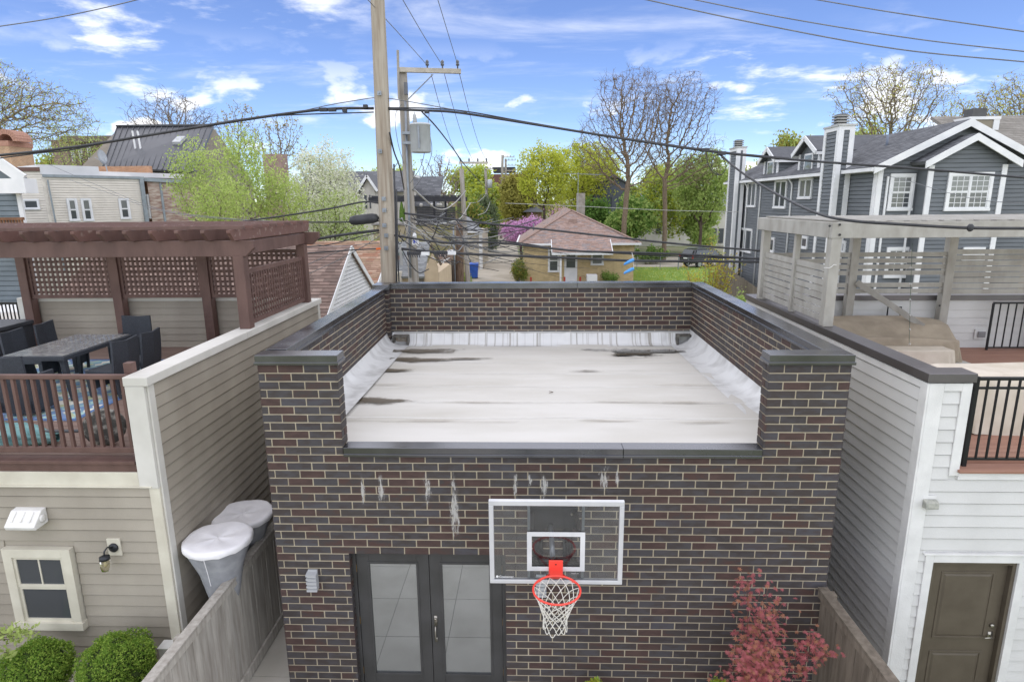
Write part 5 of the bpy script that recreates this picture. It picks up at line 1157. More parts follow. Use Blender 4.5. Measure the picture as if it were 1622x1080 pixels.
shingles(ga, (-14.3, gy0-.3, gez-.3*sl+.08), (gx+.12, gy0-.3, gez-.3*sl+.08), (-14.3, gym, gaz+.08), (gx+.12, gym, gaz+.08), SH_BROWN, seed=21, rowh=.15, tab=.30, th=.016)
shingles(ga, (-14.3, gy1+.3, gez-.3*sl+.08), (gx+.12, gy1+.3, gez-.3*sl+.08), (-14.3, gym, gaz+.08), (gx+.12, gym, gaz+.08), SH_BROWN, seed=22, rowh=.3, tab=.6)
for ye in (gy0-.3, gy1+.3): trimbar(ga, 'rake_board', WT, (gx+.13, ye, gez-.3*sl-.0), (gx+.13, gym, gaz+.0), .03, .16, up=(0, 0, 1))
gb = thing('tan_roofed_garage', 'garage with mottled orange brown shingles behind the white gable', 'garage', (-8, 28, 0))
w = MB(); w.box(-13, 24.6, 0, -6.6, 31, 3.0); w.obj('wall', mat('pale_wall', 'c9c3b4'), gb); shingles(gb, (-13.2, 24.3, 2.85), (-6.35, 24.3, 2.85), (-13.2, 28.0, 4.7), (-6.35, 28.0, 4.7), SH_TAN, seed=23, rowh=.15, tab=.34); trimbar(gb, 'rake_board', WT, (-6.33, 24.3, 2.8), (-6.33, 28, 4.65), .04, .16)
gc = thing('flat_garage', 'low garage with grey green flat roof beyond the orange brown shingles', 'garage', (-9, 35, 0)); w = MB(); w.box(-14, 32, 0, -6.9, 39, 3.7); w.obj('wall', brick_tex('pink_brick', 'a8867a', '977468', '9c9284'), gc); w = MB(); w.box(-14.1, 31.9, 3.701, -6.8, 39.1, 3.86); w.obj('roof', mat('green_grey_roof', '818b88', '737d7a'), gc)
# alley garages by the poles
gd = thing('beige_alley_garage', 'beige alley garage with light grey shingles behind the utility poles', 'garage', (-6.6, 33, 0))
X1_ = P(694, 420, Y=31).x; w = MB(); w.box(-9.0, 31, 0, X1_, 36, 2.9); w.obj('wall', mat('beige_board', 'bfae93', 'b3a288', scale=2), gd)
shingles(gd, (-9.2, 30.7, 2.75), (P(672, 440, Y=30.7).x, 30.7, 2.75), (-9.2, 33.5, 4.3), (P(681, 380, Y=33.5).x, 33.5, 4.3), SH_LG, seed=24)
w = MB(); q0 = P(672, 436, Y=30.9); w.prism([(q0.x, 30.9, 0), (X1_, 30.9, 0), (X1_, 30.9, 3.2), (P(684, 392, Y=30.9).x, 30.9, 3.9), (q0.x, 30.9, 2.9)], (0, .15, 0)); w.obj('gable', mat('beige_board', 'bfae93'), gd)
trimbar(gd, 'rake_board', mat('dark_rake', '5d5145'), P(682, 388, Y=30.8), P(699, 420, Y=30.8), .06, .12)
w = MB(); a, b = wpx(663, 671, 436, 446, Y=30.88); w.box(a.x, 30.86, b.z-.6, b.x, 30.9, a.z); w.obj('window', mat('dark_frame', '6d675c'), gd)
ge = thing('red_brick_garage', 'small reddish brick garage with white gutter pipe by the grey wooden fence', 'garage', (-5.9, 42, 0)); a, b = wpx(694, 703, 404, 446, Y=40); w = MB(); w.box(a.x, 40, 0, b.x, 46, a.z); w.obj('wall', brick_tex('rose_brick', 'a08678', '8d7468', '9a9085'), ge)
w = MB(); w.tube([P(692, 419, Y=39.8), P(712, 409, Y=39.8)], .05, 6); w.tube([P(702.5, 412, Y=39.8), P(702.5, 446, Y=39.8)], .05, 6); w.obj('gutter_pipe', WT, ge); w = MB(); q = P(717, 403, Y=39.8); w.box(P(709, 403, Y=39.8).x, 39.7, q.z, q.x, 40.2, P(716, 399, Y=39.8).z+.1); w.obj('eave_box', WT, ge)
wf = thing('alley_fence', 'grey wooden fence panel between the brick garage and the blue bin', 'fence', (-5.6, 44, 0)); a, b = wpx(703, 723, 412, 446, Y=44)
for i in range(8): w = MB(); x = a.x+(b.x-a.x)*i/8; w.box(x, 44, 0, x+(b.x-a.x)/8-.015, 44.03, a.z+random.uniform(-.05, .05)); w.obj('fence_board', WEATH2, wf)
gf = thing('garage_with_black_deck', 'ivy patched garage carrying a black slatted roof deck and pergola', 'garage', (-8, 47, 0))
a, b = wpx(591, 728, 357, 446, Y=45); w = MB(); w.box(a.x, 45, 0, b.x, 51, a.z); w.obj('wall', mat('ivy_stone', 'a59a80', '8d8a5e', rough=.95, scale=1.2, detail=10, lo=.42, hi=.58, bump=.6), gf); w = MB(); w.box(a.x-.1, 44.9, a.z, b.x+.1, 51.1, a.z+.12); w.obj('parapet', mat('parapet_grey', '8d8a84'), gf)
BKW = mat('black_timber', '35363a', '2b2c30', rough=.7, scale=4); a2, b2 = wpx(660, 722, 328, 357, Y=45.4)
for i in range(10): w = MB(); z = b2.z+.12+(a2.z-b2.z-.12)*i/10; w.box(a2.x, 45.35, z, b2.x, 45.4, z+(a2.z-b2.z-.12)/10-.025); w.obj('screen_slat', BKW, gf)
for i in range(6): w = MB(); x = P(725+i*1.6, 340, Y=45.6).x; w.box(x, 45.5, b2.z, x+.035, 45.56, P(725, 322, Y=45.6).z); w.obj('screen_post', BKW, gf)
for px in (655, 688, 706, 733): w = MB(); x = P(px, 330, Y=46).x; w.box(x-.07, 45.9, b2.z, x+.07, 46.05, P(px, 318, Y=46).z); w.obj('post', BKW, gf)
a3, b3 = wpx(585, 734, 313, 319, Y=45.5); w = MB(); w.box(a3.x, 45.2, b3.z, b3.x, 45.35, a3.z); w.obj('beam', BKW, gf); w = MB(); w.box(a3.x, 48, b3.z, b3.x, 48.15, a3.z); w.obj('beam', BKW, gf)
for i in range(12): w = MB(); x = a3.x+(b3.x-a3.x)*(i+.5)/12; w.box(x-.03, 45.1, a3.z, x+.03, 48.3, a3.z+.12); w.obj('rafter', BKW, gf)
for px in (667, 684, 694, 698, 707): c = P(px, 325, Y=46.5); w = MB(); w.lathe([(.01, .14), (.10, .10), (.14, 0), (.10, -.10), (.01, -.14)], tuple(c), 12); w.obj('globe_lamp', mat('globe_white', 'd4d2ca', rough=.4), gf, smooth=True)
for px in (634, 641): c = P(px, 350, Y=44.6); w = MB(); r_ = .22; w.lathe([(.02, 0), (r_, .25), (r_*.8, .9), (.02, 1.75)], (c.x, 45.3, P(px, 357, Y=45).z+.12), 9); tag(w.obj('conical_shrub', leaf_mat('box_dark', '4f6b34', '6f8a44', .2, 6), None), 'clipped conical evergreen on the deck edge, %s the second pole' % ('behind' if px > 637 else 'clear of'), 'shrub', 'conical shrubs on the roof deck')
gg = thing('white_door_garage', 'beige alley garage with grey roof and white corner beside the long alley', 'garage', (-5, 66, 0))
a, b = wpx(738, 764, 367, 400, Y=60); w = MB(); w.box(a.x, 60, 0, b.x, 68, a.z); w.obj('wall', mat('pale_board', 'c0b8a8', 'b3ab9b'), gg); q = P(764, 366, Y=59.6); shingles(gg, (a.x-.6, 59.6, q.z), (b.x+.2, 59.6, q.z), (a.x-.6, 63, q.z+1.3), (b.x-1.6, 63, q.z+1.3), SH_LG, seed=25, rowh=.25, tab=.5); w = MB(); w.box(b.x-.3, 59.9, 0, b.x+.02, 59.99, a.z); w.obj('corner_board', WT, gg); trimbar(gg, 'gutter', WT, (a.x-.6, 59.55, q.z-.08), (b.x+.2, 59.55, q.z-.08), .1, .16)

# ---- grey gabled houses in the middle distance
gm = thing('pale_gabled_house', 'pale house with dark grey gable roof half hidden by white blossom', 'house', (-17, 62, 0)); PALE = mat('pale_siding', 'c5c1b8', 'b8b4ab', scale=2)
a, b = wpx(573, 596, 300, 346, Y=58); ap = P(583, 281, Y=58); w = MB(); w.prism([(a.x, 58, 0), (b.x, 58, 0), (b.x, 58, a.z), (ap.x, 58, ap.z), (a.x, 58, a.z)], (0, 5, 0)); w.obj('wall', PALE, gm)
for x_, d in ((a.x-.35, -1), (b.x+.35, 1)): m = MB(); m.prism([(x_, 57.6, a.z-.2), (ap.x, 57.6, ap.z+.15), (ap.x, 63, ap.z+.15), (x_, 63, a.z-.2)], (0, 0, .16)); m.obj('roof', SH_GREY[0], gm); trimbar(gm, 'rake_board', WT, (x_, 57.55, a.z-.2), (ap.x, 57.55, ap.z+.12), .06, .22)
w = MB(); p, q = P(560, 278, Y=66), P(640, 300, Y=66); w.box(p.x-6, 66, 0, q.x, 74, q.z); w.obj('rear_wall', PALE, gm); shingles(gm, (p.x-6, 65, q.z-.2), (q.x+.5, 65, q.z-.2), (p.x-6, 70, p.z+.6), (q.x+.5, 70, p.z+.6), SH_GREY, rowh=.35, tab=.8, base_name='rear_roof')
for x0, x1 in ((577, 582), (585, 588)): p, q = wpx(x0, x1, 309, 330, Y=57.99); w = MB(); w.box(p.x, 57.9, q.z, q.x, 57.99, p.z); w.obj('window', mat('dark_pane', '4b5056', rough=.2), gm)
gn = thing('slate_gabled_house', 'grey shingled house with dark upper window between the two poles', 'house', (-14, 75, 0)); p, q = P(617, 290, Y=72), P(690, 330, Y=72); w = MB(); w.box(p.x, 72, 0, q.x, 80, 6.5); w.obj('wall', mat('dim_wall', '8f8c86'), gn); shingles(gn, (p.x-.5, 71, 6.0), (q.x+.5, 71, 6.0), (p.x-.5, 76, P(650, 280, Y=76).z), (q.x+.5, 76, P(650, 280, Y=76).z), SH_GREY, rowh=.35, tab=.8)
w = MB(); a, b = wpx(622, 632, 285, 318, Y=70.5); w.box(a.x, 70.5, 3, b.x, 73, a.z); w.obj('chimney', brick_tex('dull_brick', '8a6a5e', '79594e', '8d8379'), gn)
w = MB(); a, b = wpx(620, 640, 277, 281, Y=70); w.box(a.x, 69.6, b.z, b.x+1.2, 73, a.z); w.obj('eave', WT, gn)
# dark house, white house, red school and little gatehouse farther away
gk = thing('dark_slate_house', 'dark slate coloured house with one big window behind the bare trees', 'house', (12, 88, 0)); DKS = mat('dark_slate_wall', '5f646e', '575c66', scale=1); a, b = wpx(940, 1003, 300, 385, Y=82); ap = P(972, 280, Y=82)
w = MB(); w.prism([(a.x, 82, 0), (b.x, 82, 0), (b.x, 82, a.z), (ap.x, 82, ap.z), (a.x, 82, a.z)], (0, 9, 0)); w.obj('wall', DKS, gk); p, q = wpx(953, 969, 313, 329, Y=81.9); w = MB(); w.box(p.x, 81.85, q.z, q.x, 81.95, p.z); w.obj('window', mat('dark_pane', '4b5056'), gk)
for x_ in (a.x-.4, b.x+.4): m = MB(); m.prism([(x_, 81.6, a.z-.2), (ap.x, 81.6, ap.z+.1), (ap.x, 91, ap.z+.1), (x_, 91, a.z-.2)], (0, 0, .2)); m.obj('roof', SH_GREY[0], gk)
gw = thing('white_flat_house', 'white house with tall dark windows beyond the parked car', 'house', (22, 92, 0)); a, b = wpx(1015, 1150, 330, 400, Y=90); w = MB(); w.box(a.x, 90, 0, b.x+4, 99, a.z); w.obj('wall', mat('chalk_wall', 'cfccc4', 'c2bfb7', scale=1), gw); shingles(gw, (a.x-.4, 89.4, a.z), (b.x+4, 89.4, a.z), (a.x-.4, 94, a.z+3.0), (b.x+4, 94, a.z+3.0), SH_LG, rowh=.4, tab=.9)
for x0, x1, y0, y1 in ((1117, 1121, 362, 372), (1127, 1134, 362, 385), (1139, 1145, 362, 385), (1100, 1106, 362, 380), (1040, 1047, 350, 370)): p, q = wpx(x0, x1, y0, y1, Y=89.9); w = MB(); w.box(p.x, 89.85, q.z, q.x, 89.96, p.z); w.obj('window', mat('dark_pane', '4b5056'), gw)
gs = thing('red_brick_block', 'dark red brick block at the far end of the alley', 'building', (-2, 128, 0)); a, b = wpx(788, 845, 270, 352, Y=125); w = MB(); w.box(P(740, 300, Y=125).x, 125, 0, b.x, 135, P(790, 276, Y=125).z); w.obj('wall', brick_tex('dark_red_brick', '6d4540', '5f3b37', '6d5a52'), gs); w = MB(); p, q = wpx(781, 816, 265, 273, Y=126); w.box(p.x, 126, q.z, q.x, 130, p.z); w.obj('roof_screen', BKW, gs)
for x0, x1, y0, y1 in ((801, 805, 334, 352), (819, 827, 325, 334)): p, q = wpx(x0, x1, y0, y1, Y=124.9); w = MB(); w.box(p.x, 124.8, q.z, q.x, 124.95, p.z); w.obj('window', mat('dark_pane', '4b5056'), gs)
gt_ = thing('gatehouse', 'small brick hut with low pyramid roof above the pink blossom', 'hut', (1.5, 100, 0)); a, b = wpx(834, 858, 337, 365, Y=98); w = MB(); w.box(a.x, 98, 0, b.x, 102, a.z); w.obj('wall', brick_tex('hut_brick', 'a0805f', '8f7053', '8d8379'), gt_); p, q = P(828, 336, Y=97.5), P(862, 336, Y=97.5); cx = (p.x+q.x)/2; w = MB(); w.add([(p.x, 97.2, p.z), (q.x, 97.2, p.z), (q.x, 103, p.z), (p.x, 103, p.z), (cx, 100, p.z+1.0)], [(0, 1, 4), (1, 2, 4), (2, 3, 4), (3, 0, 4), (3, 2, 1, 0)]); w.obj('roof', SH_GREY[1], gt_)

# ---- far side of the taupe house: beige sided house, metal roof, brick block
BEIGE = mat('beige_vinyl', 'd8d2c6', 'cec8bc', rough=.6, scale=2); bh = thing('beige_vinyl_house', 'long beige vinyl sided house with flat roof and white windows', 'house', (-24, 34, 0))
pL, pR = P(72, 300, Y=32), P(226, 300, Y=36); u = (Vector((pR.x, 36, 0))-Vector((pL.x, 32, 0))); Lb = u.length; FH = basis((pL.x, 32, 0), u, (0, 1, 0)); zt0, zt1 = P(75, 272, Y=32).z, P(226, 285, Y=36).z; zt = (zt0+zt1)/2
w = MB(); w.box(0, .02, 0, Lb, 8, zt); w.xf(FH); w.obj('wall', BEIGE, bh); w = MB(); lap_wall(w, FH, 0, Lb, 3.5, zt, .13); w.obj('siding', BEIGE, bh, kind='stuff')
FHs = basis((pL.x-3.2, 31.3, 0), (1, .22, 0), (0, 1, 0)); w = MB(); w.box(0, .02, 0, 3.27, 6, zt+.25); w.xf(FHs); w.obj('wall', BEIGE, bh); w = MB(); lap_wall(w, FHs, 0, 3.25, 3.5, zt+.25, .13); w.obj('siding', BEIGE, bh, kind='stuff')
w = MB(); w.box(-.05, -.12, zt-.12, Lb+.1, .0, zt+.02); w.xf(FH); w.obj('gutter', mat('gutter_grey', '8d969a', rough=.5), bh); w = MB(); w.box(Lb-.15, -.16, 0, Lb+.05, -.02, zt-.1); w.xf(FH); w.obj('downspout', mat('gutter_grey', '8d969a'), bh)
w = MB(); w.box(-.1, -.02, zt+.021, Lb*.55, 3, zt+.5); w.xf(FH); w.obj('roof_kerb', mat('silver_roof', 'cdced0', 'c0c1c3', scale=1), bh); w = MB(); w.box(Lb*.55, 1, zt+.021, Lb+3, 5, zt+.3); w.xf(FH); w.obj('roof_kerb', mat('silver_roof', 'cdced0'), bh)
w = MB(); w.box(0, -.12, zt+.17, 3.2, .02, zt+.36); w.xf(FHs); w.obj('eave', mat('brown_eave', '6a5148'), bh)
w = MB(); w.box(-.09, -.05, 3, .05, .0, zt-.13); w.xf(FH); w.obj('corner_board', mat('bone_trim', 'd8d2c6'), bh)
for x0, x1, y0, y1 in ((102, 122, 314, 350), (124, 144, 314, 350), (184, 204, 314, 347)):
    f = lambda px, py: (lambda r_: r_)(P(px, py, Y=32+4*((px-72)/154)))
    a, b = f(x0, y0), f(x1, y1); ua = (a-Vector((pL.x, 32, 0))).dot(u.normalized()); ub = (b-Vector((pL.x, 32, 0))).dot(u.normalized()); window(bh, FH, (ua+ub)/2, b.z+.08, ub-ua-.18, a.z-b.z-.18, trim=.09, sashes=2, frame_m=WT, pane_m=PANE_BLIND, lower_m=PANE, proud=.07)
a, b = P(37, 318, Y=31.7), P(53, 330, Y=31.9); window(bh, FHs, a.x-(pL.x-3.2)+.35, b.z, .62, a.z-b.z, trim=.08, frame_m=WT, pane_m=PANE, proud=.07)
w = MB(); q = P(80, 285, Y=32.2); w.tube([Vector((q.x, 32.0, q.z)), Vector((q.x+.1, 32.0, 3))], .04, 6); w.obj('conduit', mat('gutter_grey', '8d969a'), bh)
STN = mat('faux_stone', 'b3a698', '8d7468', rough=.9, scale=2.2, stretch=(1, 1, 5), lo=.4, hi=.6, detail=8); sh_ = thing('stone_clad_house', 'house clad in banded stone beside the beige vinyl house', 'house', (-21, 38, 0)); a, b = P(228, 284, Y=36.2), P(300, 284, Y=38)
w = MB(); w.hexa([(a.x+.1, 36.3, 0), (b.x, 38.0, 0), (b.x, 44, 0), (a.x+.1, 44, 0), (a.x+.1, 36.3, a.z), (b.x, 38, a.z-.1), (b.x, 44, a.z-.1), (a.x+.1, 44, a.z)]); w.obj('wall', STN, sh_); w = MB(); w.bar((a.x, 36.15, a.z-.02), (b.x, 37.85, a.z-.12), .2, .2); w.obj('gutter', mat('gutter_grey', '8d969a'), sh_)
p, q = P(231, 308, Y=36.4), P(246, 346, Y=36.7); w = MB(); w.box(p.x, 36.25, q.z, q.x, 36.62, p.z); wn = w.obj('window', WT, sh_); w = MB(); w.box(p.x+.12, 36.22, q.z+.5, q.x-.12, 36.245, p.z-.1); w.obj('pane', PANE_BLIND, wn); w = MB(); x = P(258, 310, Y=36.9).x; w.tube([(x, 36.8, a.z-.2), (x, 36.8, 2)], .07, 6); w.obj('downspout', mat('gutter_grey', '8d969a'), sh_)
w = MB(); p, q = P(150, 264, Y=39), P(236, 274, Y=39); w.box(p.x, 39, 3, q.x, 39.4, p.z); tag(w.obj('brick_parapet', brick_tex('orange_brick', 'b3825f', 'a0714f', '9a8a78'), None), 'strip of orange brick parapet below the metal roof', 'wall')
sd_ = thing('satellite_dish', 'grey satellite dish standing on the beige house roof', 'satellite dish', tuple(P(165, 268, Y=37))); c = P(163, 249, Y=37); w = MB(); w.lathe([(.02, .10), (.25, .06), (.42, -.02), (.43, -.03), (.25, .04), (.02, .08)], (0, 0, 0), 20, axis='y'); w.xf(Matrix.Translation(c) @ rotz(rad(-25)) @ Matrix.Rotation(rad(12), 4, 'X')); w.obj('dish', mat('dish_grey', '9da2a8'), sd_, smooth=True); w = MB(); w.tube([c+Vector((0, .1, -.1)), c+Vector((.1, .1, -1.2))], .035, 6); w.tube([c+Vector((0, 0, -.3)), c+Vector((-.15, -.5, -.05))], .02, 5); w.obj('mast', mat('dish_grey', '9da2a8'), sd_)
MR = mat('black_metal_roof', '55575c', '4d4f54', rough=.42, scale=1, metal=.2); mh = thing('metal_roof_house', 'tall house with dark standing seam metal roof and small skylight', 'house', (-27, 47, 0))
rA, rB = P(186, 201, Y=50), P(338, 199, Y=50); eA, eB = P(163, 264, Y=44), P(308, 272, Y=44); n_ = (eB-eA).cross(rA-eA).normalized(); n_ = n_ if n_.z > 0 else -n_
w = MB(); w.hexa([eA-n_*.15, eB-n_*.15, rB-n_*.15, rA-n_*.15, eA, eB, rB, rA]); rf = w.obj('roof', MR, mh)
for i in range(18): t = i/17; w = MB(); w.bar(eA.lerp(eB, t)+n_*.03, rA.lerp(rB, t)+n_*.03, .045, .07, up=n_); w.obj('standing_seam', MR, rf)
w = MB(); w.bar(rA+Vector((0, 0, .05)), rB+Vector((0, 0, .05)), .4, .12); w.obj('ridge_cap', MR, rf)
w = MB(); w.prism([(rB.x, 44.2, 0), (rB.x, 56, 0), (rB.x, 56, eB.z-.2), (rB.x-.01, 50, rB.z-.2), (rB.x, 44.2, eB.z-.2)], (-(rB.x-rA.x), 0, 0)); w.obj('wall', mat('taupe_block', '8f877b', scale=1), mh)
c = P(283, 222, Y=47); w = MB(); w.box(-.3, -.5, 0, .3, .5, .25); w.xf(Matrix.Translation(eA.lerp(eB, .72).lerp(rA.lerp(rB, .72), .60)+n_*.02) @ Matrix.Rotation(math.atan2(rA.z-eA.z, 6), 4, 'X')); w.obj('skylight', mat('skylight_frame', 'b9bcbe'), mh)
for t in (.28, .335): q = eA.lerp(eB, t).lerp(rA.lerp(rB, t), .42); w = MB(); w.tube([q, q+Vector((-.05, 0, 1.3))], .07, 8); w.obj('vent_pipe', WT, mh)
bb = thing('brown_brick_block', 'brown brick block with three white windows behind the satellite dish', 'building', (-45, 64, 0)); a, b = P(80, 222, Y=62), P(178, 216, Y=62); w = MB(); w.box(a.x, 62, 0, b.x, 72, a.z); w.obj('wall', brick_tex('brown_brick', '857062', '776356', '8d8074'), bb)
for x0, x1 in ((112, 120), (124, 133), (138, 147)): p, q = wpx(x0, x1, 232, 256, Y=61.9); w = MB(); w.box(p.x, 61.8, q.z, q.x, 61.98, p.z); wn = w.obj('window', WT, bb); w = MB(); w.box(p.x+.1, 61.76, q.z+.1, q.x-.1, 61.79, p.z-.1); w.obj('pane', PANE, wn)
w = MB(); a, b = P(96, 222, Y=61), P(180, 222, Y=61); w.box(a.x, 61, a.z-.2, b.x, 62, a.z+.35); w.obj('cornice', mat('dark_cornice', '6d6258'), bb)
ck = thing('arched_chimney', 'old brick chimney with arched brick hood at the picture edge', 'chimney', tuple(P(10, 290, Y=38))); OB = brick_tex('chimney_brick', 'b08a6c', 'a07c60', 'b5a88f'); a, b = wpx(-25, 26, 232, 300, Y=38); w = MB(); w.box(a.x, 38, 3, b.x, 39.8, a.z); w.obj('stack', OB, ck)
cx = (P(9, 225, Y=38).x); zc = P(0, 224, Y=38).z; w = MB(); pts = []
RB = mat('red_arch_brick', 'a67f6e', '98705f', scale=9)
for k in range(12):
    a0 = math.pi*k/12; a1 = math.pi*(k+.92)/12; w = MB(); q = [(cx+r_*math.cos(t), 38.0, zc+r_*math.sin(t)*.95) for t, r_ in ((a0, .44), (a0, .74), (a1, .74), (a1, .44))]; w.prism(q, (0, 1.2, 0)); w.obj('brick', RB, ck)
w = MB(); w.box(a.x-.05, 37.95, a.z, b.x+.05, 39.85, zc+.03); w.obj('cap', RB, ck)
c = P(40, 276, Y=40); w = MB(); w.box(c.x-.35, 40, 4, c.x+.35, 40.7, c.z); tag(w.obj('chimney_stub', OB, None), 'short brick chimney stub left of the beige vinyl house', 'chimney')
# blue-grey house at the picture edge
sb = thing('slate_blue_house', 'slate blue clapboard house with white eave at the picture edge', 'house', (-17, 20, 0)); SB = mat('slate_blue', '737d83', '697379', scale=2); xR = P(36, 320, Y=19.5).x
k_ = 26/19.5; w = MB(); w.hexa([(-26, 19.52, 0), (xR-.02, 19.52, 0), ((xR-.02)*k_-.3, 26, 0), (-34, 26, 0), (-26, 19.52, 7.0), (xR-.02, 19.52, 7.0), ((xR-.02)*k_-.3, 26, 7.0), (-34, 26, 7.0)]); w.obj('wall', SB, sb); w = MB(); lap_wall(w, frame_at(0, 19.5, 0, 0), -26, xR, 0, 7.0, .16); w.obj('siding', SB, sb, kind='stuff'); w = MB(); w.box(xR-.12, 19.43, 0, xR+.02, 19.5, 6.9); w.obj('corner_board', WT, sb)
e0 = P(43, 282, Y=19.2); e1 = P(-40, 225, Y=19.2); w = MB(); w.prism([(e0.x, 19.1, e0.z), (e1.x, 19.1, e1.z), (e1.x*1.4, 26, e1.z), (e0.x*1.4-.6, 26, e0.z)], (0, 0, .15)); w.obj('roof', SH_GREY[0], sb); w = MB(); w.prism([(xR, 19.49, 6.9), (e1.x, 19.49, 6.9), (e1.x, 19.49, e1.z-.1), (e0.x-.3, 19.49, e0.z)], (0, .1, 0)); w.obj('gable', SB, sb); trimbar(sb, 'rake_board', WT, (e0.x, 19.05, e0.z-.06), (e1.x, 19.05, e1.z-.06), .08, .34); w = MB(); w.box(xR-.3, 19.0, 6.75, e0.x+.05, 19.5, e0.z-.02); w.obj('eave_return', WT, sb)
bl = thing('wooden_balcony', 'brown wooden balcony railing on the slate blue house', 'balcony', tuple(P(10, 352, Y=18.6))); a, b = P(-30, 346, Y=18.6), P(38, 353, Y=18.6); WD = mat('brown_balcony', '7d5a41', '6d4d37'); w = MB(); w.box(a.x, 18.55, a.z-.06, b.x, 18.65, a.z+.02); w.obj('top_rail', WD, bl); w = MB(); w.box(a.x, 18.57, a.z-1.0, b.x, 18.63, a.z-.93); w.obj('bottom_rail', WD, bl)
for i in range(14): x = a.x+(b.x-a.x)*(i+.5)/14; w = MB(); w.box(x-.025, 18.58, a.z-.93, x+.025, 18.62, a.z-.06); w.obj('baluster', WD, bl)
w = MB(); w.box(a.x, 18.6, a.z-1.1, b.x, 19.45, a.z-1.0); w.obj('platform', WD, bl)
ed = thing('neighbour_terrace', 'small terrace with black railing glimpsed past the white post', 'terrace', (-13, 14.5, 0)); w = MB(); w.box(-19, 13.6, 0, -11.6, 18, 3.2); w.obj('base', SB, ed); w = MB(); w.box(-19, 13.6, 3.201, -11.6, 18, 3.3); w.obj('floor', mat('sand_floor', 'b59a77'), ed)
for pxx in range(-8, 46, 6): x = P(pxx, 490, Y=13.7).x; w = MB(); w.box(x-.012, 13.69, 3.35, x+.012, 13.71, 4.15); w.obj('bar', BK, ed)
w = MB(); w.box(-19, 13.68, 4.15, P(46, 490, Y=13.7).x, 13.73, 4.2); w.obj('top_rail', BK, ed); w = MB(); w.box(-19, 13.68, 3.34, P(46, 490, Y=13.7).x, 13.72, 3.37); w.obj('bottom_rail', BK, ed)
w = MB(); p = P(24, 490, Y=15.5); w.box(p.x-.9, 15.2, 3.3, p.x+.9, 16.2, 3.75); tag(w.obj('terrace_bench', WT, None, bev=.05), 'white box bench behind the black terrace railing', 'bench')
# ================================================================== poles, cables, bins, car
POLE = mat('pole_wood', 'aca496', '8d8172', rough=.9, scale=2.2, stretch=(6, 6, .35), lo=.35, hi=.65, detail=8, bump=.5, bscale=14)
POLE2 = mat('pole_wood_grey', 'a19d96', '878075', rough=.9, scale=2, stretch=(6, 6, .35), bump=.4, bscale=14)
STL = mat('galvanised_dark', '8a9097', '7a8087', rough=.4, metal=.5)
CAB = mat('black_cable', '2e2f32', '3a3b3e', rough=.55); WIRE = mat('grey_wire', '6b6d70', '77797c', rough=.5, metal=.3); LW = mat('pale_cable', '9a9a98', 'adadaa', rough=.6)
def pole(name, label, top, bot, r0, r1, m, group='utility poles in the alleys'):
    o = thing(name, label, 'utility pole', (bot[0], bot[1], 0), group=group); top, bot = Vector(top), Vector(bot); b = MB(); n = 9
    b.tube([bot.lerp(top, i/n) for i in range(n+1)], [r0+(r1-r0)*i/n for i in range(n+1)], 14); b.obj('shaft', m, o, smooth=True); return o
p1a, p1b = P(598, 0, Y=14.5), P(617, 440, Y=14.5); d = (p1a-p1b)/(p1a.z-p1b.z)
p1 = pole('utility_pole', 'thick weathered pole rising past the top edge, nearest of the poles', p1b+d*(13.5-p1b.z), p1b+d*(0-p1b.z), .225, .13, POLE)
for px, py in ((601, 148), (602, 240), (608, 315), (609, 333), (609, 357), (612, 373), (612, 393)): c = P(px, py, Y=14.31); b = MB(); b.box(c.x-.045, 14.28, c.z-.045, c.x+.045, 14.315, c.z+.045); b.lathe([(.016, 0), (.016, -.04)], (c.x, 14.285, c.z), 8, axis='y'); b.obj('bolt_plate', STL, p1)
b = MB(); b.tube([P(624, 260, Y=14.35), P(626, 330, Y=14.35), P(628, 420, Y=14.35), P(628, 470, Y=14.3)], .022, 6); b.tube([P(628, 300, Y=14.35), P(630, 400, Y=14.3), P(633, 470, Y=14.3)], .018, 6); b.obj('riser_cable', CAB, p1, smooth=True)
b = MB(); b.box(*P(632, 388, Y=14.4), *(P(638, 420, Y=14.5))); b.obj('guard', LW, p1)
p2a, p2b = P(637, 108, Y=19.5), P(655, 440, Y=19.5); d = (p2a-p2b)/(p2a.z-p2b.z)
p2 = pole('utility_pole', 'weathered pole with timber cross arm and grey transformer can', p2a, p2b+d*(0-p2b.z), .19, .135, POLE2)
ARM = mat('arm_timber', 'b5afa4', 'a29c90', rough=.85, scale=5, bump=.3)
b = MB(); b.bar(P(632, 111, Y=19.35), P(730, 113.5, Y=19.35), .11, .13); b.obj('cross_arm', ARM, p2, bev=.006)
b = MB(); b.bar(P(646, 158, Y=19.3), P(686, 118, Y=19.3), .02, .06, up=(0, 1, 0)); b.obj('arm_brace', STL, p2); b = MB(); b.bar(P(630, 80, Y=19.3), P(632, 157, Y=19.3), .07, .06); b.obj('fuse_bracket', mat('weathered_arm', '9d988e'), p2)
for px in (677, 701, 725): c = P(px, 111, Y=19.35); b = MB(); b.lathe([(.02, 0), (.02, .10), (.05, .12), (.055, .16), (.03, .18), (.05, .20), (.045, .24), (.02, .27)], tuple(c), 12); b.obj('insulator', mat('insulator_grey', '5f6166', rough=.3), p2, smooth=True)
tc, tb2 = P(667, 197, Y=19.2), P(667, 243, Y=19.2); tr = .30; h = tc.z-tb2.z; b = MB(); b.lathe([(tr*.92, 0), (tr, .03), (tr, h*.92), (tr*1.06, h*.93), (tr*1.06, h*.96), (tr*.9, h), (.05, h*1.03)], (tc.x, 19.0, tb2.z), 24); can = b.obj('transformer_can', mat('can_grey', 'b4b9bb', 'a9aeb0', rough=.45), p2, smooth=True)
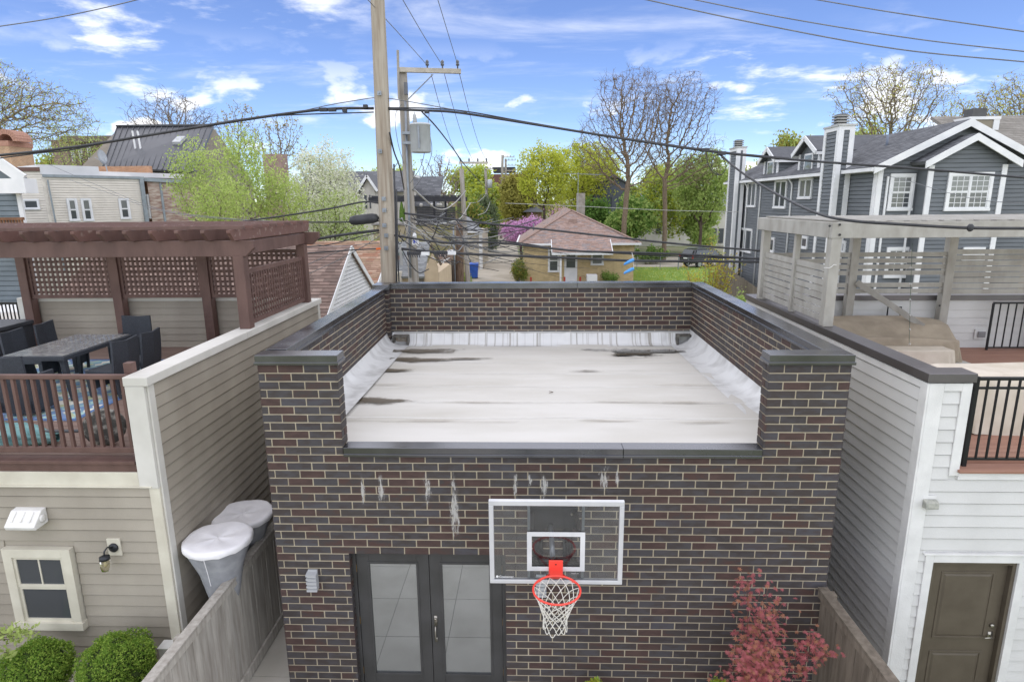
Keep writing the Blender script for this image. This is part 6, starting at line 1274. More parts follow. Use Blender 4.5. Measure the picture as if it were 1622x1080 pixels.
b = MB(); b.lathe([(.04, 0), (.07, .05), (.05, .09), (.07, .13), (.05, .17), (.06, .22), (.02, .27)], (tc.x-.14, 18.95, tc.z), 12); b.obj('bushing', mat('bushing_grey', 'a7a9a9', rough=.3), can, smooth=True); b = MB(); b.box(tc.x-.02, 18.66, tb2.z+.1, tc.x+.03, 18.71, tc.z-.1); b.box(tc.x-.55, 19.0, tb2.z+.25, tc.x-.25, 19.2, tb2.z+.33); b.box(tc.x-.55, 19.0, tc.z-.3, tc.x-.25, 19.2, tc.z-.22); b.obj('hanger', STL, can)
b = MB(); b.box(P(640, 135, Y=19.2).x, 19.15, P(640, 150, Y=19.2).z, P(645, 135, Y=19.2).x, 19.3, P(640, 131, Y=19.2).z); b.obj('cutout', mat('insulator_grey', '5f6166'), p2)
b = MB(); b.tube([P(642, 160, Y=19.25), P(645, 260, Y=19.25), P(648, 340, Y=19.25), P(650, 440, Y=19.25)], .04, 6); b.obj('conduit', STL, p2, smooth=True)
def small_pole(label, px0, py0, px1, py1, Y, r, arm=None, n_arm=1, can=None):
    a, bt = P(px0, py0, Y=Y), P(px1, py1, Y=Y); d = (a-bt)/(a.z-bt.z); o = pole('utility_pole', label, a, bt+d*(0-bt.z), r*1.2, r, POLE2)
    if arm:
        for k in range(n_arm): b = MB(); z = -k*.9; b.bar(P(arm[0], arm[2], Y=Y-.2)+Vector((0, 0, z)), P(arm[1], arm[2], Y=Y-.2)+Vector((0, 0, z)), .12, .13); b.obj('cross_arm', ARM, o)
        for k in range(n_arm):
            for t in (.05, .35, .65, .95): c = P(arm[0]+(arm[1]-arm[0])*t, arm[2], Y=Y-.2)+Vector((0, 0, -k*.9)); b = MB(); b.lathe([(.03, 0), (.06, .18), (.03, .3)], tuple(c), 8); b.obj('insulator', mat('insulator_grey', '5f6166'), o)
    if can: c = P(*can, Y=Y-.5); b = MB(); b.lathe([(.30, 0), (.32, 1.0), (.2, 1.1)], (c.x, Y-.5, c.z), 14); b.obj('transformer_can', mat('can_grey', 'b4b9bb'), o, smooth=True)
    return o
q = small_pole('grey pole with bare cross arm rising behind the black deck', 731, 268, 741, 440, 42, .15, (727, 773, 258)); b = MB(); b.bar(P(731, 268, Y=42), P(730.5, 256, Y=42), .08, .08); b.bar(P(738, 275, Y=41.8), P(750, 259, Y=41.8), .03, .08, up=(0, 1, 0)); b.obj('arm_brace', STL, q)
small_pole('slim pole with pale transformer can beside the long alley', 769, 268, 775, 388, 84, .17, (768, 781, 268), 1, (776, 298))
small_pole('far pole with four cross arms, taller of the close pair', 796, 246, 794, 355, 112, .22, (797, 815, 249), 1); small_pole('far pole behind stacked cross arms, shorter of the close pair', 801, 252, 801, 358, 116, .2, (800, 817, 254), 4)
b = thing('street_lamp', 'thin street lamp with pale head at the far alley end', 'street lamp', (P(815, 349, Z=0).x, 125, 0)); c = P(815, 349, Y=120); t_ = P(815, 318, Y=120); m = MB(); m.tube([(c.x, 120, 0), (c.x, 120, t_.z), (c.x+.3, 120, t_.z+.2)], .07, 6); m.obj('mast', STL, b); m = MB(); m.box(c.x-.1, 119.8, t_.z+.15, c.x+.9, 120.2, t_.z+.4); m.obj('head', WT, b); b.location = (c.x, 120, 0)
b = thing('broken_trunk', 'brown bark stump pole beside the blue bin, wrapped with wires', 'tree trunk', tuple(P(728, 446, Y=43))); m = MB(); a_, c_ = P(727, 352, Y=43), P(728, 440, Y=43); m.tube([Vector((c_.x, 43, 0)), c_, a_.lerp(c_, .5)+Vector((.03, 0, 0)), a_], [.36, .30, .28, .24], 12); m.obj('bark', mat('trunk_bark', '7d6a5a', '5d4d40', rough=.95, scale=4, stretch=(3, 3, .6), bump=.8, bscale=20), b, smooth=True)
m = MB(); a_, c_ = P(718, 358, Y=42.5), P(721, 446, Y=42.5); m.tube([Vector((c_.x, 42.5, 0)), a_], .06, 6); tag(m.obj('conduit_post', STL, None, smooth=True), 'slender grey conduit post left of the bark covered trunk', 'post')

# ---- cables
def catmull(pts, n=8):
    pts = [Vector(p) for p in pts]; out = []; P_ = [pts[0]*2-pts[1]]+pts+[pts[-1]*2-pts[-2]]
    for i in range(1, len(P_)-2):
        p0, p1_, p2_, p3 = P_[i-1:i+3]
        for k in range(n): t = k/n; out.append(.5*((2*p1_)+(p2_-p0)*t+(2*p0-5*p1_+4*p2_-p3)*t*t+(3*p1_-p0-3*p2_+p3)*t**3))
    out.append(pts[-1]); return out
def cable(label, pts, r, m=CAB, name='overhead_cable', cat='cable', group='overhead cables', n=6, Y=14.45):
    pp = []
    for q in pts:
        if len(q) == 2: pp.append(P(q[0], q[1], Y=Y))
        elif isinstance(q[2], tuple): pp.append(P(q[0], q[1], Z=q[2][1]))
        else: pp.append(P(q[0], q[1], Y=q[2]))
    b = MB(); b.tube(catmull(pp), r, n); return b.obj(name, m, None, smooth=True, label=label, cat=cat, group=group)
cable('thick black cable bundle rising from the picture edge to the nearest pole', [(-40, 250), (60, 240), (140, 230), (250, 212), (380, 191), (480, 177), (540, 172), (592, 172)], .030)
cable('thin messenger wire running just above the black bundle beside the nearest pole', [(470, 178), (520, 167), (560, 160), (600, 155), (640, 160), (680, 167), (740, 178)], .010, WIRE)
cable('looser second strand hanging just under the black bundle beside the satellite dish', [(-40, 256), (60, 243), (110, 238), (180, 224), (300, 203), (420, 185), (592, 178)], .014)
cable('thick black cable bundle sloping from the nearest pole across the big bare trees', [(614, 173), (660, 175), (720, 178), (800, 190), (900, 206), (1000, 222), (1110, 238), (1200, 248), (1320, 258), (1460, 268), (1640, 283)], .026)
cable('second strand lashed below the sloping bundle beside the transformer', [(614, 171), (680, 172), (740, 177), (830, 193), (950, 213), (1130, 239), (1250, 251)], .014)
cable('twisted service cable dropping in front of the grey pergola beam', [(1142, 246, 14.45), (1165, 266, 13.5), (1200, 290, 12.5), (1250, 318, 11), (1300, 340, 9.6), (1350, 350, 8.9), (1420, 355, 8.6), (1530, 361, 8.4), (1640, 362, 8.3)], .022)
b = MB(); c = P(1537, 361, Y=8.38); b.lathe([(.01, -.05), (.035, -.03), (.04, .02), (.02, .05)], tuple(c), 10); tag(b.obj('cable_clamp', CAB, None, smooth=True), 'black clamp on the service cable across the grey pergola beam', 'clamp')
cable('thin wire from the sloping bundle to the window corner of the grey house', [(1402, 278, 22.9), (1440, 287, 22), (1500, 305, 18), (1560, 318, 15), (1640, 322, 13)], .008, WIRE)
for k, (a, c, lab) in enumerate((([(1005, -4, 13), (1200, 38, 12.5), (1420, 78, 12), (1640, 100, 11.5)], .011, 'lowest of the three wires crossing the sky at the upper corner'), ([(1080, -4, 13), (1250, 30, 12.5), (1450, 62, 12), (1640, 84, 11.5)], .010, 'middle of the three wires crossing the sky at the upper corner'), ([(1270, -4, 13), (1400, 18, 12.5), (1520, 36, 12), (1640, 53, 11.5)], .010, 'topmost of the three wires crossing the sky at the upper corner'))): cable(lab, a, c, WIRE)
cable('single wire crossing the sky above the taupe building', [(-20, 45, 12), (80, 30, 12), (160, 14, 12), (230, -3, 12)], .009, WIRE)
for k, (x0, y0, x1, y1, lab) in enumerate(((676, 103, 578, -5, 'inner of the three line wires rising from the cross arm'), (700, 103, 635, -5, 'middle of the three line wires rising from the cross arm'), (725, 103, 692, -5, 'outer of the three line wires rising from the cross arm'))): cable(lab, [(x0, y0, 19.35), ((x0*.55+x1*.45)-2+(6 if k < 1 else 3), y0*.5+y1*.5+9, 16.2), (x1, y1, 13.8)], .0085, WIRE)
for k, (x0, x1, y1, lab) in enumerate(((683, 729, 255, 'inner of the three line wires falling from cross arm to far arm'), (704, 750, 256, 'middle of the three line wires falling from cross arm to far arm'), (728, 771, 257, 'outer of the three line wires falling from cross arm to far arm'))): cable(lab, [(x0, 118, 19.4), (x0*.6+x1*.4-2, 178, 25), (x0*.25+x1*.75-2, 228, 33), (x1, y1, 42)], .011, WIRE)
cable('black service cable falling from pole to far slim pole', [(668, 177, 19), (690, 200, 20), (715, 232, 24), (740, 266, 30), (768, 296, 50), (792, 320, 105)], .022)
cable('cable descending from the nearest pole towards the black deck', [(617, 210, 14.3), (624, 240, 14.8), (634, 268, 17), (640, 300, 19.2)], .020); cable('short tie between the two big poles', [(618, 275, 14.4), (632, 255, 19.3)], .012)
for k, (pts, lab) in enumerate((([(680, 178, 19.3), (676, 215, 19), (668, 260, 19), (650, 290, 19.2)], 'drop lead looping from transformer to pole'), ([(656, 178, 19.3), (660, 192, 19), (664, 205, 18.9)], 'short jumper above the transformer bushing'), ([(678, 200, 19.1), (684, 240, 19), (672, 275, 19), (655, 300, 19.2)], 'outer drop lead beside the transformer'), ([(636, 165, 19.3), (626, 185, 19.2), (630, 225, 19.2), (640, 260, 19.2)], 'thin loop beside the second pole'))): cable(lab, pts, .010, WIRE)
# lower bundles
cable('upper of the black bundles passing behind the brown pergola rail end', [(330, 362), (385, 351), (450, 342), (520, 331), (575, 320), (600, 322)], .020); cable('cable wrapped under the dark splice case', [(470, 352), (540, 352), (600, 350)], .018)
cable('heavy lower bundle reaching the nearest pole at parapet height', [(380, 392), (450, 388), (500, 379), (550, 371), (600, 365)], .034); cable('thin cable sagging beneath the heavy lower bundle', [(470, 392), (520, 388), (570, 375), (605, 368)], .012)
cable('level cable with orange tag crossing in front of the white gable', [(430, 404), (490, 401), (560, 396), (604, 394)], .016); b = MB(); b.tube([P(596, 394.5, Y=14.42), P(605, 394, Y=14.42)], .024, 8); tag(b.obj('cable_tag', mat('orange_plastic', 'e06a2c'), None), 'orange sleeve on the cable at the nearest pole', 'sleeve')
for k, (pts, lab) in enumerate((([(475, 440), (530, 415), (580, 388), (604, 372)], 'thin drop crossing the brown shingle roof, upper'), ([(475, 425), (520, 405), (560, 391)], 'thin drop crossing the brown shingle roof, shorter'), ([(470, 378), (520, 390), (600, 385)], 'slack thin line above the white gable'), ([(110, 285, 26), (170, 305, 22), (240, 330, 19), (330, 345, 17), (480, 352, 15)], 'long thin line in front of the beige house'), ([(80, 262, 24), (170, 300, 22), (260, 333, 19), (420, 352, 15)], 'thin line from the bundle down past the beige windows'))): cable(lab, pts, .008, WIRE)
cable('upper cable running from the poles over the bungalow roof to the grey house', [(640, 338), (700, 345), (760, 353), (840, 361), (950, 373), (1080, 387), (1215, 398)], .024); cable('middle cable bundle running under the bungalow eave', [(620, 372), (700, 384), (780, 384), (850, 391), (920, 398), (1000, 400), (1100, 404), (1215, 411)], .026)
cable('lowest heavy cable crossing above the parapet', [(636, 394), (700, 400), (780, 404), (860, 407), (1000, 413), (1100, 414), (1215, 415)], .030); cable('companion strand of the middle bundle', [(700, 376), (800, 382), (900, 396), (1010, 403), (1120, 408), (1215, 409)], .015)
r = random.Random(17)
for i in range(60):   # tangle of service drops about the poles
    x0 = r.uniform(625, 735); y0 = r.uniform(335, 385); x1 = x0+r.uniform(15, 150)*(1 if r.random() < .85 else -1); y1 = y0+r.uniform(-10, 50); s_ = r.uniform(4, 22)
    x1 = max(618, min(900, x1)); y1 = min(436, y1); Yq = r.uniform(15, 20)
    cable('slack thin service wire tangled between the poles', [(x0, y0, Yq), ((x0*2+x1)/3, (y0*2+y1)/3+s_*.8, Yq+.2), ((x0+2*x1)/3, (y0+2*y1)/3+s_, Yq+.4), (x1, y1, Yq+r.uniform(-1, 3))], r.choice((.008, .011, .015)), r.choice((CAB, CAB, CAB, WIRE, WIRE, LW)), 'service_wire', 'wire', 'tangle of service wires', n=4)
for i in range(12):
    x0 = r.uniform(735, 780); y0 = r.uniform(375, 405); x1 = r.uniform(850, 1000); cable('slack thin service wire spread before the bungalow', [(x0, y0, 20), ((x0+x1)/2, y0+r.uniform(5, 20), 26), (x1, y0+r.uniform(8, 45), 40)], .010, CAB, 'service_wire', 'wire', 'wires before the bungalow', n=4)
for i, (pts, lab) in enumerate((([(655, 300, 19.4), (672, 315, 24), (690, 330, 34), (706, 331, 38), (722, 320, 41), (738, 302, 42)], 'pale cable looping up to the cross arm pole'), ([(690, 356, 20), (712, 352, 30), (730, 345, 40), (745, 322, 42)], 'pale cable sweeping past the black deck'), ([(742, 322, 60), (757, 320, 75), (768, 310, 82), (771, 302, 84)], 'pale loop meeting the slim alley pole'), ([(757, 341, 60), (770, 335, 75), (777, 318, 83)], 'lower pale loop meeting the slim alley pole'))): cable(lab, pts, .03, LW)
cable('taut grey line across the bungalow chimney', [(800, 322, 30), (920, 327, 30), (1050, 333, 30), (1170, 336, 30)], .012, LW)
# fittings on the lines
b = MB(); a_, c_ = P(553, 350, Y=14.42), P(600, 345, Y=14.42); b.tube([a_, a_.lerp(c_, .06), a_.lerp(c_, .2), a_.lerp(c_, .8), a_.lerp(c_, .94), c_], [.02, .09, .115, .115, .09, .02], 14); tag(b.obj('splice_case', CAB, None, smooth=True), 'fat black splice case hanging beside the nearest pole', 'splice case')
for k, (x0, x1, y, lab) in enumerate(((645, 666, 402, 'ribbed black terminal under the lowest cable, nearer the poles'), (687, 708, 401, 'ribbed black terminal under the lowest cable beside the brick garage'))):
    o = thing('cable_terminal', lab, 'terminal', tuple(P((x0+x1)/2, y, Y=14.4)), group='ribbed cable terminals'); a_, c_ = P(x0, y, Y=14.4), P(x1, y, Y=14.4); b = MB(); b.box(a_.x, 14.36, a_.z-.03, c_.x, 14.44, a_.z+.05); b.obj('body', CAB, o, bev=.01)
    for j in range(6): x = a_.x+(c_.x-a_.x)*(j+.5)/6; b = MB(); b.tube([(x, 14.35, a_.z+.02), (x+.02, 14.32, a_.z-.08)], .014, 6); b.obj('port', CAB, o)
    b = MB(); b.box(c_.x+.02, 14.37, a_.z-.04, c_.x+.21, 14.43, a_.z+.04); b.obj('label_plate', WT, o)
for k, (px, py, w_, lab) in enumerate(((512, 174, .09, 'black connector on the bundle, first from the splice side'), (526, 174, .09, 'black connector on the bundle, second from the pole bracket'), (546, 175, .05, 'small dark lug below the bundle near the nearest pole'), (579, 169, .05, 'small dark lug on the bundle touching the nearest pole'), (676, 177, .05, 'small dark lug on the bundle under the cross arm'), (1117, 238, .09, 'black connector on the sloping bundle, nearer the bare trees'), (1143, 243, .09, 'black connector on the sloping bundle, nearer the grey house'))): c = P(px, py, Y=14.40); b = MB(); b.box(c.x-w_, 14.36, c.z-.04, c.x+w_, 14.44, c.z+.04); tag(b.obj('cable_connector', CAB, None, bev=.01), lab, 'connector', 'cable connectors')
cable('black coil hanging from the sloping bundle before the green trees', [(1119, 242, 14.4), (1121, 258, 14.4), (1132, 275, 14.4), (1144, 276, 14.4), (1150, 262, 14.4), (1140, 246, 14.4), (1130, 250, 14.4), (1128, 266, 14.4), (1138, 277, 14.4)], .009)
o = thing('terminal_plate', 'white terminal with blue marking on the second pole', 'terminal', tuple(P(658, 388, Y=18.9))); c = P(658, 383, Y=18.9); b = MB(); b.box(c.x-.10, 18.88, c.z-.10, c.x+.10, 18.95, c.z+.10); b.lathe([(.05, 0), (.07, .08), (.03, .18)], (c.x-.02, 18.93, c.z+.09), 10); b.obj('housing', WT, o, bev=.02); BLU = mat('blue_print', '2f4fd0'); b = MB(); b.box(c.x-.07, 18.872, c.z-.045, c.x-.0, 18.879, c.z+.045); b.obj('blue_mark', BLU, o); text('1', .12, (c.x+.015, 18.875, c.z-.042), BLU, o)
# blue shoes slung over the cable
for k, (px, py, lab) in enumerate(((1000, 415, 'upper blue shoe slung over the cables by the bungalow corner'), (1000, 429, 'lower blue shoe slung over the cables by the bungalow corner'))):
    o = thing('blue_shoe', lab, 'shoe', tuple(P(px-4, py, Y=14.4)), group='blue shoes on the line'); heel, toe = P(px+4, py-4, Y=14.4), P(px-12, py+4, Y=14.4); b = MB(); b.tube([heel, heel.lerp(toe, .25), heel.lerp(toe, .6), heel.lerp(toe, .9), toe], [.030, .042, .036, .026, .008], 10); b.obj('upper', mat('shoe_blue', '5fa8ea', '4f98da', rough=.6), o, smooth=True); b = MB(); b.bar(heel-Vector((0, 0, .035)), toe-Vector((0, 0, .012)), .05, .014); b.obj('sole', mat('shoe_sole', '3f7fc0'), o); b = MB(); b.tube([heel, P(1001, 400, Y=14.42)], .005, 4); b.obj('lace', WT, o)
# ---- bins
BLUEB = mat('bin_blue', '3a68c8', '335db6', rough=.5); BLKB = mat('bin_black', '33353a', '2b2d31', rough=.5)
def bin_(label, px, py, m, s=1.0, Y=None):
    c = P(px, py, Z=0) if Y is None else Vector((P(px, py, Y=Y).x, Y, 0)); o = thing('wheelie_bin', label, 'bin', (c.x, c.y, 0), group='wheelie bins along the alley'); x, y = c.x, c.y; w0, w1, h = .27*s, .36*s, 1.12*s
    b = MB(); b.hexa([(x-w0, y-w0, .06), (x+w0, y-w0, .06), (x+w0, y+w0, .06), (x-w0, y+w0, .06), (x-w1, y-w1, h), (x+w1, y-w1, h), (x+w1, y+w1, h), (x-w1, y+w1, h)]); b.obj('body', m, o, bev=.03)
    b = MB(); b.hexa([(x-w1*1.08, y-w1*1.1, h), (x+w1*1.08, y-w1*1.1, h), (x+w1*1.08, y+w1*1.1, h), (x-w1*1.08, y+w1*1.1, h), (x-w1*.95, y-w1*.9, h+.09), (x+w1*.95, y-w1*.9, h+.09), (x+w1*.95, y+w1*.9, h+.13), (x-w1*.95, y+w1*.9, h+.13)]); b.obj('lid', m, o, bev=.02)
    for sx in (-1, 1): b = MB(); b.lathe([(.11, -.03), (.11, .03)], (x+sx*w0*.95, y+w0*.9, .11), 12, axis='x'); b.obj('wheel', BLKB, o)
    b = MB(); b.box(x-w1*.7, y+w1*1.05, h-.04, x+w1*.7, y+w1*1.2, h+.02); b.obj('handle', BLKB, o)
bin_('bright blue wheelie bin standing beside the alley pole', 751, 441, BLUEB, 1.08); bin_('blue lidded bin cut off by the parapet behind the poles', 700, 450, BLUEB, 1.1, Y=46); bin_('dark bin with blue lid by the slim pole, nearer one', 781, 388, BLKB, 1.2); bin_('blue bin just behind the slim pole', 783, 379, BLUEB, 1.2); bin_('black bin farthest along the alley edge', 788, 374, BLKB, 1.2); bin_('black bin behind the grey pole beside the bark covered trunk', 739, 436, BLKB, 1.1)
# ---- black sport utility car seen from behind
CARB = mat('car_black', '1d1f22', '24262a', rough=.22, spec=.6); TYR = mat('tyre', '1b1b1c', rough=.9); cr = thing('parked_car', 'black sport utility car parked beyond the lawn', 'car', (0, 0, 0))
prof = [(-2.35, .45), (-2.38, .95), (-2.28, 1.12), (-1.95, 1.72), (-1.6, 1.80), (.35, 1.78), (.75, 1.68), (1.25, 1.18), (2.2, 1.02), (2.38, .85), (2.36, .42)]
b = MB(); W2 = .92; sec = []
for x, z in prof: t = max(0, (z-1.05)/.75); hw = W2*(1-.20*t); sec.append((x, hw, z))
n = len(sec); vs = [(x, -hw, z) for x, hw, z in sec]+[(x, hw, z) for x, hw, z in sec]; b.add(vs, [tuple(range(n)), tuple(range(2*n-1, n-1, -1))]+[(i, i+n, (i+1) % n+n, (i+1) % n) for i in range(n)]); b.obj('body', CARB, cr, bev=.05)
for s_ in (-1, 1):
    b = MB(); b.add([(-1.75, s_*.80, 1.68), (-2.0, s_*.905, 1.15), (1.05, s_*.905, 1.15), (.55, s_*.80, 1.66)], [(0, 1, 2, 3) if s_ < 0 else (3, 2, 1, 0)]); bw = b.obj('side_window', PANE, cr); bw.location = (0, s_*.03, 0)
    b = MB(); b.box(-2.40, s_*.90-.1, .95, -2.30, s_*.90+.02, 1.35); b.obj('tail_light', mat('tail_red', 'b8241c', rough=.25), cr)
    b = MB(); b.box(-.3, s_*1.0-.06, 1.12, -.1, s_*1.0+.06, 1.25); b.obj('mirror', CARB, cr, bev=.03)
    b = MB(); b.bar((-1.6, s_*.66, 1.85), (.3, s_*.66, 1.84), .04, .05); b.obj('roof_rail', STL, cr)
    for x in (-1.45, 1.45): b = MB(); b.lathe([(.30, -.12), (.37, -.10), (.37, .10), (.30, .12)], (x, s_*.84, .37), 20, axis='y'); wh = b.obj('wheel', TYR, cr); b = MB(); b.lathe([(.23, -.13), (.23, .13)], (x, s_*.845, .37), 14, axis='y'); b.obj('rim', mat('alloy', 'a5a7aa', rough=.3, metal=.7), wh)
b = MB(); b.add([(-2.30, -.72, 1.15), (-2.30, .72, 1.15), (-1.99, .66, 1.68), (-1.99, -.66, 1.68)], [(3, 2, 1, 0)]); rw = b.obj('rear_window', PANE, cr); rw.location = (-.04, 0, .02); b = MB(); b.box(-2.43, -.26, .85, -2.385, .26, .99); b.obj('number_plate', WT, cr); b = MB(); b.box(-2.45, -.9, .42, -2.3, .9, .66); b.obj('bumper', mat('bumper_dark', '2c2d2f'), cr, bev=.03)
c = P(1093, 424, Z=0); cr.location = (c.x+1.6, c.y+1.0, .01); cr.rotation_euler = (0, 0, rad(28))
# chain-link fence behind the lawn, post, and board fence by the grey house
cf = thing('wire_fence', 'low wire fence with grey posts between lawn and parked car', 'fence', (13, 59.5, 0)); y = P(1075, 428, Z=0).y
for px in (1008, 1045, 1074, 1090, 1118): x = P(px, 428, Z=0).x; b = MB(); b.tube([(x, y, 0), (x, y, 1.3)], .05 if px == 1074 else .03, 8); b.obj('post', STL, cf)
xa, xb = P(1003, 428, Z=0).x, P(1125, 428, Z=0).x
for z in (.15, .45, .75, 1.05, 1.25): b = MB(); b.tube([(xa, y, z), (xb, y, z)], .010, 4); b.obj('line_wire', STL, cf)
sf = thing('side_yard_fence', 'weathered board fence running along the grey house below its side wall', 'fence', (10.5, 30, 0)); fa, fb = P(1137, 415, Y=40), P(1212, 440, Y=26); n = 64; dr_ = (fb-fa)
for i in range(n):
    q = fa+dr_*(i/n); zt = 2.55+random.uniform(-.03, .03); b = MB(); b.bar((q.x, q.y, 0), (q.x, q.y, zt), .02, (dr_.length/n)*.95, up=(dr_.x, dr_.y, 0)); b.obj('fence_board', WEATH2, sf)
b = MB(); b.bar((fa.x+.05, fa.y, 1.9), (fb.x+.05, fb.y, 1.9), .05, .09); b.obj('fence_rail', WEATH2, sf)
# ================================================================== trees and shrubs
def skeleton(seed, levels=4, trunk=.35, n0=5, nk=4, ang=(28, 60), shrink=.72, wob=.16, up=.12, rr=.62, fork=False, seg=4):
    """branching in a unit space: list of (path, radii, level) with the trunk foot at 0"""
    r = random.Random(seed); out = []; tips = []
    def rv(): return Vector((r.gauss(0, 1), r.gauss(0, 1), r.gauss(0, 1)))
    def grow(p, d, L, rad0, lev):
        path = [p.copy()]; rads = [rad0]; q = p.copy(); dd = d.copy(); pts = []
        for i in range(seg):
            dd = (dd+rv()*wob*(.4 if lev == 0 else 1)+Vector((0, 0, up*(1 if lev else .3)))).normalized(); q = q+dd*(L/seg); path.append(q.copy())
            rads.append(rad0*(1-(1-rr*.8)*(i+1)/seg)); pts.append((q.copy(), dd.copy(), rads[-1]))
        out.append((path, rads, lev))
        if lev >= levels: tips.extend(pts); return
        if lev == levels-1: tips.extend(pts[1:])
        k = n0 if lev == 0 else nk
        for j in range(k):
            i = seg-1 if j < 2 else r.randrange(max(0, seg-3), seg); bp, bd, br = pts[i]
            a = rad(r.uniform(*ang))*(.7 if j == 0 else 1); az = r.uniform(0, 6.28) if lev else 6.28*j/k+r.uniform(-.4, .4)
            o1 = bd.orthogonal().normalized(); o2 = bd.cross(o1); nd_ = (bd*math.cos(a)+(o1*math.cos(az)+o2*math.sin(az))*math.sin(a)).normalized()
            grow(bp, nd_, L*shrink*r.uniform(.75, 1.15)*(1.35 if lev == 0 else 1), br*rr*r.uniform(.8, 1.05), lev+1)
    if fork:
        for j in range(fork): a = 6.28*j/fork+r.uniform(-.5, .5); grow(Vector((.015*math.cos(a), .015*math.sin(a), 0)), Vector((math.cos(a)*.35, math.sin(a)*.35, 1)).normalized(), trunk, .02, 1)
    else: grow(Vector((0, 0, 0)), Vector((0, 0, 1)), trunk, .032, 0)
    return out, tips
def quads(c, n, size, sig, rng, aspect=.6, flat=0.0):
    """n leaf faces scattered round each centre; returns verts, faces"""
    C = np.repeat(np.asarray(c, float).reshape(-1, 3), n, axis=0); k = len(C)
    if k == 0: return np.zeros((0, 3)), np.zeros((0, 4), int)
    C = C+rng.normal(0, 1, (k, 3))*np.asarray(sig)
    a = rng.normal(0, 1, (k, 3)); a /= np.linalg.norm(a, axis=1)[:, None]; b = rng.normal(0, 1, (k, 3)); b = np.cross(a, b); b /= np.linalg.norm(b, axis=1)[:, None]+1e-9
    s = size*rng.uniform(.55, 1.25, (k, 1)); a = a*s; b = b*s*aspect
    V = np.stack([C-a, C+b*.9-a*.1, C+a, C-b*.9+a*.1], 1).reshape(-1, 3); F = np.arange(4*k).reshape(-1, 4)
    return V, F
def np_obj(name, V, F, m, parent=None, mi=None, mats=None):
    me = bpy.data.meshes.new(name); me.vertices.add(len(V)); me.vertices.foreach_set('co', np.asarray(V, np.float32).ravel())
    nv = F.shape[1]; me.loops.add(F.size); me.loops.foreach_set('vertex_index', F.astype(np.int32).ravel()); me.polygons.add(len(F)); me.polygons.foreach_set('loop_start', np.arange(0, F.size, nv, dtype=np.int32)); me.polygons.foreach_set('loop_total', np.full(len(F), nv, np.int32))
    for q in (mats or [m]): me.materials.append(q)
    if mi is not None: me.polygons.foreach_set('material_index', np.asarray(mi, np.int32))
    me.update(calc_edges=True); return link(bpy.data.objects.new(name, me), parent)
BARK = mat('bark_brown', '80715f', '675a4b', rough=.95, scale=5, stretch=(3, 3, .8), bump=.6, bscale=18); BARKG = mat('bark_grey', '857a6c', '6b6155', rough=.95, scale=5, stretch=(3, 3, .8), bump=.5, bscale=18); BARKD = mat('bark_dark', '5b5046', '463c34', rough=.95, scale=5)
def tree(label, box, Y, leaf, n=10, size=.14, sig=.25, seed=1, bark=BARK, name='tree', cat='tree', group=None, levels=4, trunk=.35, leaf2=None, tipfrac=1.0, minr=.012, thick=1.0, base=0.0, sides=5, depth=None, fill=0, fillfrac=.9, px_base=None, pct=97, **sk):
    """box = (px left, px right, py top) in the photograph, at distance Y; stands on the ground"""
    x0, x1, yt = box; a, b = P(x0, yt, Y=Y), P(x1, yt, Y=Y); H = a.z-base; cx = (a.x+b.x)/2; W = (b.x-a.x)/2
    out, tips = skeleton(seed, levels=levels, trunk=trunk, **sk)
    T = np.array([tuple(t[0]) for t in tips]); zmx = T[:, 2].max(); rxy = np.percentile(np.hypot(T[:, 0], T[:, 1]), pct)
    off = T[:, :2].mean(0)
    bxp = cx if px_base is None else P(px_base, yt+100, Y=Y).x
    def tr(p):
        t = max(0, min(1, p[2]/zmx)); return Vector((bxp+(cx-bxp)*t+(p[0]-off[0]*t)/rxy*W, Y+(p[1]-off[1]*t)/rxy*(depth or W), base+p[2]/zmx*H))
    o = thing(name, label, cat, (bxp, Y, base), group=group); m = MB()
    for path, rads, lev in out:
        m.tube([tr(p) for p in path], [max(minr*(1 if lev >= levels-1 else 1.4), q*H*thick) for q in rads], sides+2 if lev == 0 else (sides if lev < 3 else 3), cap=False)
    m.obj('trunk', bark, o, smooth=True)
    rng = np.random.default_rng(seed+100); C = np.array([tuple(tr(t[0])) for t in tips])
    if tipfrac < 1: C = C[rng.random(len(C)) < tipfrac]
    if leaf is not None and n:
        V, F = quads(C, n, size, sig, rng)
        if leaf2 is not None: np_obj('crown', V, F, None, o, mi=(rng.random(len(F)) < .45).astype(int), mats=[leaf, leaf2])
        else: np_obj('crown', V, F, leaf, o)
    return o
L_YG = leaf_mat('leaf_yellow_green', 'c8cd5a', 'b0bb4a', .45, .5); L_YG2 = leaf_mat('leaf_yellow_pale', 'd6d66a', 'b4bd4b', .45, .5); L_GR = leaf_mat('leaf_green', 'a8bc70', '93aa5d', .45, .4); L_GR2 = leaf_mat('leaf_green_light', 'bdcb82', 'a8bb6c', .45, .4)
L_OL = leaf_mat('leaf_olive_bud', 'a8a257', '8f8c4a', .35, .8); L_OL2 = leaf_mat('leaf_bud_tan', 'b5a061', '9a8a52', .35, .8); L_DG = leaf_mat('leaf_deep_green', '6f8d48', '5a7a3b', .35, 1); L_CY = leaf_mat('leaf_cypress', 'c6d487', 'b2c670', .5, .8); L_CY2 = leaf_mat('leaf_cypress_dark', 'afc072', '9ab060', .5, .8)
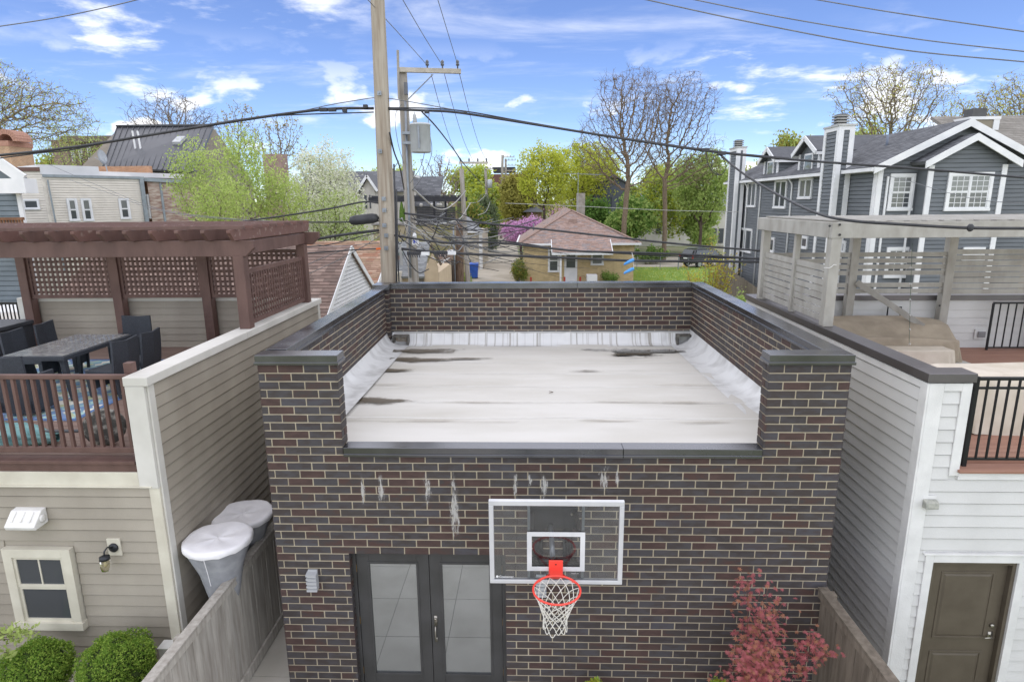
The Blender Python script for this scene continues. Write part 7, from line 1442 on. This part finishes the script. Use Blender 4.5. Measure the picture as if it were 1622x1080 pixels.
L_WH = leaf_mat('blossom_white', 'e9e8dc', 'd8dac8', .3, 2); L_WH2 = leaf_mat('blossom_mixed', 'dfe0c8', 'b4c286', .4, 2); L_PK = leaf_mat('blossom_pink', 'dcb0d6', 'cf98c8', .4, 2); L_PK2 = leaf_mat('blossom_mauve', 'e6c4e0', 'd6a8d0', .4, 2); L_EV = leaf_mat('evergreen_blue', '84906f', '6b785a', .3, 1.5); L_TW = leaf_mat('bud_brown', '8d7a66', '77654f', .3, 1); L_RD = leaf_mat('maple_red', 'bd7577', 'a65d62', .4, 4); L_RD2 = leaf_mat('maple_rust', 'b58068', '9a6c56', .4, 4); L_FY = leaf_mat('forsythia', 'c2a95c', 'a8964f', .35, 2)
def colonize(seed, blobs, trunk_top, n, step, di, dk, lean=(0, 0), iters=160):
    """grow limbs towards points strewn through the crown; returns nodes, parents"""
    rng = np.random.default_rng(seed); A = []
    tot = sum(b[3]*b[4]*b[5] for b in blobs)
    for cx, cy, cz, rx, ry, rz in blobs:
        k = int(n*rx*ry*rz/tot); d = rng.normal(0, 1, (k, 3)); d /= np.linalg.norm(d, axis=1)[:, None]; r = rng.random((k, 1))**(1/2.2)*(1+.13*np.sin(d[:, :1]*6+cx)*np.sin(d[:, 2:]*7+cz)+.06*rng.normal(0, 1, (k, 1))); A.append(d*r*np.array([rx, ry, rz])+np.array([cx, cy, cz]))
    A = np.concatenate(A); nodes = []; par = []; k = max(2, int(trunk_top/step))
    for i in range(k+1): t = i/k; nodes.append((lean[0]*t*t+.04*step*math.sin(i*.9+seed), lean[1]*t*t+.04*step*math.cos(i*1.3), trunk_top*t)); par.append(i-1)
    N = np.array(nodes); D = np.full(len(A), 1e9); I = np.zeros(len(A), int); new = np.arange(len(N))
    for it in range(iters):
        dd = np.linalg.norm(A[:, None, :]-N[new][None], axis=2); j = dd.argmin(1); m = dd[np.arange(len(A)), j]; u = m < D; D[u] = m[u]; I[u] = new[j[u]]
        keep = D > dk; A, D, I = A[keep], D[keep], I[keep]
        if len(A) == 0: break
        act = D < di
        if it < 7 or not act.any(): act = np.ones(len(A), bool)
        ids = np.unique(I[act]); V = np.zeros((len(N), 3)); v = A[act]-N[I[act]]; v /= np.linalg.norm(v, axis=1)[:, None]; np.add.at(V, I[act], v)
        q = V[ids]/(np.linalg.norm(V[ids], axis=1)[:, None]+1e-9)+rng.normal(0, .22, (len(ids), 3)); q /= np.linalg.norm(q, axis=1)[:, None]+1e-9; P2 = N[ids]+q*step; new = np.arange(len(N), len(N)+len(P2)); N = np.concatenate([N, P2]); par += list(ids)
        if len(N) > 9000: break
    return N, np.array(par)
def limbs(N, par, r0, k=2.35, rmax=None):
    """pipe-model radii and unbranched runs of nodes"""
    n = len(N); acc = np.zeros(n); ch = [[] for _ in range(n)]
    for i in range(n-1, 0, -1): ch[par[i]].append(i)
    R = np.zeros(n)
    for i in range(n-1, -1, -1): R[i] = r0 if not ch[i] else (sum(R[c]**k for c in ch[i]))**(1/k)
    if rmax and R[0] > rmax: R = r0+(R-r0)*(rmax-r0)/(R[0]-r0)
    runs = []; st = [(0, [])]
    while st:
        i, path = st.pop(); path = path+[i]
        while len(ch[i]) == 1: i = ch[i][0]; path.append(i)
        if len(path) > 1: runs.append(path)
        for c in ch[i]: st.append((c, [i]))
    return R, runs, [i for i in range(n) if not ch[i]]
def grown_tree(label, blobs_px, Y, leaf=None, leaf2=None, n_leaf=0, size=.15, sig=.2, seed=1, bark=None, name='tree', group=None, px_base=None, n=1200, step=None, r0=.016, trunk=.35, rmax=None, lean=0.0, leaf_r=1.9, thin=1.0, dk_=1.5, twigs=0):
    """blobs_px = [(px left, px right, py top, py bottom)] outlines the crown in the photograph at distance Y"""
    bl = []; xs = [b[0] for b in blobs_px]+[b[1] for b in blobs_px]; base_px = px_base if px_base is not None else (min(xs)+max(xs))/2; bx = P(base_px, 400, Y=Y).x
    for x0, x1, y0, y1 in blobs_px: a, b = P(x0, y0, Y=Y), P(x1, y1, Y=Y); bl.append(((a.x+b.x)/2-bx, 0, (a.z+b.z)/2, (b.x-a.x)/2, (b.x-a.x)/2*.85, (a.z-b.z)/2))
    H = max(b[2]+b[5] for b in bl); step = step or H*.020; tt = H*trunk
    N, par = colonize(seed, bl, tt, n, step, step*9, step*dk_, (lean, 0)); R, runs, tips = limbs(N, par, r0, rmax=rmax)
    o = thing(name, label, 'tree', (bx, Y, 0), group=group); m = MB()
    for run in runs: big = R[run[0]]; m.tube([(N[i][0]+bx, N[i][1]+Y, N[i][2]) for i in run], [R[i] for i in run], 8 if big > .12 else (5 if big > .04 else 3), cap=False)
    if twigs:
        rt = random.Random(seed)
        for i in tips:
            p0 = Vector((N[i][0]+bx, N[i][1]+Y, N[i][2])); d0 = Vector(N[i]-N[par[i]]).normalized()
            for _ in range(twigs):
                d1 = (d0+Vector((rt.gauss(0, .7), rt.gauss(0, .7), rt.gauss(.1, .6)))).normalized(); m.tube([p0, p0+d1*step*rt.uniform(.8, 2.2)], [r0*.8, r0*.4], 3, cap=False)
    m.obj('trunk', bark or BARK, o, smooth=True)
    if leaf is not None and n_leaf:
        rng = np.random.default_rng(seed+7); sel = N[R < r0*leaf_r]
        if thin < 1: sel = sel[rng.random(len(sel)) < thin]
        V, F = quads(sel+np.array([bx, Y, 0]), n_leaf, size, sig, rng); np_obj('crown', V, F, None, o, mi=(rng.random(len(F)) < .45).astype(int), mats=[leaf, leaf2 or leaf])
    return o
# the two tall bare trees
grown_tree('tall bare tree with dense twigs, nearer the bungalow chimney', [(940, 1066, 108, 205), (908, 1010, 165, 290), (985, 1060, 190, 300)], 62, L_TW, None, 1, .05, .1, seed=5, bark=BARK, name='bare_tree', group='tall bare trees', px_base=986, n=5200, r0=.015, trunk=.42, rmax=.60, step=.32, lean=.3, dk_=1.2, twigs=3)
grown_tree('tall bare tree leaning above the lawn, nearer the parked car', [(1020, 1134, 114, 215), (1000, 1075, 170, 270), (1060, 1140, 200, 300)], 66, L_TW, None, 1, .05, .1, seed=12, bark=BARK, name='bare_tree', group='tall bare trees', px_base=1052, n=4800, r0=.015, trunk=.45, rmax=.56, step=.33, lean=-.3, dk_=1.2, twigs=3)
# yellow-green and green trees about the bungalow
grown_tree('yellow green budding tree directly behind the bungalow ridge', [(818, 905, 228, 330)], 76, L_YG, L_YG2, 13, .16, .28, seed=21, bark=BARKD, group='trees behind the bungalow', n=1100, trunk=.3, thin=.8)
grown_tree('yellow green tree between bungalow chimney and bare trunk', [(868, 985, 220, 340)], 84, L_YG, L_YG2, 13, .17, .3, seed=22, bark=BARKD, group='trees behind the bungalow', n=1100, trunk=.3, thin=.8)
grown_tree('round fresh green tree beside the grey house chimney', [(1066, 1150, 238, 350)], 72, L_GR, L_GR2, 10, .17, .3, seed=23, bark=BARKD, group='trees behind the bungalow', n=1200, trunk=.28)
grown_tree('broad fresh green tree behind the leaning bare trunk', [(1000, 1105, 258, 370)], 80, L_GR2, L_YG, 9, .18, .3, seed=24, bark=BARKD, group='trees behind the bungalow', n=1200, trunk=.28)
tree('low green tree under the bare branches beside dark slate house', (945, 1040, 318), 68, L_GR, 22, .22, .45, seed=25, leaf2=L_DG, levels=4, trunk=.25, group='trees behind the bungalow', bark=BARKD)
tree('small dark green tree left of the dark slate house', (918, 962, 322), 74, L_DG, 18, .2, .4, seed=26, levels=3, trunk=.25, group='trees behind the bungalow', bark=BARKD)
tree('green tree in front of the white flat house', (1085, 1148, 322), 78, L_GR, 16, .22, .45, seed=27, leaf2=L_GR2, levels=3, trunk=.25, group='trees behind the bungalow', bark=BARKD)
# big sparse trees over the grey house roof
grown_tree('wide sparse tree in bud above the grey house ridge', [(1326, 1494, 98, 215), (1350, 1470, 180, 260)], 62, L_OL2, L_YG2, 3, .09, .22, seed=31, bark=BARKG, group='sparse trees above the roofs', px_base=1405, n=3200, r0=.017, trunk=.36, rmax=.65, step=.38, thin=.9, dk_=1.25, twigs=2)
grown_tree('sparse olive tree in bud at the upper picture edge', [(1548, 1700, 116, 250)], 56, L_OL2, L_YG2, 4, .09, .2, seed=32, bark=BARKG, group='sparse trees above the roofs', n=3000, r0=.016, trunk=.36, rmax=.55, step=.35, dk_=1.25, twigs=2)
grown_tree('thin budding tree between the big sparse tree and the tan chimney', [(1486, 1570, 148, 250)], 66, L_OL2, L_YG2, 5, .10, .22, seed=33, bark=BARKG, group='sparse trees above the roofs', n=800, r0=.022, trunk=.4, rmax=.4)
tree('rounded hazy green tree behind the grey dormers', (1200, 1275, 216), 95, L_OL, 14, .26, .6, seed=34, leaf2=L_GR2, levels=4, trunk=.3, group='trees behind the grey house'); tree('fresh green tree peeping over the grey house ridge', (1330, 1420, 196), 70, L_GR2, 14, .22, .5, seed=35, leaf2=L_YG, levels=4, trunk=.35, group='trees behind the grey house'); tree('green tree beside the tan house roof', (1568, 1660, 205), 60, L_GR2, 14, .2, .45, seed=36, leaf2=L_OL, levels=4, trunk=.35, group='trees behind the grey house')
# left side
grown_tree('large spreading tree with first leaves at the picture edge', [(-140, 60, 76, 210), (-40, 148, 130, 235)], 44, L_OL2, L_CY, 3, .07, .18, seed=41, bark=BARKG, px_base=-30, n=4200, r0=.012, trunk=.34, rmax=.55, step=.29, dk_=1.2, twigs=2)
grown_tree('pale green airy tree in front of the brown brick block', [(55, 190, 190, 300)], 50, L_CY, L_CY2, 5, .08, .22, seed=42, bark=BARKG, n=900, r0=.013, trunk=.34, thin=.8)
grown_tree('fan shaped bare tree above the metal roof', [(196, 352, 148, 250)], 66, None, None, 0, seed=43, bark=BARKG, n=2600, r0=.017, trunk=.38, rmax=.42, name='bare_tree', dk_=1.2, twigs=2)
grown_tree('sparse tree with yellow buds behind the metal roof gable', [(335, 420, 160, 270)], 60, L_OL2, L_OL, 3, .11, .2, seed=44, bark=BARKG, n=900, r0=.018, trunk=.4, rmax=.35, thin=.6)
grown_tree('second sparse yellow tree near the white blossom', [(400, 490, 176, 280)], 64, L_OL2, L_OL, 3, .12, .2, seed=45, bark=BARKG, n=900, r0=.018, trunk=.4, rmax=.35, thin=.6)
for i, (bl, Y, nl, lab) in enumerate((([(258, 360, 222, 350), (300, 380, 250, 360)], 27, 5, 'feathery light green tree before the stone clad house'), ([(350, 450, 222, 350), (330, 420, 200, 300)], 25, 5, 'feathery light green tree in front of the brick chimney'), ([(300, 400, 285, 370)], 23, 5, 'lower feathery green tree directly above the pergola'), ([(400, 490, 270, 370)], 26, 5, 'feathery green tree beside the white blossom tree'))): grown_tree(lab, bl, Y, L_CY, L_CY2, nl*5, .055, .17, seed=50+i, bark=BARKG, name='feathery_tree', group='feathery light green trees', n=1000, r0=.006, trunk=.4, rmax=.12, step=.2, dk_=1.5, thin=.85)
grown_tree('pear tree covered in white blossom', [(445, 580, 230, 400)], 33, L_WH, L_WH2, 26, .06, .17, seed=61, bark=BARKD, name='blossom_tree', n=1500, r0=.008, trunk=.22)
grown_tree('lower white blossom tree behind the splice case', [(480, 590, 300, 420)], 30, L_WH2, L_CY2, 12, .06, .16, seed=62, bark=BARKD, name='blossom_tree', n=900, r0=.008, trunk=.2)
c = P(420, 226, Y=40); w = MB(); w.box(P(414, 230, Y=40).x, 40, 4, P(444, 230, Y=40).x, 41, P(430, 244, Y=40).z); ch_ = w.obj('brick_chimney', brick_tex('stack_brick', '9a8077', '8d7268', '8d8078'), None); tag(ch_, 'brick chimney half hidden behind the feathery conifers', 'chimney')
# alley trees
grown_tree('purple grey bare tree behind the black roof deck', [(656, 735, 243, 330)], 86, L_TW, None, 1, .08, .2, seed=71, bark=mat('bark_mauve', '8a7c78', '766965'), name='bare_tree', n=1300, r0=.026, trunk=.3, rmax=.35)
tree('yellow green tree behind the far cross arms', (715, 800, 268), 108, L_YG, 14, .3, .6, seed=72, leaf2=L_GR2, levels=4, trunk=.28); tree('dark conifer drooping over the alley edge', (744, 786, 316), 82, L_EV, 14, .16, .35, seed=73, levels=4, trunk=.6, n0=9, ang=(55, 95), shrink=.5, up=-.05, name='conifer'); tree('brown hazy tree behind the close pair of far poles', (790, 845, 272), 100, L_OL, 9, .26, .5, seed=74, leaf2=L_OL, levels=4, trunk=.3); tree('bushy green tree beside the white alley garage', (735, 770, 318), 72, L_OL, 12, .16, .35, seed=75, leaf2=L_DG, levels=3, trunk=.25)
grown_tree('redbud covered in pink blossom beside the bungalow', [(792, 842, 350, 386), (825, 860, 342, 372)], 64, L_PK, L_PK2, 8, .09, .16, seed=76, bark=BARKD, name='redbud_tree', n=700, r0=.012, trunk=.25)
grown_tree('second pink redbud rising behind the bungalow roof', [(868, 900, 326, 350)], 66, L_PK, L_YG, 3, .09, .2, seed=77, bark=BARKD, name='redbud_tree', n=300, r0=.012, trunk=.4)
for i, (x0, x1, yt, Y, lf, lf2, lab) in enumerate(((555, 625, 272, 120, L_YG, L_GR2, 'yellow green crown behind the nearest pole'), (480, 560, 276, 130, L_OL, L_TW, 'far brownish crown left of the nearest pole'), (1150, 1215, 262, 120, L_GR2, L_OL, 'far green crown beyond the grey dormers'), (610, 665, 262, 130, L_GR2, L_YG, 'green crown glimpsed between the two big poles'), (1290, 1345, 238, 110, L_OL, L_GR2, 'far olive crown behind the near grey chimney'), (905, 1000, 262, 125, L_OL, L_YG, 'far hazy crown between the yellow trees'), (60, 140, 236, 90, L_OL, L_CY2, 'far olive crown above the beige house'), (1010, 1080, 268, 130, L_GR2, L_OL, 'far crown seen between the bare trunks'))): tree(lab, (x0, x1, yt), Y, lf, 14, .32, .7, seed=90+i, leaf2=lf2, levels=4, trunk=.25, group='far crowns along the skyline')
# a far belt of trees that closes the view
def belt():
    rng = np.random.default_rng(3); V_, F_, k = [], [], 0; C = []
    for i in range(260): a = rng.uniform(-50, 50); d = rng.uniform(150, 260); C.append((d*math.tan(rad(a)), d, 0, rng.uniform(5.5, 9.5)))
    cs = []
    for x, y, _, h in C:
        q = rng.normal(0, 1, (60, 3))*np.array([3.2, 3.2, 1.9])+np.array([x, y, h*.62]); q[:, 2] = np.abs(q[:, 2]); cs.append(q)
    V, F = quads(np.concatenate(cs), 1, 1.0, .4, rng); o = np_obj('distant_woods', V, F, None, None, mi=(rng.random(len(F)) < .5).astype(int), mats=[leaf_mat('far_leaf', '8f9a5c', '79864f', .4, .1), leaf_mat('far_leaf_brown', '94876f', '7d725d', .3, .1)]); tag(o, 'distant hazy treetops along the horizon', 'trees', kind='stuff')
belt()

# ---- bushes close by
def bush(label, c, rx, rz, leaf, leaf2, n, size, seed, core, group=None, name='boxwood_bush', cat='bush', lump=.10):
    o = thing(name, label, cat, (c[0], c[1], 0), group=group); rng = np.random.default_rng(seed); r = random.Random(seed)
    d = rng.normal(0, 1, (n, 3)); d /= np.linalg.norm(d, axis=1)[:, None]; d = d[d[:, 2] > -.75]; ph = rng.uniform(0, 6.28, 6)
    k = 1+lump*(np.sin(d[:, 0]*5+ph[0])*np.sin(d[:, 1]*5+ph[1])+np.sin(d[:, 2]*6+ph[2])*.6+.6*np.sin(d[:, 0]*11+d[:, 2]*9+ph[3])); rr_ = k*rng.uniform(.86, 1.02, len(d)); C = d*rr_[:, None]*np.array([rx, rx, rz])+np.array(c)
    V, F = quads(C, 2, size, size*.6, rng, .7); np_obj('foliage', V, F, None, o, mi=(rng.random(len(F)) < .5).astype(int), mats=[leaf, leaf2])
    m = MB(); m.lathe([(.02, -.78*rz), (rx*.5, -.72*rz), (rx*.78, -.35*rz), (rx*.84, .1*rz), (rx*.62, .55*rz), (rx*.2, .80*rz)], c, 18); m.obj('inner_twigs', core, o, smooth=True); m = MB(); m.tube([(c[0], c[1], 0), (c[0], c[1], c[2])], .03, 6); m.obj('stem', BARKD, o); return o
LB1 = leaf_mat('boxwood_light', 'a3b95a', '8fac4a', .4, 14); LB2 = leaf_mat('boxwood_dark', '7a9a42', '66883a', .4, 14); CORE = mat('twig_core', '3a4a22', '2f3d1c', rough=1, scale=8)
c = P(58, 1062, Y=6.2); bush('clipped round green bush below the small window', (c.x, 6.2, c.z), .37, .37, LB1, LB2, 11000, .013, 1, CORE, 'round clipped bushes'); c = P(186, 1058, Y=6.2); bush('clipped round green bush between the window and the board fence', (c.x, 6.2, c.z), .40, .40, LB1, LB2, 11000, .013, 2, CORE, 'round clipped bushes')
c = P(943, 1082, Y=6.45); bush('tip of a yellow green shrub under the basketball net', (c.x, 6.45, c.z-.18), .14, .22, leaf_mat('gold_leaf', 'c2bf4a', 'a5ab3d', .4, 9), LB1, 700, .02, 3, CORE, 'yellow green shrub tips', 'garden_shrub', 'shrub'); c = P(1142, 1082, Y=6.45); bush('tip of a yellow green shrub left of the red maple', (c.x, 6.45, c.z-.18), .14, .22, leaf_mat('gold_leaf', 'c2bf4a', 'a5ab3d'), LB1, 700, .02, 4, CORE, 'yellow green shrub tips', 'garden_shrub', 'shrub')
# leafy branch at the picture edge
def sprig():
    o = thing('leafy_shrub', 'thin leafy branch reaching in below the small window', 'shrub', (-7.4, 6.0, 0)); m = MB(); rng = np.random.default_rng(8); tips = []
    a = P(-60, 1030, Y=6.0)
    for px, py in ((52, 995), (35, 1010), (20, 1035), (55, 1003), (8, 1000), (30, 992)):
        b = P(px, py, Y=6.0+rng.uniform(-.1, .1)); mid = (a+b)/2+Vector((0, 0, .05)); m.tube([(a.x-.1, 6.0, 0), a, mid, b], [.012, .008, .005, .003], 5)
        for t in np.linspace(.2, 1, 14): tips.append(tuple(mid.lerp(b, t) if t > .3 else a.lerp(mid, t+.3)))
    m.obj('stem', BARKD, o, smooth=True); V, F = quads(tips, 4, .034, .03, rng, .55); np_obj('leaves', V, F, L_GR2, o)
sprig()
# Japanese maple
def maple():
    base = P(1232, 1060, Y=6.2); o = thing('red_maple', 'small Japanese maple with deep cut red leaves before the brick wall', 'tree', (base.x, 6.2, 0)); out, tips = skeleton(9, levels=3, trunk=.5, fork=4, nk=4, ang=(20, 60), shrink=.62, wob=.2, up=.05, rr=.6)
    T = np.array([tuple(t[0]) for t in tips]); zmx = T[:, 2].max(); rx = np.percentile(np.abs(T[:, 0]), 96); ztop = P(1240, 915, Y=6.2).z; Wd = (P(1310, 1000, Y=6.2).x-P(1140, 1000, Y=6.2).x)/2; cx = P(1206, 1000, Y=6.2).x
    tr = lambda p: Vector((cx+p[0]/rx*Wd*.80, 6.2+p[1]/rx*.42, p[2]/zmx*ztop)); m = MB()
    for path, rads, lev in out: m.tube([tr(p) for p in path], [max(.003, q*.8) for q in rads], 6 if lev < 2 else 4, cap=False)
    m.obj('branches', mat('maple_bark', '6b4a44', '5a3d38'), o, smooth=True)
    rng = np.random.default_rng(4); V = []; F = []; mi = []
    pool = [t for t in tips if t[0].z/zmx > .30]
    spots = [tr(t[0])+Vector((rng.normal(0, .085), rng.normal(0, .07), rng.normal(0, .06))) for t in pool for _ in range(5)]
    r = random.Random(6); r.shuffle(spots); spots = spots[:1350]
    for s in spots:
        n_ = Vector((rng.normal(0, .35), rng.normal(-.35, .35), 1)).normalized(); u = n_.orthogonal().normalized(); u.rotate(Matrix.Rotation(rng.uniform(0, 6.28), 3, n_)); v = n_.cross(u); L_ = rng.uniform(.032, .054); k = int(rng.random() < .32)
        for j in range(7):
            a = rad(-120+j*40); l = L_*(1 if j == 3 else .92 if j in (2, 4) else .75 if j in (1, 5) else .5); d_ = u*math.cos(a)+v*math.sin(a); e_ = u*-math.sin(a)+v*math.cos(a); tip = s+d_*l-n_*l*.25; w_ = l*.13; b0 = len(V); V += [tuple(s), tuple(s+d_*l*.45+e_*w_), tuple(tip), tuple(s+d_*l*.45-e_*w_)]; F.append((b0, b0+1, b0+2, b0+3)); mi.append(k)
    np_obj('leaves', np.array(V), np.array(F), None, o, mi=mi, mats=[L_RD, L_RD2])
maple()
# forsythia and other shrubs near the side fence
def twiggy(label, px0, px1, pyt, Y, leaf, leaf2, stems, n, size, seed, name='flowering_shrub', zb=0.0, spread=.35):
    r = random.Random(seed); a, b = P(px0, pyt, Y=Y), P(px1, pyt, Y=Y); cx = (a.x+b.x)/2; W = (b.x-a.x)/2; H = a.z-zb; o = thing(name, label, 'shrub', (cx, Y, zb)); m = MB(); tips = []
    for i in range(stems):
        x = r.uniform(-1, 1); h = H*r.uniform(.5, 1)*(1-.25*abs(x)); p0 = Vector((cx+x*W*spread, Y+r.uniform(-.4, .4), zb)); p2 = Vector((cx+x*W, Y+r.uniform(-.8, .8), zb+h)); p1_ = p0.lerp(p2, .5)+Vector((r.uniform(-.1, .1), 0, .1*H)); pts = catmull([p0, p1_, p2], 5); m.tube(pts, [.02*(1-.8*k/len(pts)) for k in range(len(pts))], 4, cap=False)
        for k, q in enumerate(pts):
            if k > 2: tips.append(tuple(q)); tips.append(tuple(q+Vector((r.uniform(-.1, .1), r.uniform(-.1, .1), .1))))
    m.obj('stems', BARKG, o, smooth=True); rng = np.random.default_rng(seed); V, F = quads(tips, n, size, .10, rng, .6); np_obj('leaves', V, F, None, o, mi=(rng.random(len(F)) < .4).astype(int), mats=[leaf, leaf2]); return o
twiggy('golden shrub with upright flowering stems beside the board fence', 1090, 1172, 376, 30, L_FY, L_YG, 34, 5, .06, 11); twiggy('low green shrub at the foot of the side yard fence', 1150, 1195, 452, 26, L_GR, L_GR2, 24, 8, .06, 12, 'garden_shrub'); twiggy('brownish shrub growing against the bungalow corner', 812, 834, 408, 47.5, L_OL, L_DG, 26, 8, .07, 13, 'garden_shrub'); twiggy('leafy vine on the bungalow wall by the drainpipe', 955, 975, 428, 47.2, L_GR, L_DG, 16, 8, .07, 14, 'wall_vine'); twiggy('small green weeds around the trunk and blue bin', 726, 748, 434, 44, L_GR, L_OL, 20, 8, .08, 15, 'weed_clump'); twiggy('green shrub under the low bare branches by the lawn', 1005, 1060, 392, 64, L_DG, L_GR, 30, 10, .12, 16, 'garden_shrub')
# grass blades and dandelions on the far lawn
def lawn():
    rng = np.random.default_rng(2); n = 16000; u = rng.random(n); v = rng.random(n); a, b, c_, d_ = [np.array(P(*q, Z=0)) for q in ((1003, 446), (1180, 470), (1180, 424), (1003, 424))]
    C = (a*(1-u)[:, None]+b*u[:, None])*(1-v)[:, None]+(d_*(1-u)[:, None]+c_*u[:, None])*v[:, None]; h = rng.uniform(.06, .16, n); w_ = .02; V = np.stack([C+np.array([-w_, 0, 0]), C+np.array([w_, 0, 0]), C+np.stack([rng.normal(0, .03, n), rng.normal(0, .03, n), h], 1)], 1).reshape(-1, 3); F = np.arange(3*n).reshape(-1, 3)
    o = np_obj('grass', V, F, None, None, mi=(rng.random(n) < .06).astype(int), mats=[leaf_mat('grass_blade', 'a3bb6a', '8aa556', .4, 1), leaf_mat('dandelion', 'dcc63a', 'd2b82c', .3, 1)]); tag(o, 'fresh green lawn with scattered dandelions', 'grass', kind='stuff')
lawn()
